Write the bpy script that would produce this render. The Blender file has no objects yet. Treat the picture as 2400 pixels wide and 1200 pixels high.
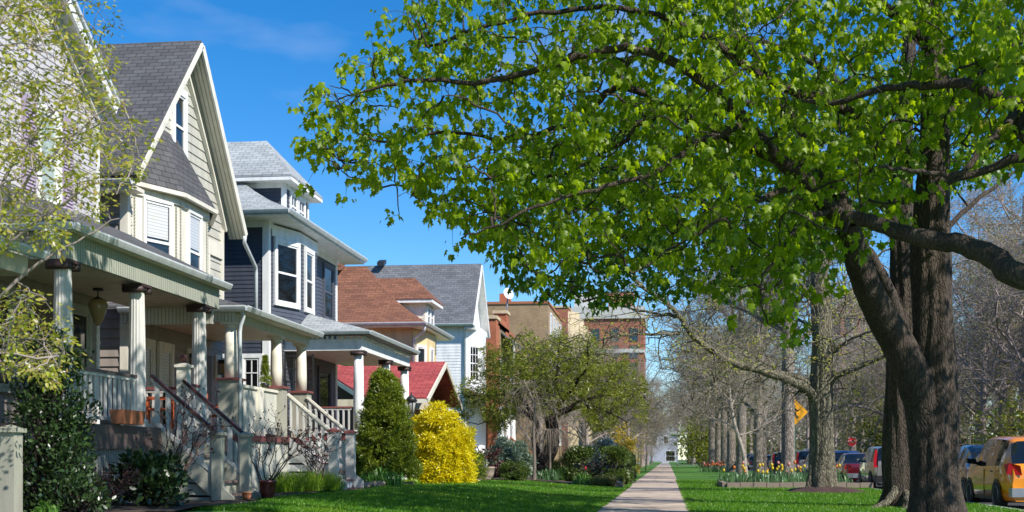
import bpy, math, random
import numpy as np
from mathutils import Vector, Matrix

# ------------------------------------------------------------------ camera, sky, sun
C = bpy.context.scene.collection
S = bpy.context.scene
R = math.radians
F_PX, H_EYE = 3000.0, 1.05
YAW = math.atan(364 / F_PX)
cam_d = bpy.data.cameras.new('camera'); cam = bpy.data.objects.new('camera', cam_d); C.objects.link(cam)
cam_d.sensor_fit = 'HORIZONTAL'; cam_d.sensor_width = 36.0
cam_d.lens = 36.0 * F_PX / 2400.0
cam_d.shift_y = 475 / 2400.0
cam_d.clip_end = 3000; cam_d.clip_start = 0.1
cam.location = (0, 0, H_EYE); cam.rotation_euler = (R(90), 0, YAW)
cam_d.dof.use_dof = True; cam_d.dof.focus_distance = 27.0; cam_d.dof.aperture_fstop = 2.4
S.camera = cam
SUN_EL, SUN_AZ = R(42), R(124)            # azimuth clockwise from +Y
sd = Vector((math.sin(SUN_AZ) * math.cos(SUN_EL), math.cos(SUN_AZ) * math.cos(SUN_EL), math.sin(SUN_EL)))
W = bpy.data.worlds.new("World"); S.world = W; W.use_nodes = True
wn = W.node_tree.nodes; wl = W.node_tree.links
sky = wn.new('ShaderNodeTexSky'); sky.sky_type = 'NISHITA'; sky.sun_disc = False
sky.sun_elevation = SUN_EL; sky.sun_rotation = SUN_AZ
sky.altitude = 1500; sky.air_density = 1.0; sky.dust_density = 0.0; sky.ozone_density = 3.0
hs = wn.new('ShaderNodeHueSaturation'); hs.inputs['Saturation'].default_value = 1.38; hs.inputs['Hue'].default_value = 0.502
wl.new(sky.outputs[0], hs.inputs['Color'])
# one thin wisp of cloud high up
tc = wn.new('ShaderNodeTexCoord'); mp = wn.new('ShaderNodeMapping'); mp.inputs['Scale'].default_value = (3, 3, 9)
nz = wn.new('ShaderNodeTexNoise'); nz.inputs['Scale'].default_value = 1.6; nz.inputs['Detail'].default_value = 5
rp = wn.new('ShaderNodeValToRGB'); rp.color_ramp.elements[0].position = 0.56; rp.color_ramp.elements[1].position = 0.85
rp.color_ramp.elements[1].color = (0.3, 0.3, 0.3, 1)
mx = wn.new('ShaderNodeMix'); mx.data_type = 'RGBA'; mx.inputs[7].default_value = (5.0, 5.3, 6.0, 1)
wl.new(tc.outputs['Generated'], mp.inputs[0]); wl.new(mp.outputs[0], nz.inputs['Vector'])
wl.new(nz.outputs['Fac'], rp.inputs[0]); wl.new(rp.outputs[0], mx.inputs[0]); wl.new(hs.outputs[0], mx.inputs[6])
wn['Background'].inputs['Strength'].default_value = 0.13
wl.new(mx.outputs[2], wn['Background'].inputs['Color'])
sun_d = bpy.data.lights.new('sun', 'SUN'); sun_d.energy = 5.0; sun_d.angle = R(0.53); sun_d.color = (1.0, 0.95, 0.87)
sun = bpy.data.objects.new('sun', sun_d); C.objects.link(sun)
sun.rotation_euler = (-sd).to_track_quat('-Z', 'Y').to_euler(); sun.location = sd * 60
S.view_settings.view_transform = 'Standard'; S.view_settings.look = 'None'
S.view_settings.gamma = 1; S.view_settings.exposure = 0.45
S.render.engine = 'CYCLES'
S.cycles.max_bounces = 8; S.cycles.transmission_bounces = 4; S.cycles.transparent_max_bounces = 8

# ------------------------------------------------------------------ helpers
rng = np.random.default_rng(7); random.seed(7)
_c, _s = math.cos(YAW), math.sin(YAW)
def P(px, py, X=None, Y=None, Z=None):
    """a point of the place seen at a photo position, given one of its coordinates"""
    u = px - 1200; d = (u * _c - F_PX * _s, u * _s + F_PX * _c, 1075 - py)
    t = X / d[0] if X is not None else Y / d[1] if Y is not None else (Z - H_EYE) / d[2]
    return Vector((d[0] * t, d[1] * t, H_EYE + d[2] * t))
def lawn_z(x, y=0):
    if x > -1.6: return 0.0
    t = min(1.0, (-1.6 - x) / 5.0); return 0.3 * t * t * (3 - 2 * t)

ORG = {}
def tag(o, label, cat, group=None, kind=None):
    o['label'] = label
    if cat: o['category'] = cat
    if group: o['group'] = group
    if kind: o['kind'] = kind
    return o
def thing(name, label, cat, loc=(0, 0, 0), group=None, rotz=0):
    o = bpy.data.objects.new(name, None); C.objects.link(o); o.location = loc; o.rotation_euler = (0, 0, rotz)
    o.empty_display_size = 0.2
    ORG[o.name] = Vector(loc) if not rotz else Vector((0, 0, 0))
    return tag(o, label, cat, group)

class MB:
    def __init__(s): s.v = []; s.f = []; s.m = []; s.sm = []
    def face(s, pts, m=0, sm=False):
        n = len(s.v); s.v += [tuple(p) for p in pts]; s.f.append(tuple(range(n, n + len(pts)))); s.m.append(m); s.sm.append(sm)
    def prism(s, pts, vec, m=0, m_side=None):
        pts = [Vector(p) for p in pts]; vec = Vector(vec); n = len(pts); b = len(s.v)
        nrm = Vector((0, 0, 0))
        for i in range(n): nrm += pts[i].cross(pts[(i + 1) % n])
        if nrm.dot(vec) < 0: pts = pts[::-1]
        s.v += [tuple(p) for p in pts] + [tuple(p + vec) for p in pts]
        ms = m if m_side is None else m_side
        s.f.append(tuple(range(b + n - 1, b - 1, -1))); s.f.append(tuple(range(b + n, b + 2 * n))); s.m += [m, m]; s.sm += [False] * 2
        for i in range(n):
            j = (i + 1) % n; s.f.append((b + i, b + j, b + n + j, b + n + i)); s.m.append(ms); s.sm.append(False)
        return s
    def box(s, x0, x1, y0, y1, z0, z1, m=0):
        return s.prism([(x0, y0, z0), (x1, y0, z0), (x1, y1, z0), (x0, y1, z0)], (0, 0, z1 - z0), m)
    def obox(s, O, U, N, s0, s1, z0, z1, n0, n1, m=0):
        O = Vector(O); p = [O + U * a + N * n + Vector((0, 0, z0)) for a, n in ((s0, n0), (s1, n0), (s1, n1), (s0, n1))]
        return s.prism(p, (0, 0, z1 - z0), m)
    def beam(s, A, B, w, h, m=0):
        A = Vector(A); B = Vector(B); d = (B - A).normalized()
        side = d.cross(Vector((0, 0, 1)))
        side = Vector((1, 0, 0)) if side.length < 1e-4 else side.normalized()
        up = side.cross(d); q = [A + side * (w / 2) * a + up * (h / 2) * b for a, b in ((-1, -1), (1, -1), (1, 1), (-1, 1))]
        return s.prism(q, B - A, m)
    def tube(s, pts, rad, n=8, m=0, cap=True):
        pts = [Vector(p) for p in pts]; k = len(pts)
        rad = [rad] * k if not hasattr(rad, '__len__') else rad
        b = len(s.v); ref = None
        for i, p in enumerate(pts):
            t = (pts[min(i + 1, k - 1)] - pts[max(i - 1, 0)]).normalized()
            if ref is None: ref = t.orthogonal().normalized()
            ref = (ref - t * ref.dot(t)).normalized(); bi = t.cross(ref)
            for j in range(n):
                a = 2 * math.pi * j / n; s.v.append(tuple(p + (ref * math.cos(a) + bi * math.sin(a)) * rad[i]))
        for i in range(k - 1):
            for j in range(n):
                q = (j + 1) % n; s.f.append((b + i * n + j, b + i * n + q, b + (i + 1) * n + q, b + (i + 1) * n + j)); s.m.append(m); s.sm.append(n > 4)
        if cap:
            s.f.append(tuple(range(b + n - 1, b - 1, -1))); s.f.append(tuple(range(b + (k - 1) * n, b + k * n))); s.m += [m, m]; s.sm += [False] * 2
        return s
    def lathe(s, c, prof, n=20, m=0, axis='z', flute=0):
        b = len(s.v); cx, cy, cz = c
        for r, z in prof:
            for j in range(n):
                a = 2 * math.pi * j / n; rr = r * (1 - flute * (j % 2))
                x, y = rr * math.cos(a), rr * math.sin(a)
                s.v.append((cx + x, cy + y, cz + z) if axis == 'z' else (cx + z, cy + x, cz + y))
        k = len(prof)
        for i in range(k - 1):
            for j in range(n):
                q = (j + 1) % n; s.f.append((b + i * n + j, b + i * n + q, b + (i + 1) * n + q, b + (i + 1) * n + j)); s.m.append(m); s.sm.append(not flute)
        if prof[0][0] > 1e-4: s.f.append(tuple(range(b + n - 1, b - 1, -1))); s.m.append(m); s.sm.append(False)
        if prof[-1][0] > 1e-4: s.f.append(tuple(range(b + (k - 1) * n, b + k * n))); s.m.append(m); s.sm.append(False)
        return s
    def siding(s, poly, O, U, N, pitch=0.15, d=0.018, m=0):
        """lap boards over a convex polygon given as (s, z)"""
        O = Vector(O); zs = [p[1] for p in poly]; z = min(zs) - (min(zs) % pitch); top = max(zs)
        while z < top - 1e-4:
            q = clipz(clipz(poly, z, 1), z + pitch, -1)
            if len(q) >= 3:
                s.face([O + U * a + N * (d * (1 - (b - z) / pitch)) + Vector((0, 0, b)) for a, b in q], m)
                lo = sorted(a for a, b in q if b - z < 1e-4)
                if len(lo) >= 2:
                    a0, a1 = lo[0], lo[-1]; k = Vector((0, 0, z))
                    s.face([O + U * a0 + k, O + U * a1 + k, O + U * a1 + N * d + k, O + U * a0 + N * d + k], m)
            z += pitch
        return s
    def build(s, name, mats, parent=None, off=None):
        if not isinstance(mats, (list, tuple)): mats = [mats]
        v = np.array(s.v, dtype=np.float64).reshape(-1, 3)
        if parent is not None: o0 = ORG[parent.name]
        else:
            o0 = Vector(((v[:, 0].min() + v[:, 0].max()) / 2, (v[:, 1].min() + v[:, 1].max()) / 2, v[:, 2].min())) if off is None else Vector(off)
        v = v - np.array(o0)
        me = bpy.data.meshes.new(name); me.from_pydata(v.tolist(), [], s.f)
        for m in mats: me.materials.append(m)
        me.polygons.foreach_set('material_index', s.m); me.polygons.foreach_set('use_smooth', s.sm)
        uv = me.uv_layers.new(name='UVMap').data
        vv = v + np.array(o0)
        out = np.zeros((len(me.loops), 2))
        for p in me.polygons:
            n = p.normal
            if abs(n.z) > 0.98: u = Vector((0, 1, 0)); w = Vector((1, 0, 0))
            else: u = Vector((-n.y, n.x, 0)).normalized(); w = n.cross(u)
            for li in p.loop_indices:
                q = vv[me.loops[li].vertex_index]; out[li] = (q[0] * u.x + q[1] * u.y, q[0] * w.x + q[1] * w.y + q[2] * w.z)
        uv.foreach_set('uv', out.ravel())
        o = bpy.data.objects.new(name, me); C.objects.link(o)
        if parent is not None: o.parent = parent
        else: o.location = o0
        ORG[o.name] = Vector(o0)
        return o
def clipz(poly, z, sgn):
    out = []; n = len(poly)
    for i in range(n):
        a, b = poly[i], poly[(i + 1) % n]; da, db = sgn * (a[1] - z), sgn * (b[1] - z)
        if da >= -1e-9: out.append(a)
        if (da > 1e-9 and db < -1e-9) or (da < -1e-9 and db > 1e-9):
            t = da / (da - db); out.append((a[0] + (b[0] - a[0]) * t, z))
    return out
def mesh_np(name, v, f, mat, parent=None, smooth=True, loc=None):
    """big triangle or quad meshes straight from arrays"""
    v = np.asarray(v, dtype=np.float32); f = np.asarray(f, dtype=np.int32); k = f.shape[1]
    if parent is not None: o0 = np.array(ORG[parent.name])
    elif loc is not None: o0 = np.array(loc)
    else: o0 = np.array([(v[:, 0].min() + v[:, 0].max()) / 2, (v[:, 1].min() + v[:, 1].max()) / 2, v[:, 2].min()])
    v = (v - o0).astype(np.float32)
    me = bpy.data.meshes.new(name)
    me.vertices.add(len(v)); me.vertices.foreach_set('co', v.ravel())
    me.loops.add(f.size); me.loops.foreach_set('vertex_index', f.ravel())
    me.polygons.add(len(f)); me.polygons.foreach_set('loop_start', np.arange(0, f.size, k, dtype=np.int32))
    me.polygons.foreach_set('use_smooth', np.full(len(f), smooth))
    me.materials.append(mat); me.update(calc_edges=True)
    o = bpy.data.objects.new(name, me); C.objects.link(o)
    if parent is not None: o.parent = parent
    else: o.location = o0.tolist()
    ORG[o.name] = Vector(o0)
    return o

# ------------------------------------------------------------------ materials
def nodes(name):
    m = bpy.data.materials.new(name); m.use_nodes = True; t = m.node_tree
    return m, t.nodes, t.links, t.nodes['Principled BSDF']
def rgba(c, k=1.0): return (min(c[0] * k, 1), min(c[1] * k, 1), min(c[2] * k, 1), 1)
def ramp(N, L, src, stops):
    r = N.new('ShaderNodeValToRGB'); e = r.color_ramp.elements
    while len(e) < len(stops): e.new(0.5)
    for i, (p, c) in enumerate(stops): e[i].position = p; e[i].color = c if len(c) == 4 else rgba(c)
    L.new(src, r.inputs[0]); return r.outputs[0]
def noise(N, L, vec, scale, detail=4, rough=0.6, stretch=None):
    n = N.new('ShaderNodeTexNoise'); n.inputs['Scale'].default_value = scale; n.inputs['Detail'].default_value = detail; n.inputs['Roughness'].default_value = rough
    if stretch:
        mp = N.new('ShaderNodeMapping'); mp.inputs['Scale'].default_value = stretch; L.new(vec, mp.inputs[0]); vec = mp.outputs[0]
    L.new(vec, n.inputs['Vector']); return n.outputs['Fac']
def bump(N, L, h, b, strength=0.4, dist=0.02):
    q = N.new('ShaderNodeBump'); q.inputs['Strength'].default_value = strength; q.inputs['Distance'].default_value = dist
    L.new(h, q.inputs['Height']); L.new(q.outputs[0], b.inputs['Normal'])
def coord(N, k='Object'):
    return N.new('ShaderNodeTexCoord').outputs[k]
def mat_paint(name, c, rough=0.55, var=0.22, scale=1.5, bmp=0.1, streak=True):
    m, N, L, b = nodes(name); co = coord(N)
    f = noise(N, L, co, scale, 6, 0.65, (3, 3, 0.6) if streak else None)
    L.new(ramp(N, L, f, [(0.3, rgba(c, 1 - var)), (0.55, rgba(c)), (0.8, rgba(c, 1 + var * 0.4))]), b.inputs['Base Color'])
    b.inputs['Roughness'].default_value = rough
    bump(N, L, noise(N, L, co, 25, 3), b, bmp, 0.01); return m
def mat_grooves(name, c, pitch=0.08, rough=0.55):
    """vertical bead boards: narrow grooves in the boarding"""
    m, N, L, b = nodes(name); sep = N.new('ShaderNodeSeparateXYZ'); L.new(coord(N, 'UV'), sep.inputs[0])
    d = N.new('ShaderNodeMath'); d.operation = 'DIVIDE'; d.inputs[1].default_value = pitch; L.new(sep.outputs[0], d.inputs[0])
    fr = N.new('ShaderNodeMath'); fr.operation = 'FRACT'; L.new(d.outputs[0], fr.inputs[0])
    g = ramp(N, L, fr.outputs[0], [(0.0, (0, 0, 0)), (0.1, (0.1, 0.1, 0.1)), (0.2, (1, 1, 1)), (0.92, (1, 1, 1)), (1.0, (0, 0, 0))])
    f = noise(N, L, coord(N), 2, 5, 0.6, (3, 3, 0.6))
    base = ramp(N, L, f, [(0.3, rgba(c, 0.85)), (0.7, rgba(c, 1.05))])
    mx = N.new('ShaderNodeMix'); mx.data_type = 'RGBA'; mx.inputs[6].default_value = rgba(c, 0.4)
    L.new(g, mx.inputs[0]); L.new(base, mx.inputs[7]); L.new(mx.outputs[2], b.inputs['Base Color'])
    b.inputs['Roughness'].default_value = rough; bump(N, L, g, b, 0.6, 0.02); return m
def mat_shingle(name, c1, c2, w=0.32, h=0.14, mort=0.012, dark=0.45):
    m, N, L, b = nodes(name); uv = coord(N, 'UV')
    br = N.new('ShaderNodeTexBrick'); br.offset = 0.5; br.offset_frequency = 2
    br.inputs['Scale'].default_value = 1; br.inputs['Mortar Size'].default_value = mort; br.inputs['Brick Width'].default_value = w
    br.inputs['Row Height'].default_value = h; br.inputs['Mortar Smooth'].default_value = 0.3; br.inputs['Bias'].default_value = 0.0
    br.inputs['Color1'].default_value = rgba(c1); br.inputs['Color2'].default_value = rgba(c2); br.inputs['Mortar'].default_value = rgba(c1, dark)
    L.new(uv, br.inputs['Vector'])
    f = noise(N, L, coord(N), 0.9, 7, 0.7)
    v = ramp(N, L, f, [(0.3, (0.72, 0.72, 0.72)), (0.6, (1, 1, 1)), (0.8, (1.0, 1.0, 1.0))])
    g = noise(N, L, uv, 60, 3); v2 = ramp(N, L, g, [(0.35, (0.78, 0.78, 0.78)), (0.65, (1, 1, 1))])
    a = N.new('ShaderNodeMix'); a.data_type = 'RGBA'; a.blend_type = 'MULTIPLY'; a.inputs[0].default_value = 1
    L.new(br.outputs['Color'], a.inputs[6]); L.new(v, a.inputs[7])
    a2 = N.new('ShaderNodeMix'); a2.data_type = 'RGBA'; a2.blend_type = 'MULTIPLY'; a2.inputs[0].default_value = 1
    L.new(a.outputs[2], a2.inputs[6]); L.new(v2, a2.inputs[7])
    L.new(a2.outputs[2], b.inputs['Base Color']); b.inputs['Roughness'].default_value = 0.9
    inv = N.new('ShaderNodeMath'); inv.operation = 'SUBTRACT'; inv.inputs[0].default_value = 1; L.new(br.outputs['Fac'], inv.inputs[1])
    bump(N, L, inv.outputs[0], b, 0.5, 0.015); return m
def mat_bark(name, c, scale=6, strength=1.0):
    m, N, L, b = nodes(name); co = coord(N)
    v = N.new('ShaderNodeTexVoronoi'); v.feature = 'DISTANCE_TO_EDGE'; v.inputs['Scale'].default_value = scale
    mp = N.new('ShaderNodeMapping'); mp.inputs['Scale'].default_value = (2.2, 2.2, 0.35)
    wob = N.new('ShaderNodeMix'); wob.data_type = 'RGBA'; wob.blend_type = 'LINEAR_LIGHT'; wob.inputs[0].default_value = 0.12
    n0 = N.new('ShaderNodeTexNoise'); n0.inputs['Scale'].default_value = 3; L.new(co, n0.inputs['Vector'])
    L.new(co, wob.inputs[6]); L.new(n0.outputs['Color'], wob.inputs[7]); L.new(wob.outputs[2], mp.inputs[0]); L.new(mp.outputs[0], v.inputs['Vector'])
    ridg = ramp(N, L, v.outputs['Distance'], [(0.0, (0, 0, 0)), (0.22, (1, 1, 1))])
    f = noise(N, L, co, 2.2, 6, 0.7, (1, 1, 0.5))
    col = ramp(N, L, f, [(0.3, rgba(c, 0.62)), (0.5, rgba(c)), (0.72, rgba((c[0] * 1.35, c[1] * 1.4, c[2] * 1.3)))])
    mx = N.new('ShaderNodeMix'); mx.data_type = 'RGBA'; mx.blend_type = 'MULTIPLY'; mx.inputs[0].default_value = 0.6
    L.new(col, mx.inputs[6]); L.new(ridg, mx.inputs[7]); L.new(mx.outputs[2], b.inputs['Base Color'])
    b.inputs['Roughness'].default_value = 0.92
    ad = N.new('ShaderNodeMath'); ad.operation = 'ADD'; L.new(ridg, ad.inputs[0]); L.new(noise(N, L, co, 30, 4), ad.inputs[1])
    bump(N, L, ad.outputs[0], b, strength, 0.03); return m
def mat_leaf(name, cols, trans=0.45, tcol=None, rough=0.4):
    """leaf: colour differs from leaf to leaf; light passes through the blade"""
    m, N, L, b = nodes(name); g = N.new('ShaderNodeNewGeometry')
    k = len(cols); out = ramp(N, L, g.outputs['Random Per Island'], [(i / max(k - 1, 1), rgba(c)) for i, c in enumerate(cols)])
    L.new(out, b.inputs['Base Color']); b.inputs['Roughness'].default_value = rough
    if trans > 0:
        t = N.new('ShaderNodeBsdfTranslucent'); mx = N.new('ShaderNodeMixShader'); mx.inputs[0].default_value = trans
        gm = N.new('ShaderNodeMix'); gm.data_type = 'RGBA'; gm.blend_type = 'MULTIPLY'; gm.inputs[0].default_value = 1
        gm.inputs[7].default_value = rgba(tcol or (1, 1, 1)) if not tcol else (tcol[0], tcol[1], tcol[2], 1)
        L.new(out, gm.inputs[6]); L.new(gm.outputs[2], t.inputs['Color'])
        L.new(b.outputs[0], mx.inputs[1]); L.new(t.outputs[0], mx.inputs[2]); L.new(mx.outputs[0], N['Material Output'].inputs[0])
    return m
def mat_glass(name, c=(0.012, 0.016, 0.02), ior=1.7):
    m, N, L, b = nodes(name); co = coord(N)
    L.new(ramp(N, L, noise(N, L, co, 0.8, 2), [(0.35, rgba(c, 0.6)), (0.7, rgba(c, 1.8))]), b.inputs['Base Color'])
    b.inputs['Roughness'].default_value = 0.03; b.inputs['IOR'].default_value = ior
    bump(N, L, noise(N, L, co, 1.2, 1), b, 0.06, 0.05); return m
def mat_blind(name, c=(0.62, 0.62, 0.6), pitch=0.07):
    m = mat_paint(name, c, 0.5); N = m.node_tree.nodes; L = m.node_tree.links; b = N['Principled BSDF']
    sep = N.new('ShaderNodeSeparateXYZ'); L.new(coord(N, 'UV'), sep.inputs[0])
    d = N.new('ShaderNodeMath'); d.operation = 'DIVIDE'; d.inputs[1].default_value = pitch; L.new(sep.outputs[1], d.inputs[0])
    fr = N.new('ShaderNodeMath'); fr.operation = 'FRACT'; L.new(d.outputs[0], fr.inputs[0])
    L.new(ramp(N, L, fr.outputs[0], [(0, rgba(c, 0.45)), (0.25, rgba(c)), (1, rgba(c))]), b.inputs['Base Color'])
    b.inputs['Coat Weight'].default_value = 1; b.inputs['Coat Roughness'].default_value = 0.03; return m
def mat_car(name, c, metal=0.3):
    m, N, L, b = nodes(name)
    L.new(ramp(N, L, noise(N, L, coord(N), 3, 5), [(0.3, rgba(c, 0.88)), (0.7, rgba(c, 1.08))]), b.inputs['Base Color'])
    b.inputs['Metallic'].default_value = metal; b.inputs['Roughness'].default_value = 0.28
    b.inputs['Coat Weight'].default_value = 1.0; b.inputs['Coat Roughness'].default_value = 0.04; return m
def mat_plain(name, c, rough=0.5, metal=0.0):
    m = mat_paint(name, c, rough, 0.1, 6, 0.05, False); m.node_tree.nodes['Principled BSDF'].inputs['Metallic'].default_value = metal; return m

M = dict(
    cream=mat_paint('cream_trim', (0.74, 0.70, 0.59)), white=mat_paint('white_paint', (0.80, 0.80, 0.78)), palegrey=mat_paint('pale_grey_paint', (0.58, 0.57, 0.535)),
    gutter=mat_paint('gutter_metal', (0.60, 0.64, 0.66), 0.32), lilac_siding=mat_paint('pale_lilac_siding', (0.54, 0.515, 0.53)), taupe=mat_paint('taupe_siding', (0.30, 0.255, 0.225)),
    beige_siding=mat_paint('beige_siding', (0.50, 0.48, 0.41)), navy=mat_paint('navy_siding', (0.05, 0.058, 0.08), 0.5), navy_lit=mat_paint('navy_siding_lit', (0.082, 0.09, 0.115), 0.5),  # navy_lit: the same navy siding with sunlight put into its colour
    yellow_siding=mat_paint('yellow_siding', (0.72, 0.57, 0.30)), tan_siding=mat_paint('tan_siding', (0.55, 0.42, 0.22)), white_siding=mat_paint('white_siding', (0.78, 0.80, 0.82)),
    lavender=mat_paint('lavender_shutter', (0.40, 0.32, 0.44)), maroon=mat_paint('maroon_paint', (0.055, 0.022, 0.024), 0.45), redcap=mat_paint('red_brown_cap', (0.22, 0.07, 0.065), 0.5),
    darkcap=mat_paint('dark_brown_capital', (0.045, 0.024, 0.022), 0.6), deck=mat_paint('brown_deck', (0.13, 0.095, 0.085)), ceiling=mat_paint('porch_ceiling', (0.60, 0.53, 0.40)),
    greypost=mat_paint('grey_green_paint', (0.36, 0.355, 0.29)), bead=mat_grooves('green_grey_beadboard', (0.40, 0.42, 0.34), 0.085), beadcream=mat_grooves('cream_beadboard', (0.66, 0.65, 0.56), 0.075),
    soffit=mat_grooves('soffit_boards', (0.68, 0.64, 0.52), 0.1), slats=mat_grooves('skirt_slats', (0.30, 0.31, 0.29), 0.09),
    sh_dark=mat_shingle('charcoal_shingles', (0.085, 0.085, 0.09), (0.125, 0.125, 0.13), 0.3, 0.15), sh_pale=mat_shingle('pale_grey_shingles', (0.34, 0.37, 0.38), (0.46, 0.49, 0.50), 0.3, 0.15, 0.012, 0.6),
    sh_brown=mat_shingle('brown_shingles', (0.20, 0.082, 0.047), (0.30, 0.125, 0.07), 0.35, 0.17), sh_grey=mat_shingle('grey_shingles', (0.13, 0.135, 0.15), (0.19, 0.2, 0.215), 0.35, 0.17),
    sh_red=mat_shingle('red_shingles', (0.38, 0.055, 0.055), (0.50, 0.095, 0.085), 0.45, 0.2, 0.016, 0.45),
    brick_or=mat_shingle('orange_brick', (0.42, 0.13, 0.06), (0.5, 0.18, 0.09), 0.22, 0.075, 0.01, 1.1), brick_tan=mat_shingle('tan_brick', (0.36, 0.24, 0.14), (0.48, 0.33, 0.19), 0.22, 0.075, 0.01, 0.8),
    brick_red=mat_shingle('red_brick', (0.36, 0.12, 0.08), (0.44, 0.17, 0.11), 0.4, 0.13, 0.02, 0.9), concrete=mat_paint('concrete_band', (0.5, 0.49, 0.47), 0.8),
    lime=mat_paint('limestone', (0.56, 0.45, 0.29), 0.8), glass=mat_glass('window_glass'), glass_dk=mat_glass('dark_glass', (0.006, 0.007, 0.008), 1.5), blind=mat_blind('white_blinds'),
    curtain=mat_paint('pale_curtain', (0.42, 0.50, 0.46), 0.3), iron=mat_plain('black_iron', (0.02, 0.02, 0.02), 0.45), terracotta=mat_plain('terracotta', (0.36, 0.13, 0.06), 0.8), potred=mat_plain('oxblood_glaze', (0.10, 0.025, 0.02), 0.3),
    orange=mat_plain('orange_chair_paint', (0.62, 0.13, 0.03), 0.5), barrel=mat_plain('beige_planter', (0.36, 0.27, 0.22), 0.8), rock=mat_plain('garden_rock', (0.27, 0.205, 0.165), 0.9),
    lampglass=mat_glass('lantern_glass', (0.3, 0.3, 0.28), 1.5), amber=mat_plain('amber_glass', (0.30, 0.22, 0.10), 0.2), tyre=mat_plain('tyre_rubber', (0.018, 0.018, 0.018), 0.85), rim=mat_plain('alloy_rim', (0.5, 0.5, 0.52), 0.3, 0.9),
    carglass=mat_glass('car_glass', (0.01, 0.013, 0.016), 1.6), redlamp=mat_plain('red_lamp_lens', (0.55, 0.01, 0.01), 0.15), blacktrim=mat_plain('black_trim', (0.015, 0.015, 0.016), 0.5), plate=mat_plain('licence_plate', (0.75, 0.75, 0.72), 0.4), chrome=mat_plain('chrome', (0.8, 0.8, 0.8), 0.12, 1.0),
    signyel=mat_plain('sign_yellow', (0.95, 0.42, 0.01), 0.45), signgreen=mat_plain('green_post_paint', (0.03, 0.13, 0.09), 0.5), signred=mat_plain('sign_red', (0.62, 0.02, 0.03), 0.4), signwhite=mat_plain('sign_white', (0.8, 0.8, 0.8), 0.4), steel=mat_plain('grey_steel', (0.35, 0.36, 0.37), 0.4, 0.6),
    blue=mat_plain('blue_awning_cloth', (0.10, 0.07, 0.42), 0.8), greybld=mat_paint('grey_render', (0.42, 0.42, 0.48), 0.8),
)
M['bark_maple'] = mat_bark('maple_bark', (0.078, 0.056, 0.041), 11, 0.55); M['bark_green'] = mat_bark('greenish_bark', (0.21, 0.185, 0.125), 7, 1.0)
M['bark_grey'] = mat_bark('grey_bark', (0.33, 0.28, 0.235), 8, 0.8); M['bark_dark'] = mat_bark('dark_bark', (0.05, 0.035, 0.028), 6, 0.9)
M['twig'] = mat_plain('twig_bark', (0.30, 0.24, 0.22), 0.9); M['twig_dim'] = mat_plain('dim_twig_bark', (0.19, 0.155, 0.12), 0.9); M['twig_pale'] = mat_plain('pale_twig_bark', (0.34, 0.29, 0.25), 0.9); M['twig_red'] = mat_plain('reddish_twig', (0.10, 0.05, 0.045), 0.9)
M['leaf_maple'] = mat_leaf('maple_leaf', [(0.115, 0.19, 0.006), (0.18, 0.28, 0.008), (0.255, 0.375, 0.010), (0.35, 0.47, 0.016)], 0.64, (1.6, 1.55, 0.55), 0.42)
M['leaf_small'] = mat_leaf('small_leaf', [(0.06, 0.145, 0.008), (0.09, 0.19, 0.010), (0.15, 0.27, 0.014)], 0.5, (1.4, 1.4, 0.7))
M['leaf_spring'] = mat_leaf('spring_leaf', [(0.38, 0.42, 0.04), (0.50, 0.45, 0.12), (0.33, 0.40, 0.03), (0.46, 0.32, 0.12)], 0.5, (1.4, 1.4, 0.8))
M['leaf_under'] = mat_leaf('undergrowth_leaf', [(0.10, 0.12, 0.03), (0.17, 0.14, 0.07), (0.13, 0.11, 0.09), (0.15, 0.19, 0.04)], 0.35)
M['leaf_flower'] = mat_leaf('maple_flower', [(0.55, 0.52, 0.03), (0.65, 0.6, 0.06)], 0.4)
M['blossom'] = mat_leaf('blossom', [(0.72, 0.66, 0.58), (0.8, 0.78, 0.74), (0.62, 0.5, 0.42)], 0.35)
M['leaf_bud'] = mat_leaf('budding_leaf', [(0.22, 0.24, 0.05), (0.28, 0.27, 0.06), (0.2, 0.17, 0.07)], 0.4)
M['leaf_larch'] = mat_leaf('feathery_leaf', [(0.16, 0.20, 0.02), (0.23, 0.27, 0.03), (0.28, 0.28, 0.04), (0.11, 0.16, 0.02)], 0.45, (1.3, 1.3, 0.7))
M['leaf_spruce'] = mat_leaf('spruce_needle', [(0.12, 0.17, 0.010), (0.17, 0.23, 0.012), (0.23, 0.29, 0.018), (0.10, 0.14, 0.012)], 0.25)
M['leaf_gold'] = mat_leaf('golden_thread', [(0.66, 0.56, 0.008), (0.80, 0.68, 0.008), (0.86, 0.74, 0.02), (0.48, 0.46, 0.015)], 0.4)
M['leaf_box'] = mat_leaf('hedge_leaf', [(0.045, 0.085, 0.012), (0.07, 0.12, 0.014), (0.12, 0.16, 0.02), (0.04, 0.065, 0.012)], 0.25)
M['leaf_blue'] = mat_leaf('blue_needle', [(0.13, 0.20, 0.20), (0.19, 0.27, 0.28), (0.26, 0.34, 0.34)], 0.15)
M['leaf_pine'] = mat_leaf('grey_green_needle', [(0.13, 0.20, 0.15), (0.19, 0.27, 0.19), (0.23, 0.27, 0.15)], 0.25)
M['leaf_holly'] = mat_leaf('dark_evergreen_leaf', [(0.012, 0.028, 0.010), (0.022, 0.045, 0.014), (0.035, 0.07, 0.02), (0.05, 0.09, 0.02)], 0.15, None, 0.32)
M['leaf_lily'] = mat_leaf('strap_leaf', [(0.10, 0.24, 0.03), (0.15, 0.32, 0.05), (0.12, 0.28, 0.06)], 0.4)
M['leaf_fern'] = mat_leaf('bright_fern', [(0.26, 0.40, 0.03), (0.34, 0.50, 0.05), (0.20, 0.33, 0.02)], 0.45)
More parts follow.
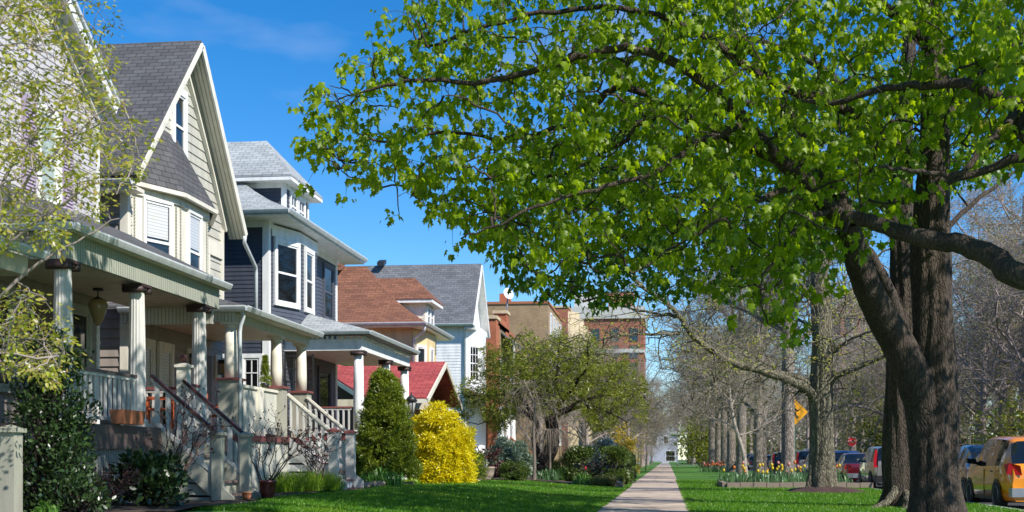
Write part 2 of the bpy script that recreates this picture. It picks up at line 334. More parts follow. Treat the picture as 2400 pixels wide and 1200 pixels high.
M['leaf_tulip'] = mat_leaf('tulip_leaf', [(0.08, 0.17, 0.06), (0.12, 0.24, 0.08), (0.1, 0.2, 0.09)], 0.3)
M['leaf_red'] = mat_leaf('dark_red_leaf', [(0.08, 0.02, 0.02), (0.12, 0.03, 0.03), (0.05, 0.04, 0.02)], 0.25)
M['leaf_moss'] = mat_leaf('moss_leaf', [(0.14, 0.16, 0.03), (0.2, 0.2, 0.05), (0.1, 0.13, 0.03)], 0.2)
M['leaf_forsythia'] = mat_leaf('forsythia_petal', [(0.62, 0.42, 0.02), (0.5, 0.35, 0.03), (0.3, 0.28, 0.04)], 0.3)
M['grass'] = mat_leaf('grass_blade', [(0.06, 0.20, 0.008), (0.095, 0.27, 0.012), (0.19, 0.36, 0.02), (0.07, 0.22, 0.012)], 0.45)
def patchy(m):
    N = m.node_tree.nodes; L = m.node_tree.links; b = N['Principled BSDF']; src = b.inputs['Base Color'].links[0].from_socket
    t = ramp(N, L, noise(N, L, coord(N), 0.7, 5, 0.65), [(0.3, (0.72, 0.8, 0.75)), (0.5, (1, 1, 1)), (0.72, (1.9, 1.2, 1.3, 1))])
    x = N.new('ShaderNodeMix'); x.data_type = 'RGBA'; x.blend_type = 'MULTIPLY'; x.inputs[0].default_value = 1; L.new(src, x.inputs[6]); L.new(t, x.inputs[7]); L.new(x.outputs[2], b.inputs['Base Color'])
patchy(M['grass'])
for nm, c in (('orange', (0.85, 0.25, 0.03)), ('yellow', (0.85, 0.62, 0.02)), ('pink', (0.8, 0.35, 0.28)), ('red', (0.6, 0.03, 0.04))):
    M['tulip_' + nm] = mat_leaf('tulip_petal_' + nm, [c, (c[0] * 0.8, c[1] * 0.8, c[2])], 0.3)

# ------------------------------------------------------------------ ground
def m_ground(name, c1, c2, c3, s1=0.35, s2=9):
    m, N, L, b = nodes(name); co = coord(N)
    a = ramp(N, L, noise(N, L, co, s1, 5), [(0.3, rgba(c1)), (0.55, rgba(c2)), (0.75, rgba(c3))])
    g = ramp(N, L, noise(N, L, co, s2, 6, 0.75), [(0.3, (0.55, 0.55, 0.55)), (0.65, (1, 1, 1))])
    x = N.new('ShaderNodeMix'); x.data_type = 'RGBA'; x.blend_type = 'MULTIPLY'; x.inputs[0].default_value = 1
    L.new(a, x.inputs[6]); L.new(g, x.inputs[7]); L.new(x.outputs[2], b.inputs['Base Color']); b.inputs['Roughness'].default_value = 0.95
    bump(N, L, noise(N, L, co, s2 * 3, 5), b, 0.6, 0.03); return m
M['lawn'] = m_ground('lawn_turf', (0.05, 0.165, 0.010), (0.075, 0.22, 0.012), (0.14, 0.26, 0.02))
M['soil'] = m_ground('bed_soil', (0.05, 0.035, 0.025), (0.075, 0.05, 0.035), (0.10, 0.07, 0.05), 1.0, 14)
M['mulch'] = m_ground('dark_mulch', (0.05, 0.025, 0.02), (0.08, 0.04, 0.03), (0.11, 0.06, 0.045), 2.0, 25)
M['asphalt'] = m_ground('asphalt_road', (0.042, 0.042, 0.044), (0.05, 0.05, 0.052), (0.062, 0.061, 0.06), 0.3, 12)
M['terrain'] = m_ground('rough_ground', (0.05, 0.10, 0.02), (0.07, 0.11, 0.025), (0.10, 0.10, 0.04), 0.05, 2)
def m_walk():
    m, N, L, b = nodes('concrete_walk'); co = coord(N)
    sep = N.new('ShaderNodeSeparateXYZ'); L.new(co, sep.inputs[0])
    d = N.new('ShaderNodeMath'); d.operation = 'DIVIDE'; d.inputs[1].default_value = 1.5; L.new(sep.outputs[1], d.inputs[0])
    fr = N.new('ShaderNodeMath'); fr.operation = 'FRACT'; L.new(d.outputs[0], fr.inputs[0])
    j = ramp(N, L, fr.outputs[0], [(0, (0.35, 0.35, 0.35)), (0.025, (0.35, 0.35, 0.35)), (0.04, (1, 1, 1)), (1, (1, 1, 1))])
    fl = N.new('ShaderNodeMath'); fl.operation = 'FLOOR'; L.new(d.outputs[0], fl.inputs[0])
    wn_ = N.new('ShaderNodeTexWhiteNoise'); wn_.noise_dimensions = '1D'; L.new(fl.outputs[0], wn_.inputs['W'])
    slab = ramp(N, L, wn_.outputs['Value'], [(0, (0.45, 0.355, 0.275)), (1, (0.57, 0.46, 0.36))])
    st = ramp(N, L, noise(N, L, co, 1.3, 8, 0.7), [(0.32, (0.52, 0.5, 0.48)), (0.5, (0.9, 0.9, 0.9)), (0.65, (1, 1, 1))])
    cur = slab
    for t in (j, st):
        x = N.new('ShaderNodeMix'); x.data_type = 'RGBA'; x.blend_type = 'MULTIPLY'; x.inputs[0].default_value = 1
        L.new(cur, x.inputs[6]); L.new(t, x.inputs[7]); cur = x.outputs[2]
    L.new(cur, b.inputs['Base Color']); b.inputs['Roughness'].default_value = 0.9
    bump(N, L, noise(N, L, co, 40, 5), b, 0.3, 0.01); return m
M['walk'] = m_walk()
def struct(name, mb, mat):
    o = mb.build(name, mat, None, (0, 0, 0)); o['kind'] = 'structure'; return o
def ground_sheet(name, x0, x1, y0, y1, nx, ny, zf, mat):
    xs = np.linspace(x0, x1, nx + 1); ys = np.linspace(y0, y1, ny + 1)
    v = np.array([(x, y, zf(x, y)) for y in ys for x in xs]); i = np.arange(ny)[:, None] * (nx + 1) + np.arange(nx)[None, :]
    f = np.stack([i, i + 1, i + nx + 2, i + nx + 1], -1).reshape(-1, 4)
    o = mesh_np(name, v, f, mat, None, True, (0, 0, 0)); o['kind'] = 'structure'; return o
b = MB(); b.face([(-900, -60, -0.25), (900, -60, -0.25), (900, 1600, -0.25), (-900, 1600, -0.25)]); struct('terrain', b, M['terrain'])
ground_sheet('lawn', -40, -1.40, -20, 205, 90, 60, lambda x, y: lawn_z(x) + 0.012 * math.sin(x * 2.1 + y * 0.7), M['lawn'])
ground_sheet('parkway', 0.46, 7.05, -20, 205, 8, 60, lambda x, y: 0.0, M['lawn'])
b = MB(); b.box(-1.42, 0.47, -20, 205, -0.2, 0.012); struct('sidewalk', b, M['walk'])
b = MB(); b.box(-14, 7.05, 205.0, 214, -0.2, 0.008); b.box(-1.42, 0.47, 214, 420, -0.2, 0.012); struct('crossing_pavement', b, m_ground('pale_concrete', (0.42, 0.40, 0.37), (0.48, 0.46, 0.42), (0.52, 0.5, 0.46), 0.5, 6))
ground_sheet('far_lawn', -40, -1.45, 214, 420, 4, 4, lambda x, y: 0.0, M['lawn']); ground_sheet('far_parkway', 0.5, 7.05, 214, 420, 4, 4, lambda x, y: 0.0, M['lawn'])
b = MB(); b.box(7.05, 7.22, -20, 420, -0.22, 0.01); struct('kerb', b, M['concrete'])
b = MB(); b.face([(7.22, -20, -0.15), (17.5, -20, -0.15), (17.5, 420, -0.15), (7.22, 420, -0.15)]); struct('road', b, M['asphalt'])
b = MB(); b.box(17.5, 17.7, -20, 420, -0.22, 0.01); struct('far_kerb', b, M['concrete'])
ground_sheet('far_verge', 17.7, 60, -20, 420, 8, 20, lambda x, y: 0.0, M['lawn'])
# planting bed along the house fronts
BED = [(-7.9, 31.8), (-7.5, 35.0), (-7.2, 39), (-6.3, 43.4), (-4.6, 46.5), (-3.2, 46.2), (-2.0, 46.8), (-1.6, 48.5), (-1.6, 66), (-8.6, 66), (-8.6, 31.8)]
b = MB(); b.face([(x, y, lawn_z(x) + 0.03) for x, y in BED])
bm_pts = []
def in_poly(x, y, poly):
    r = False; n = len(poly)
    for i in range(n):
        (x1, y1), (x2, y2) = poly[i], poly[(i + 1) % n]
        if (y1 > y) != (y2 > y) and x < (x2 - x1) * (y - y1) / (y2 - y1) + x1: r = not r
    return r
def bed_sheet(name, poly, mat, dz, st=0.35):
    xs = [p[0] for p in poly]; ys = [p[1] for p in poly]; m = MB()
    x = min(xs)
    while x < max(xs):
        y = min(ys)
        while y < max(ys):
            if in_poly(x + st / 2, y + st / 2, poly):
                m.face([(a, c, lawn_z(a) + dz + 0.02 * math.sin(a * 5 + c * 3)) for a, c in ((x, y), (x + st, y), (x + st, y + st), (x, y + st))])
            y += st
        x += st
    o = m.build(name, mat, None, (0, 0, 0)); o['kind'] = 'structure'; return o
bed_sheet('garden_bed', BED, M['soil'], 0.05)
bed_sheet('foundation_bed', [(-8.9, 13), (-6.9, 13), (-6.9, 19.5), (-7.2, 24), (-7.6, 29), (-8.9, 29)], M['soil'], 0.04)
b = MB(); n = 28
def ring_pt(i, q): a = 2 * math.pi * i / n; k = q * (1 + 0.1 * math.sin(i * 1.7)); return (4.9 + 1.3 * k * math.cos(a), 41 + 2.0 * k * math.sin(a), 0.19 * (1 - q * q) + 0.015 * math.sin(i * 2.3 + q * 9))
for i in range(n):
    for q0, q1 in ((0.05, 0.35), (0.35, 0.7), (0.7, 1.0)): b.face([ring_pt(i, q0), ring_pt(i, q1), ring_pt(i + 1, q1), ring_pt(i + 1, q0)], 0, True)
struct('mulch_ring', b, M['mulch'])
b = MB(); b.box(2.1, 6.9, 46.1, 54.5, -0.1, 0.17); struct('tulip_bed_soil', b, M['soil'])

# ------------------------------------------------------------------ house parts
VX, VY = Vector((1, 0, 0)), Vector((0, 1, 0))
def window(par, O, U, N, s0, s1, z0, z1, cas=0.1, trim='white', pane='glass', grid=(1, 2), blind=0, sill=True, lift=0.02):
    w = MB()
    w.obox(O, U, N, s0 - cas, s0, z0, z1, 0, lift + 0.05); w.obox(O, U, N, s1, s1 + cas, z0, z1, 0, lift + 0.05)
    w.obox(O, U, N, s0 - cas, s1 + cas, z1, z1 + cas * 1.2, 0, lift + 0.055)
    if not sill: w.obox(O, U, N, s0 - cas, s1 + cas, z0 - cas, z0, 0, lift + 0.055)
    fr = w.build('window', M[trim], par)
    if sill:
        w = MB(); w.obox(O, U, N, s0 - cas - 0.03, s1 + cas + 0.03, z0 - 0.09, z0, 0, lift + 0.09); w.build('sill', M[trim], fr)
    w = MB(); w.obox(O, U, N, s0, s1, z0, z1, 0, lift + 0.004); w.build('pane', M[pane], fr)
    w = MB(); t = 0.03; e = 0.055; nx, ny = grid; zm = (z0 + z1) / 2
    for a, c, d_, f in ((s0, s0 + e, z0, z1), (s1 - e, s1, z0, z1), (s0 + e, s1 - e, z0, z0 + e), (s0 + e, s1 - e, z1 - e, z1)): w.obox(O, U, N, a, c, d_, f, lift, lift + t)
    for i in range(1, nx): x = s0 + (s1 - s0) * i / nx; w.obox(O, U, N, x - 0.014, x + 0.014, z0 + e, z1 - e, lift, lift + t - 0.008)
    for i in range(1, ny):
        z = z0 + (z1 - z0) * i / ny; h = 0.03 if abs(z - zm) < 0.02 else 0.014
        w.obox(O, U, N, s0 + e, s1 - e, z - h, z + h, lift, lift + t + 0.004)
    w.build('sash', M[trim], fr)
    if blind:
        w = MB(); w.obox(O, U, N, s0 + e + 0.03, s1 - e - 0.03, z1 - e - (z1 - z0) * blind, z1 - e, lift, lift + 0.012); w.build('blind', M['blind'], fr)
    return fr
def column(par, x, y, z0, z1, r=0.14, mat='cream', cap=None, flute=0, basem=None, ionic=False, base_sq=True):
    c = MB(); h = z1 - z0; c0 = z0 + (0.16 if base_sq else 0.0); ch = 0.13
    prof = [(r, c0 - z0), (r * 1.0, h * 0.33), (r * 0.95, h * 0.6), (r * 0.84, h - ch)]
    c.lathe((x, y, z0), prof, 32 if flute else 20, 0, 'z', flute); col = c.build('column', M[mat], par)
    if base_sq:
        c = MB(); c.box(x - r * 1.35, x + r * 1.35, y - r * 1.35, y + r * 1.35, z0, z0 + 0.07)
        c.lathe((x, y, z0), [(r * 1.3, 0.07), (r * 1.36, 0.1), (r * 1.2, 0.135), (r * 1.05, 0.16)], 20); c.build('column_base', M[basem or mat], col)
    c = MB(); q = r * 1.25
    if ionic:
        q = r * 1.3
        c.box(x - q, x + q, y - q, y + q, z1 - 0.05, z1)
        c.lathe((x, y, z1), [(r * 0.9, -0.13), (r * 1.15, -0.1), (r * 1.2, -0.05)], 20)
        for sy in (-1, 1): c.lathe((x - q * 0.95, y + sy * q * 0.82, z1 - 0.092), [(0.0, 0), (0.056, 0.001), (0.056, 2 * q * 0.95 - 0.001), (0.0, 2 * q * 0.95)], 14, 0, 'x')
    else:
        c.lathe((x, y, z1), [(r * 0.86, -ch), (r * 0.98, -ch + 0.015), (r * 0.88, -ch + 0.035), (r * 1.1, -0.05)], 20)
        c.box(x - q, x + q, y - q, y + q, z1 - 0.05, z1)
    c.build('capital', M[cap or mat], col); return col
def gutter(par, A, B, mat='gutter', w=0.11, h=0.11):
    A, B = Vector(A), Vector(B); d = (B - A).normalized(); out = Vector((d.y, -d.x, 0)); z = Vector((0, 0, 1))
    pr = [A, A + out * (w * 0.6), A + out * (w * 0.8) + z * (h * 0.35), A + out * w + z * (h * 0.75), A + out * w + z * h, A + out * (w - 0.015) + z * h, A + out * (w * 0.6) + z * (h * 0.25), A + out * 0.01 + z * (h * 0.25), A + out * 0.01 + z * h, A + z * h]
    g = MB(); g.prism(pr, B - A); return g.build('gutter', M[mat], par)
def railing(par, A, B, h=0.9, rail='maroon', bal='palegrey', pitch=0.14, bw=0.04, bd=0.04, low=0.12, capw=0.09, flat=False):
    A, B = Vector(A), Vector(B); d = B - A; L = math.hypot(d.x, d.y); u = Vector((d.x / L, d.y / L, 0)); up = Vector((0, 0, 1))
    m = MB(); m.beam(A + up * low, B + up * low, 0.05, 0.06); m.beam(A + up * (h - 0.07), B + up * (h - 0.07), 0.05, 0.06); r = m.build('railing', M[bal], par)
    m = MB(); m.beam(A + up * (h - 0.02), B + up * (h - 0.02), capw, 0.05); m.build('handrail', M[rail], r)
    n = max(1, int(L / pitch))
    for i in range(n):
        p = A + d * ((i + 0.5) / n); m = MB(); sd_ = Vector((-u.y, u.x, 0))
        q = [p + u * (bw / 2) * a + sd_ * (bd / 2) * c + up * (low + 0.03) for a, c in ((-1, -1), (1, -1), (1, 1), (-1, 1))]
        m.prism(q, up * (h - 0.1 - low - 0.03)); m.build('baluster', M[bal], r)
    return r
def stair(par, x_top, x_bot, y0, y1, z_top, z_bot, n, tread='redcap', riser='white', stringer='white'):
    run = (x_bot - x_top) / n; rise = (z_top - z_bot) / n; s = MB()
    for i in range(n):
        z = z_top - rise * (i + 1); xa = x_top + run * i
        s.box(x_top - 0.05, xa + run - 0.02, y0 + 0.05, y1 - 0.05, z - rise + 0.002 if i < n - 1 else z_bot - 0.2, z - 0.045)
    st = s.build('steps', M[riser], par)
    for i in range(n):
        z = z_top - rise * (i + 1); xa = x_top + run * i; s = MB(); s.box(xa - 0.02, xa + run + 0.03, y0 + 0.04, y1 - 0.04, z - 0.043, z); s.build('tread', M[tread], st)
    for yy in (y0, y1):
        s = MB(); s.prism([(x_top, yy - 0.03, z_top - 0.02), (x_top, yy - 0.03, z_top - 0.38), (x_bot - 0.05, yy - 0.03, z_bot - 0.1), (x_bot + 0.02, yy - 0.03, z_bot - 0.1), (x_bot + 0.02, yy - 0.03, z_bot + rise * 0.8)], (0, 0.06, 0)); s.build('stringer', M[stringer], st)
    return st
def newel(par, x, y, z0, z1, w=0.16, mat='palegrey', cap='redcap', ball=False):
    m = MB(); m.box(x - w / 2, x + w / 2, y - w / 2, y + w / 2, z0, z1 - 0.05); p = m.build('newel_post', M[mat], par)
    m = MB(); q = w / 2 + 0.035; m.box(x - q, x + q, y - q, y + q, z1 - 0.05, z1); q -= 0.02
    for a in range(4):
        c = [(x - q, y - q, z1), (x + q, y - q, z1), (x + q, y + q, z1), (x - q, y + q, z1)]; m.face([c[a], c[(a + 1) % 4], (x, y, z1 + 0.05)])
    m.build('post_cap', M[cap], p)
    if ball: m = MB(); m.lathe((x, y, z1), [(0.03, 0.03), (0.03, 0.08)] + [(0.06 * math.sin(t), 0.13 - 0.06 * math.cos(t)) for t in np.linspace(0.4, 3.1, 9)], 14); m.build('finial', M[ball], p)
    return p
def lantern_wall(par, X, y, z, plate='cream'):
    m = MB(); m.box(X, X + 0.03, y - 0.16, y + 0.16, z - 0.32, z + 0.32); pl = m.build('sconce', M[plate], par)
    m = MB(); m.box(X + 0.03, X + 0.2, y - 0.02, y + 0.02, z + 0.17, z + 0.2); m.prism([(X + 0.06, y - 0.11, z + 0.1), (X + 0.28, y - 0.11, z + 0.1), (X + 0.28, y + 0.11, z + 0.1), (X + 0.06, y + 0.11, z + 0.1)], (0, 0, 0.07))
    for dx in (0.07, 0.25):
        for dy in (-0.1, 0.085): m.box(X + dx, X + dx + 0.015, y + dy, y + dy + 0.015, z - 0.16, z + 0.1)
    m.box(X + 0.06, X + 0.275, y - 0.105, y + 0.105, z - 0.18, z - 0.16); m.build('lamp_frame', M['iron'], pl)
    m = MB(); m.box(X + 0.09, X + 0.24, y - 0.075, y + 0.075, z - 0.158, z + 0.098); m.build('lamp_glass', M['amber'], pl)
def board(par, name, A, B, w, h, mat):
    m = MB(); m.beam(A, B, w, h); return m.build(name, M[mat], par)
def roof_slab(par, name, polys, mat, th=0.06):
    m = MB()
    for p in polys:
        p = [Vector(q) for q in p]; n = (p[1] - p[0]).cross(p[2] - p[0]).normalized()
        if n.z < 0: p = p[::-1]; n = -n
        k = len(p); low = [q - Vector((0, 0, th)) for q in p]
        m.face(p); m.face(low[::-1])
        for i in range(k): j = (i + 1) % k; m.face([p[i], low[i], low[j], p[j]])
    return m.build(name, M[mat], par)
def downspout(par, pts, mat='gutter', r=0.045):
    m = MB(); m.tube(pts, r, 8); return m.build('downspout', M[mat], par)

# ------------------------------------------------------------------ house with lilac shutters (nearest)
h = thing('house', 'pale lilac-grey clapboard house with lavender shutters, nearest on the left', 'house', (-11, 20, 0.3))
XW = -10.6
w = MB(); w.siding([(15.75, 5.2), (22.85, 5.2), (22.85, 7.5), (19.3, 9.95), (15.75, 7.5)], (XW, 0, 0), VY, VX, 0.115, 0.013)
w.build('upper_wall', M['lilac_siding'], h)
w = MB(); w.siding([(15.75, 1.5), (22.85, 1.5), (22.85, 5.2), (15.75, 5.2)], (XW, 0, 0), VY, VX, 0.13, 0.016); w.build('porch_wall', M['taupe'], h)  # same siding as above; taupe puts the porch shade into the colour
w = MB(); w.box(-21, XW - 0.004, 15.75, 22.83, 0.0, 7.5); w.prism([(XW - 0.004, 15.75, 7.5), (XW - 0.004, 22.83, 7.5), (XW - 0.004, 19.3, 9.9)], (-10.3, 0, 0)); w.build('wall', M['lilac_siding'], h)
w = MB(); w.box(XW - 0.05, XW + 0.03, 22.81, 22.91, 1.5, 7.6); w.build('corner_board', M['white'], h)
XR = -10.3; ey, ez, py_, pz = 22.98, 7.78, 19.3, 10.35
roof_slab(h, 'roof', [[(XR, ey, ez), (XR, py_, pz), (-21.3, py_, pz), (-21.3, ey, ez)], [(XR, py_ * 2 - ey, ez), (XR, py_, pz), (-21.3, py_, pz), (-21.3, py_ * 2 - ey, ez)]], 'sh_grey', 0.05)
for sg in (1, -1):
    e = (ey - py_) * sg
    board(h, 'rake_board', (XR + 0.03, py_ + e, ez - 0.17), (XR + 0.03, py_, pz - 0.17), 0.05, 0.24, 'white')
    board(h, 'rake_moulding', (XR + 0.07, py_ + e, ez - 0.05), (XR + 0.07, py_, pz - 0.05), 0.06, 0.07, 'gutter')
    m = MB(); m.face([(XR, py_ + e, ez - 0.24), (XR, py_, pz - 0.24), (XW, py_, pz - 0.24), (XW, py_ + e, ez - 0.24)]); m.build('soffit', M['palegrey'], h)
    board(h, 'frieze_board', (XW + 0.05, py_ + e * 0.98, ez - 0.36), (XW + 0.05, py_, pz - 0.34), 0.05, 0.22, 'palegrey')
window(h, (XW, 0, 0), VY, VX, 20.57, 21.2, 5.45, 6.93, 0.13, 'white', 'curtain', (1, 2))
for a, c in ((20.0, 20.43), (21.35, 21.78)):
    m = MB(); m.box(XW, XW + 0.06, a, c, 5.34, 7.1)
    for i in range(27): m.prism([(XW + 0.06, a + 0.05, 5.4 + i * 0.06), (XW + 0.08, a + 0.05, 5.4 + i * 0.06), (XW + 0.06, a + 0.05, 5.45 + i * 0.06)], (0, c - a - 0.1, 0))
    m.build('shutter', M['lavender'], h)
# its porch
y0, y1, xf = 17.95, 24.7, -8.72
roof_slab(h, 'porch_roof', [[(xf, y0, 4.55), (xf, y1, 4.55), (XW, y1 - 0.5, 5.5), (XW, y0 + 1.6, 5.5)], [(xf, y0, 4.55), (XW, y0 + 1.6, 5.5), (XW, y0, 4.55)]], 'sh_dark', 0.05)
gutter(h, (xf, y0 - 0.06, 4.42), (xf, y1, 4.42)); gutter(h, (XW, y0, 4.42), (xf + 0.06, y0, 4.42))
m = MB(); m.box(-8.93, -8.82, 18.05, 24.5, 4.02, 4.43); m.box(XW, -8.935, 18.05, 18.16, 4.02, 4.43); m.build('frieze', M['bead'], h)
m = MB(); m.box(-8.815, xf + 0.01, y0, y1, 4.4, 4.43); m.build('eave_soffit', M['ceiling'], h)
m = MB(); m.box(XW, -8.935, 18.165, 24.5, 4.06, 4.1); m.build('porch_ceiling', M['ceiling'], h)
m = MB(); m.box(XW, -8.935, 24.4, 24.5, 3.72, 4.055); m.build('end_beam', M['beadcream'], h)
m = MB(); m.box(XW, -8.62, 17.9, 24.6, 1.44, 1.58); m.box(-8.66, -8.61, 17.9, 24.6, 1.2, 1.438); m.build('porch_floor', M['deck'], h)
m = MB(); m.box(-8.76, -8.7, 17.9, 24.6, 0.1, 1.2); m.box(XW, -8.76, 17.92, 17.98, 0.1, 1.43); m.build('porch_skirt', M['slats'], h)
for yy in (18.25, 20.95, 23.88): column(h, -9.0, yy, 1.58, 4.02, 0.147, 'palegrey', 'darkcap', 0.08, None, True)
railing(h, (-8.95, 18.45, 1.58), (-8.95, 20.75, 1.58), 0.88, 'deck', 'palegrey', 0.17, 0.075, 0.025)
railing(h, (-8.95, 22.85, 1.58), (-8.95, 23.7, 1.58), 0.88, 'redcap', 'palegrey', 0.15, 0.085, 0.025)
railing(h, (XW + 0.1, 24.35, 1.58), (-9.1, 24.35, 1.58), 0.88, 'redcap', 'palegrey', 0.15, 0.06, 0.03)
stair(h, -8.62, -7.35, 21.1, 22.55, 1.58, 0.2, 6, 'deck', 'greypost', 'greypost')
railing(h, (-8.8, 21.1, 1.62), (-7.62, 21.1, 0.62), 0.88, 'maroon', 'palegrey', 0.17, 0.085, 0.025)
railing(h, (-8.8, 22.55, 1.62), (-7.62, 22.55, 0.62), 0.88, 'maroon', 'palegrey', 0.17, 0.085, 0.025)
newel(h, -7.62, 21.1, 0.15, 1.5, 0.17, 'greypost', 'greypost'); newel(h, -7.62, 22.55, 0.15, 1.5, 0.17, 'greypost', 'greypost')
newel(h, -8.85, 22.7, 1.58, 2.78, 0.2, 'cream', 'cream', 'redcap')
window(h, (XW, 0, 0), VY, VX, 21.75, 22.4, 2.35, 3.7, 0.11, 'greypost', 'glass_dk', (1, 2))
window(h, (XW, 0, 0), VY, VX, 18.7, 19.6, 2.2, 3.7, 0.11, 'greypost', 'glass_dk', (1, 2))
m = MB(); m.obox((XW, 0, 0), VY, VX, 20.3, 21.25, 1.6, 3.7, 0, 0.05); m.build('door', M['deck'], h)
# lantern under its ceiling
t = thing('hanging_lantern', 'dark bulbous lantern on a chain under the porch ceiling of the lilac-grey house', 'lantern', (-10, 21.6, 3.4))
m = MB(); m.tube([(-10, 21.6, 4.06), (-10, 21.6, 3.92)], 0.012, 6); m.lathe((-10, 21.6, 4.02), [(0.09, 0.0), (0.09, 0.04)], 14); m.lathe((-10, 21.6, 3.86), [(0.02, 0.06), (0.05, 0.04), (0.13, 0.0)], 14); m.build('lantern_chain', M['iron'], t)
m = MB(); m.lathe((-10, 21.6, 3.4), [(0.02, 0), (0.07, 0.06), (0.14, 0.25), (0.17, 0.38), (0.13, 0.46)], 16); m.build('lantern_globe', M['amber'], t)

# porch edge and newel of the house cut by the photo's left edge
h = thing('house_porch', 'porch roof corner with grey gutter cut off by the left edge of the photo', 'porch', (-10, 15, 0.3))
m = MB(); m.box(-12, -8.85, 12.5, 16.9, 3.6, 3.86); m.build('beam', M['ceiling'], h)
gutter(h, (-8.78, 12.0, 3.86), (-8.78, 17.2, 3.86)); roof_slab(h, 'roof', [[(-8.75, 12, 3.98), (-8.75, 17.2, 3.98), (-11.2, 16.6, 5.0), (-11.2, 12, 5.0)]], 'sh_dark')
m = MB(); m.box(-19, -11.3, 8.5, 15.6, 0, 7); m.build('wall', M['palegrey'], h)
column(h, -9.0, 12.8, 1.2, 3.6, 0.14, 'palegrey'); m = MB(); m.box(-11.25, -8.7, 12.3, 16.9, 0.1, 1.2); m.build('porch_floor', M['deck'], h)
t = thing('gate_post', 'square grey-green post with a flat cap at the bottom left corner', 'post', (-7.95, 14.75, 0.1))
newel(t, -7.95, 14.75, 0.1, 1.42, 0.21, 'greypost', 'greypost')

# ------------------------------------------------------------------ beige gabled house with the bay window
h = thing('house', 'beige house with a steep charcoal gable roof and cream bay window', 'house', (-11.3, 28.5, 0.3))
XW = -11.3
w = MB(); w.siding([(25.8, 6.2), (31.6, 6.2), (31.6, 6.95), (28.95, 10.3), (25.8, 6.95)], (XW, 0, 0), VY, VX, 0.22, 0.022); w.siding([(25.8, 4.4), (31.6, 4.4), (31.6, 6.2), (25.8, 6.2)], (XW, 0, 0), VY, VX, 0.2, 0.02); w.build('front_wall', M['beige_siding'], h)
w = MB(); w.siding([(1.4 + 0, 0), (0, 0)], (0, 0, 0), VX, VY) if False else None
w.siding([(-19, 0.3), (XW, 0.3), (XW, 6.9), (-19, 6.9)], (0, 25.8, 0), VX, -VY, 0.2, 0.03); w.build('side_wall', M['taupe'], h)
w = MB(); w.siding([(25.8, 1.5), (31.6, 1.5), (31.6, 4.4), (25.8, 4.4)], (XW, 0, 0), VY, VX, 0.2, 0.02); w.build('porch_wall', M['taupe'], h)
w = MB(); w.box(-20, XW - 0.004, 25.804, 31.59, 0, 6.95); w.prism([(XW - 0.004, 25.804, 6.95), (XW - 0.004, 31.59, 6.95), (XW - 0.004, 28.6, 10.05)], (-8.7, 0, 0)); w.build('wall', M['beige_siding'], h)
w = MB(); w.box(XW - 0.14, XW + 0.035, 25.75, 25.9, 0.3, 6.9); w.build('corner_board', M['cream'], h)
w = MB(); w.box(XW, XW + 0.04, 31.46, 31.64, 4.3, 6.9); w.build('corner_board', M['cream'], h)
XR = -10.87; ya, yb, yc, ez, pz = 25.3, 32.1, 28.98, 6.98, 10.88
roof_slab(h, 'roof', [[(XR, ya, ez), (XR, yc, pz), (-20.5, yc, pz), (-20.5, ya, ez)], [(XR, yb, ez), (XR, yc, pz), (-20.5, yc, pz), (-20.5, yb, ez)]], 'sh_dark', 0.07)
for ye in (ya, yb):
    hb = 0.1 if ye == ya else 0.2
    board(h, 'rake_board', (XR + 0.03, ye, ez - 0.06 - hb / 2), (XR + 0.03, yc, pz - 0.06 - hb / 2), 0.05, hb, 'cream')
    m = MB(); m.face([(XR, ye, ez - 0.24), (XR, yc, pz - 0.24), (XW, yc, pz - 0.24), (XW, ye, ez - 0.24)]); m.build('soffit', M['soffit'], h)
    # curved inner trim of the gable
    pts = []; e = ye + (0.42 if ye == ya else -0.42)
    for i in range(9):
        q = i / 8; pts.append((XW + 0.05, e + (yc - e) * q + (0.10 if ye == yb else -0.10) * math.sin(math.pi * q), ez - 0.1 + (pz - 0.55 - ez) * q))
    m = MB(); m.tube(pts, 0.07, 4); m.build('gable_trim', M['cream'], h)
gutter(h, (-20, ya + 0.02, 6.72), (XR - 0.1, ya + 0.02, 6.72), 'gutter', 0.13)
m = MB(); m.box(-20, XR - 0.05, ya + 0.03, 25.8, 6.62, 6.7); m.build('eave_soffit', M['cream'], h)
m = MB(); m.box(XW + 0.02, XW + 0.06, 30.35, 31.5, 6.12, 6.5); m.box(XW + 0.02, XW + 0.055, 30.4, 30.6, 4.3, 6.12); m.build('trim_band', M['cream'], h)
window(h, (XW, 0, 0), VY, VX, 28.3, 28.9, 8.0, 9.5, 0.15, 'white', 'glass', (1, 2), 0, True, 0.03)
